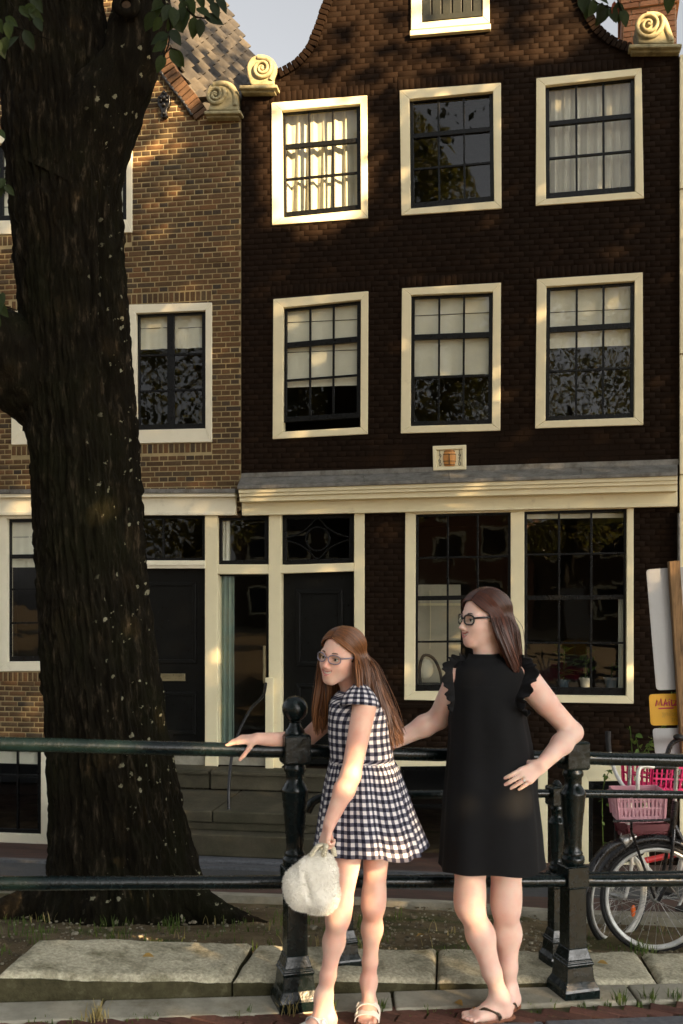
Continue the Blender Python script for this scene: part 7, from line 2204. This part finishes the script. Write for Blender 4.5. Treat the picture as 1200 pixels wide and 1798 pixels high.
# sandals
M['tan'] = simple('tan_leather', (0.20, 0.075, 0.035), 0.5, 0.2, 30); M['bronze'] = simple('dark_bronze_strap', (0.085, 0.06, 0.04), 0.3, 0.2, 30, metal=0.5)
def thong(heel, Fr, inner):
    f, s, u, L = Fr
    so = sole(heel, f, s, u, L, 0.041, 0.014, 'sandal', M['tan'], wr, 0.001, inner)
    s_ = s * inner
    toe_ = heel + f * L * 0.78 + u * 0.022 - s_ * 0.020
    for k in (-1, 1):
        pts = catmull([toe_, heel + f * L * 0.62 + u * 0.046 + s_ * 0.020 * k, heel + f * L * 0.40 + u * 0.030 + s_ * 0.040 * k, heel + f * L * 0.33 + u * 0.004 + s_ * 0.040 * k], 6)
        ribbon(pts, [u + s_ * k * 0.9 * (i / len(pts)) for i in range(len(pts))], 0.018, 0.003, 'strap', M['bronze'], so)
    MB().sphere(toe_ + u * 0.012 + f * -0.012, 0.008, 8, 6).build('strap_stud', M['gold'], so, space='world', smooth=180)
thong(h1, F1, 1); thong(h2, F2, -1)

# ------------------------------------------------------------------ the girl
YG = 3.84
gr_ = empty('person', (0.06, YG, front_z(0.06)), 0, 'girl in a black and white gingham dress leaning on the railing', 'person')
Hg = Head(P(600, 1151, YG - 0.01), (-0.60, -0.79, -0.04), 0.90, roll=R(-9))
D = Sdf(); Hg.add(D, 0.003, True)
nb = J(622, 1216, YG + 0.03)
D.rc(Hg.w(-0.022, 0, -0.05), nb, 0.045, 0.042, 0.025)
sN, sF = J(640, 1243, YG - 0.105), J(590, 1250, YG + 0.12)
D.rc(nb + Vector((0, 0, -0.02)), sN + Vector((0, 0.02, 0.01)), 0.042, 0.036, 0.03); D.rc(nb + Vector((0, 0, -0.02)), sF + Vector((0.01, -0.02, 0.01)), 0.042, 0.036, 0.03)
D.el(J(624, 1280, YG + 0.01), (0.095, 0.10, 0.11), None, 0.03); D.el(J(637, 1345, YG + 0.02), (0.10, 0.095, 0.10), None, 0.03); D.el(J(648, 1420, YG + 0.02), (0.12, 0.11, 0.10), None, 0.03)
eN, wN = J(616, 1362, YG - 0.16), J(579, 1446, YG - 0.19)
D.rc(sN, eN, 0.0455, 0.036, 0.02); D.rc(eN, eN.lerp(wN, 0.3), 0.036, 0.0375, 0.02); D.rc(eN.lerp(wN, 0.3), wN, 0.0375, 0.0235, 0.02)
hand(D, wN, (-0.28, -0.05, -1.0), (-0.85, -0.5, 0.1), 1, 0.84, ((45, 75, 50), (50, 78, 50), (55, 78, 50), (58, 78, 50)), (0.7, 0.35, -0.75))
eF, wF = J(533, 1303, YG + 0.17), J(452, 1297, YG + 0.075)
D.rc(sF, eF, 0.041, 0.034, 0.02); D.rc(eF, eF.lerp(wF, 0.3), 0.034, 0.0365, 0.02); D.rc(eF.lerp(wF, 0.3), wF, 0.0365, 0.0235, 0.02)
hand(D, wF, (-1.0, 0.02, -0.06), (0.05, -0.35, 1), -1, 0.86, ((6, 12, 14), (14, 24, 20), (18, 30, 24), (22, 34, 24)), (0.75, 0.55, -0.95), 1.05)
hN, kN, aN = J(622, 1440, YG - 0.05), J(594, 1612, YG - 0.12), J(570, 1748, YG - 0.11)
hF, kF, aF = J(664, 1440, YG + 0.05), J(656, 1590, YG + 0.0), J(648, 1722, YG + 0.05)
for h_, k_, a_ in ((hN, kN, aN), (hF, kF, aF)):
    D.rc(h_, k_.lerp(h_, 0.12), 0.060, 0.0405, 0.03); D.rc(k_.lerp(h_, 0.14), k_, 0.0405, 0.0375, 0.03)
    D.el(k_ + Vector((-0.006, -0.016, 0.0)), (0.028, 0.028, 0.038), None, 0.022)
    cf = k_.lerp(a_, 0.32) + Vector((0.001, 0.014, 0)); D.rc(k_, cf, 0.0365, 0.0350, 0.04); D.rc(cf, k_.lerp(a_, 0.74), 0.0350, 0.0280, 0.04); D.rc(k_.lerp(a_, 0.74), a_, 0.0305, 0.027, 0.015)
gzg = front_z(0.0) + 0.028
foot.inner = 1
h3 = Vector((J(588, 1790, 3.76).x, 3.755, gzg)); t3_ = Vector((J(520, 1790, 3.62).x, 3.625, gzg))
F3 = foot(D, aN, h3, t3_, 0.86)
foot.inner = -1
h4 = Vector((J(650, 1780, 3.92).x, 3.935, gzg - 0.006)); t4_ = Vector((J(643, 1780, 3.74).x, 3.735, gzg - 0.006))
F4 = foot(D, aF, h4, t4_, 0.86)
foot.inner = 1
body_mesh(D, Hg, gr_, M['sking'])
Hg.features(gr_, {'brow': M['scalpg']}, (M['spectg'], 0.0024, 0.0265, 0.0185, 0.85))
def fall_g(side, s, E, rg, c):
    # long, slightly wavy hair; near side spreads over the back, front locks hang before the chest
    L = 0.335 + 0.02 * math.sin(c * 0.7) + rg.uniform(-0.03, 0.02)
    if s < 0.30: L *= 0.92
    out = []; ph = c * 0.45
    for t in (0.16, 0.32, 0.5, 0.68, 0.85, 1.0):
        k = Vector((0, 0, -L * t))
        if side > 0:      # her left, towards us
            k += Vector((0.05 + 0.11 * s, -0.02, 0)) * (t ** 1.2) if s > 0.3 else Vector((0.0, -0.035, 0)) * t
        else:
            k += Vector((-0.02 + 0.10 * max(0, s - 0.4), 0.02, 0)) * t if s > 0.25 else Vector((-0.02, 0.0, 0)) * t
        k += Vector((math.sin(ph + 5 * t), math.cos(ph * 1.7 + 4 * t), 0)) * 0.010 * t
        out.append(E + k)
    return out
make_hair(Hg, gr_, M['hairg'], M['scalpg'], -0.006, fall_g, 60, 17, seed=8, front0=72, vol=1.5)
rings = []
for y, xl_, xr_, b in ((1492, 554, 745, 0.185), (1468, 558, 737, 0.175), (1430, 563, 723, 0.158), (1385, 570, 709, 0.140), (1352, 577, 698, 0.122), (1338, 581, 691, 0.112), (1320, 581, 689, 0.112), (1290, 579, 684, 0.114), (1262, 578, 680, 0.112), (1240, 580, 672, 0.108), (1226, 586, 664, 0.095), (1214, 597, 654, 0.075)):
    p0, p1 = P(xl_, y, YG), P(xr_, y, YG)
    rings.append((p0.z, (p0.x + p1.x) / 2, YG + 0.012, (p1.x - p0.x) / 2, b))
def foldg(th_, t):
    sk = max(0.0, 1 - t / 0.50)
    return 0.105 * sk ** 0.8 * (math.sin(7 * th_ + 0.9) * 0.6 + math.sin(12 * th_ + 2.0) * 0.35 + 0.25 * math.sin(19 * th_)) + 0.012 * math.sin(4 * th_ + 22 * t) * (1 if t > 0.45 else 0) + (0.02 * math.sin(30 * th_) * math.exp(-((t - 0.44) / 0.05) ** 2))
def uvg(UV, vl, V):
    m = UV.shape[0]
    n = UV.shape[1] - 1
    ref = UV[0, :, 0]                       # cloth width measured at the hem and kept through the gathers
    out_ = UV.copy()
    waist = None
    for j in range(m):
        z = V[j, 0, 2]
        t = j / (m - 1)
        if t < 0.455: out_[j, :, 0] = ref * 0.94
        else: out_[j, :, 0] = UV[j, :, 0]
        out_[j, :, 1] = vl[j] * 1.02
    return out_
dg, _ = loft(rings, 200, foldg, 'dress', M['gingham'], gr_, hem=0.008, uvu=uvg)
# cap sleeve towards us and a collar strap on the far shoulder
def cap_sleeve(c, ax_, rad, hgt, name):
    mb = MB(); n_ = 40; V = []; UVs = []
    ax_ = Vector(ax_).normalized(); e1 = Vector((0, -1, 0.2)); e1 = (e1 - ax_ * e1.dot(ax_)).normalized(); e2 = ax_.cross(e1)
    rows_ = 10
    for j in range(rows_ + 1):
        t = j / rows_
        r = rad * (0.35 + 0.65 * math.sin(math.pi / 2 * min(1, t * 1.15)) + 0.10 * t)
        for i in range(n_ + 1):
            a = 2 * math.pi * i / n_
            k = 1 + 0.04 * t * math.sin(9 * a)
            V.append(tuple(c + ax_ * (hgt * (1 - t)) + (e1 * math.cos(a) + e2 * math.sin(a)) * r * k)); UVs.append((a * rad, t * hgt * 1.6))
    Q = np.array([(j * (n_ + 1) + i, j * (n_ + 1) + i + 1, (j + 1) * (n_ + 1) + i + 1, (j + 1) * (n_ + 1) + i) for j in range(rows_) for i in range(n_)])
    o = np_mesh(name, np.array(V), Q, M['gingham'], dg, smooth=180, uv=np.array(UVs)); o.modifiers.new('thickness', 'SOLIDIFY').thickness = 0.003
cap_sleeve(J(631, 1242, YG - 0.085), (0.05, 0.25, 1.0), 0.066, 0.085, 'cap_sleeve')
cap_sleeve(J(590, 1252, YG + 0.11), (0.15, -0.3, 1.0), 0.058, 0.075, 'cap_sleeve')
# white two-strap sandals on cork soles
M['whiteleather'] = simple('white_leather', (0.74, 0.72, 0.68), 0.4, 0.05, 20, 0.0008, 60); M['cork'] = simple('cork_sole', (0.26, 0.14, 0.07), 0.8, 0.3, 90, 0.001, 120); M['outsole'] = simple('pale_outsole', (0.45, 0.40, 0.33), 0.7)
def slide(heel, Fr, inner):
    f, s, u, L = Fr
    so = sole(heel, f, s, u, L, 0.042, 0.020, 'sandal', M['cork'], gr_, -0.001, inner)
    sole(heel, f, s, u, L, 0.0425, 0.006, 'outsole', M['outsole'], so, -0.0205, inner)
    s_ = s * inner
    for t, hgt, wd_ in ((0.72, 0.031, 0.034), (0.47, 0.050, 0.034)):
        pts = []
        for k in range(13):
            a = math.pi * k / 12; pts.append(heel + f * L * (t + 0.02 * math.sin(a)) + s_ * math.cos(a) * 0.044 + u * (hgt * math.sin(a) ** 0.75 + 0.002))
        ribbon(pts, [(p - (heel + f * L * t)) for p in pts], wd_, 0.0035, 'strap', M['whiteleather'], so)
        q = heel + f * L * t + s_ * 0.036 + u * hgt * 0.72
        mb = MB(); mb.torus(q + s_ * 0.006 + u * 0.004, (s_ + u * 0.6), 0.011, 0.002, 16, 6); mb.build('buckle', M['rim'], so, space='world', smooth=180)
slide(h3, F3, 1); slide(h4, F4, -1)

# ------------------------------------------------------------------ white fur bag in her hand
M['fur'] = simple('cream_white_fur', (0.90, 0.875, 0.79), 0.95, 0.07, 30, spec=0.1)
bc = J(547, 1549, YG - 0.20)
bagr = empty('fur_bag', bc - Vector((0, 0, 0.12)), 0, 'fluffy cream white fur bag with braided handles in the girl\'s hand', 'bag')
D = Sdf()
rb_ = np.array(Matrix.Rotation(R(-14), 3, 'Y'))
D.el(bc + Vector((0.005, 0, -0.015)), (0.090, 0.058, 0.096), rb_, 0.03); D.el(bc + Vector((0.042, -0.012, -0.05)), (0.056, 0.050, 0.060), rb_, 0.03); D.el(bc + Vector((-0.050, 0, -0.025)), (0.048, 0.05, 0.072), rb_, 0.03); D.el(bc + Vector((0.03, 0, 0.055)), (0.060, 0.042, 0.055), rb_, 0.03); D.el(bc + Vector((-0.01, -0.03, 0.0)), (0.03, 0.035, 0.09), rb_, 0.02); D.el(bc + Vector((0.05, -0.02, 0.03)), (0.045, 0.04, 0.05), rb_, 0.02)
D.sub(bc + Vector((-0.015, -0.075, 0.02)), (0.008, 0.03, 0.09), rb_, 0.02); D.sub(bc + Vector((-0.02, -0.06, -0.10)), (0.05, 0.04, 0.012), rb_, 0.02)
V, Q = D.mesh(0.006); V = smooth_verts(V, Q, 2)
bo = np_mesh('pouch', V, Q, M['fur'], bagr, smooth=180)
cen_ = V[Q].mean(1); nr = np.cross(V[Q[:, 1]] - V[Q[:, 0]], V[Q[:, 3]] - V[Q[:, 0]]); nr /= (np.linalg.norm(nr, axis=1)[:, None] + 1e-12)
ctr = V.mean(0)
if ((cen_ - ctr) * nr).sum() < 0: nr = -nr
k_ = RNG.integers(0, len(Q), 26000)
bp = cen_[k_] + RNG.normal(size=(len(k_), 3)) * 0.002
fd = nr[k_] + RNG.normal(size=(len(k_), 3)) * 0.45 + np.array([0, 0, -0.25]) + 0.5 * np.stack([vnoise(bp[:, 0] * 40, bp[:, 1] * 40, bp[:, 2] * 40, seed=q) - 0.5 for q in (1, 2, 3)], 1)
fd /= np.linalg.norm(fd, axis=1)[:, None]
sd_ = np.cross(fd, RNG.normal(size=fd.shape)); sd_ /= np.linalg.norm(sd_, axis=1)[:, None]
Lf = RNG.uniform(0.004, 0.009, len(k_))[:, None]
FV = np.stack([bp - sd_ * 0.0009, bp + sd_ * 0.0009, bp + fd * Lf], 1).reshape(-1, 3)
fo = np_mesh('fur', FV, np.arange(len(FV)).reshape(-1, 3), M['fur'], bagr, smooth=None); fo['kind'] = 'stuff'
M['cord'] = simple('cream_cotton_cord', (0.62, 0.57, 0.42), 0.9, 0.2, 120, 0.002, 160)
hp_ = wN + Vector((-0.022, -0.01, -0.078))
for (x0, x1, dy) in ((546, 566, -0.025), (560, 586, 0.02)):
    pts = catmull([J(x0, 1502, YG - 0.2 + dy), J(lerp(x0, 570, 0.5), 1486, YG - 0.2 + dy), hp_ + Vector((0, dy * 0.3, 0.004)), J(lerp(x1, 572, 0.5) + 4, 1486, YG - 0.2 + dy), J(x1 + 2, 1502, YG - 0.2 + dy)], 10)
    for ph in (0, 2.1, 4.2):
        q = [p + Vector((math.cos(ph + i * 0.9), math.sin(ph + i * 0.9), 0.3 * math.sin(ph + i * 0.9))) * 0.005 for i, p in enumerate(pts)]
        MB().tube(q, 0.0055, 7).build('braid_strand', M['cord'], bagr, space='world', smooth=180)
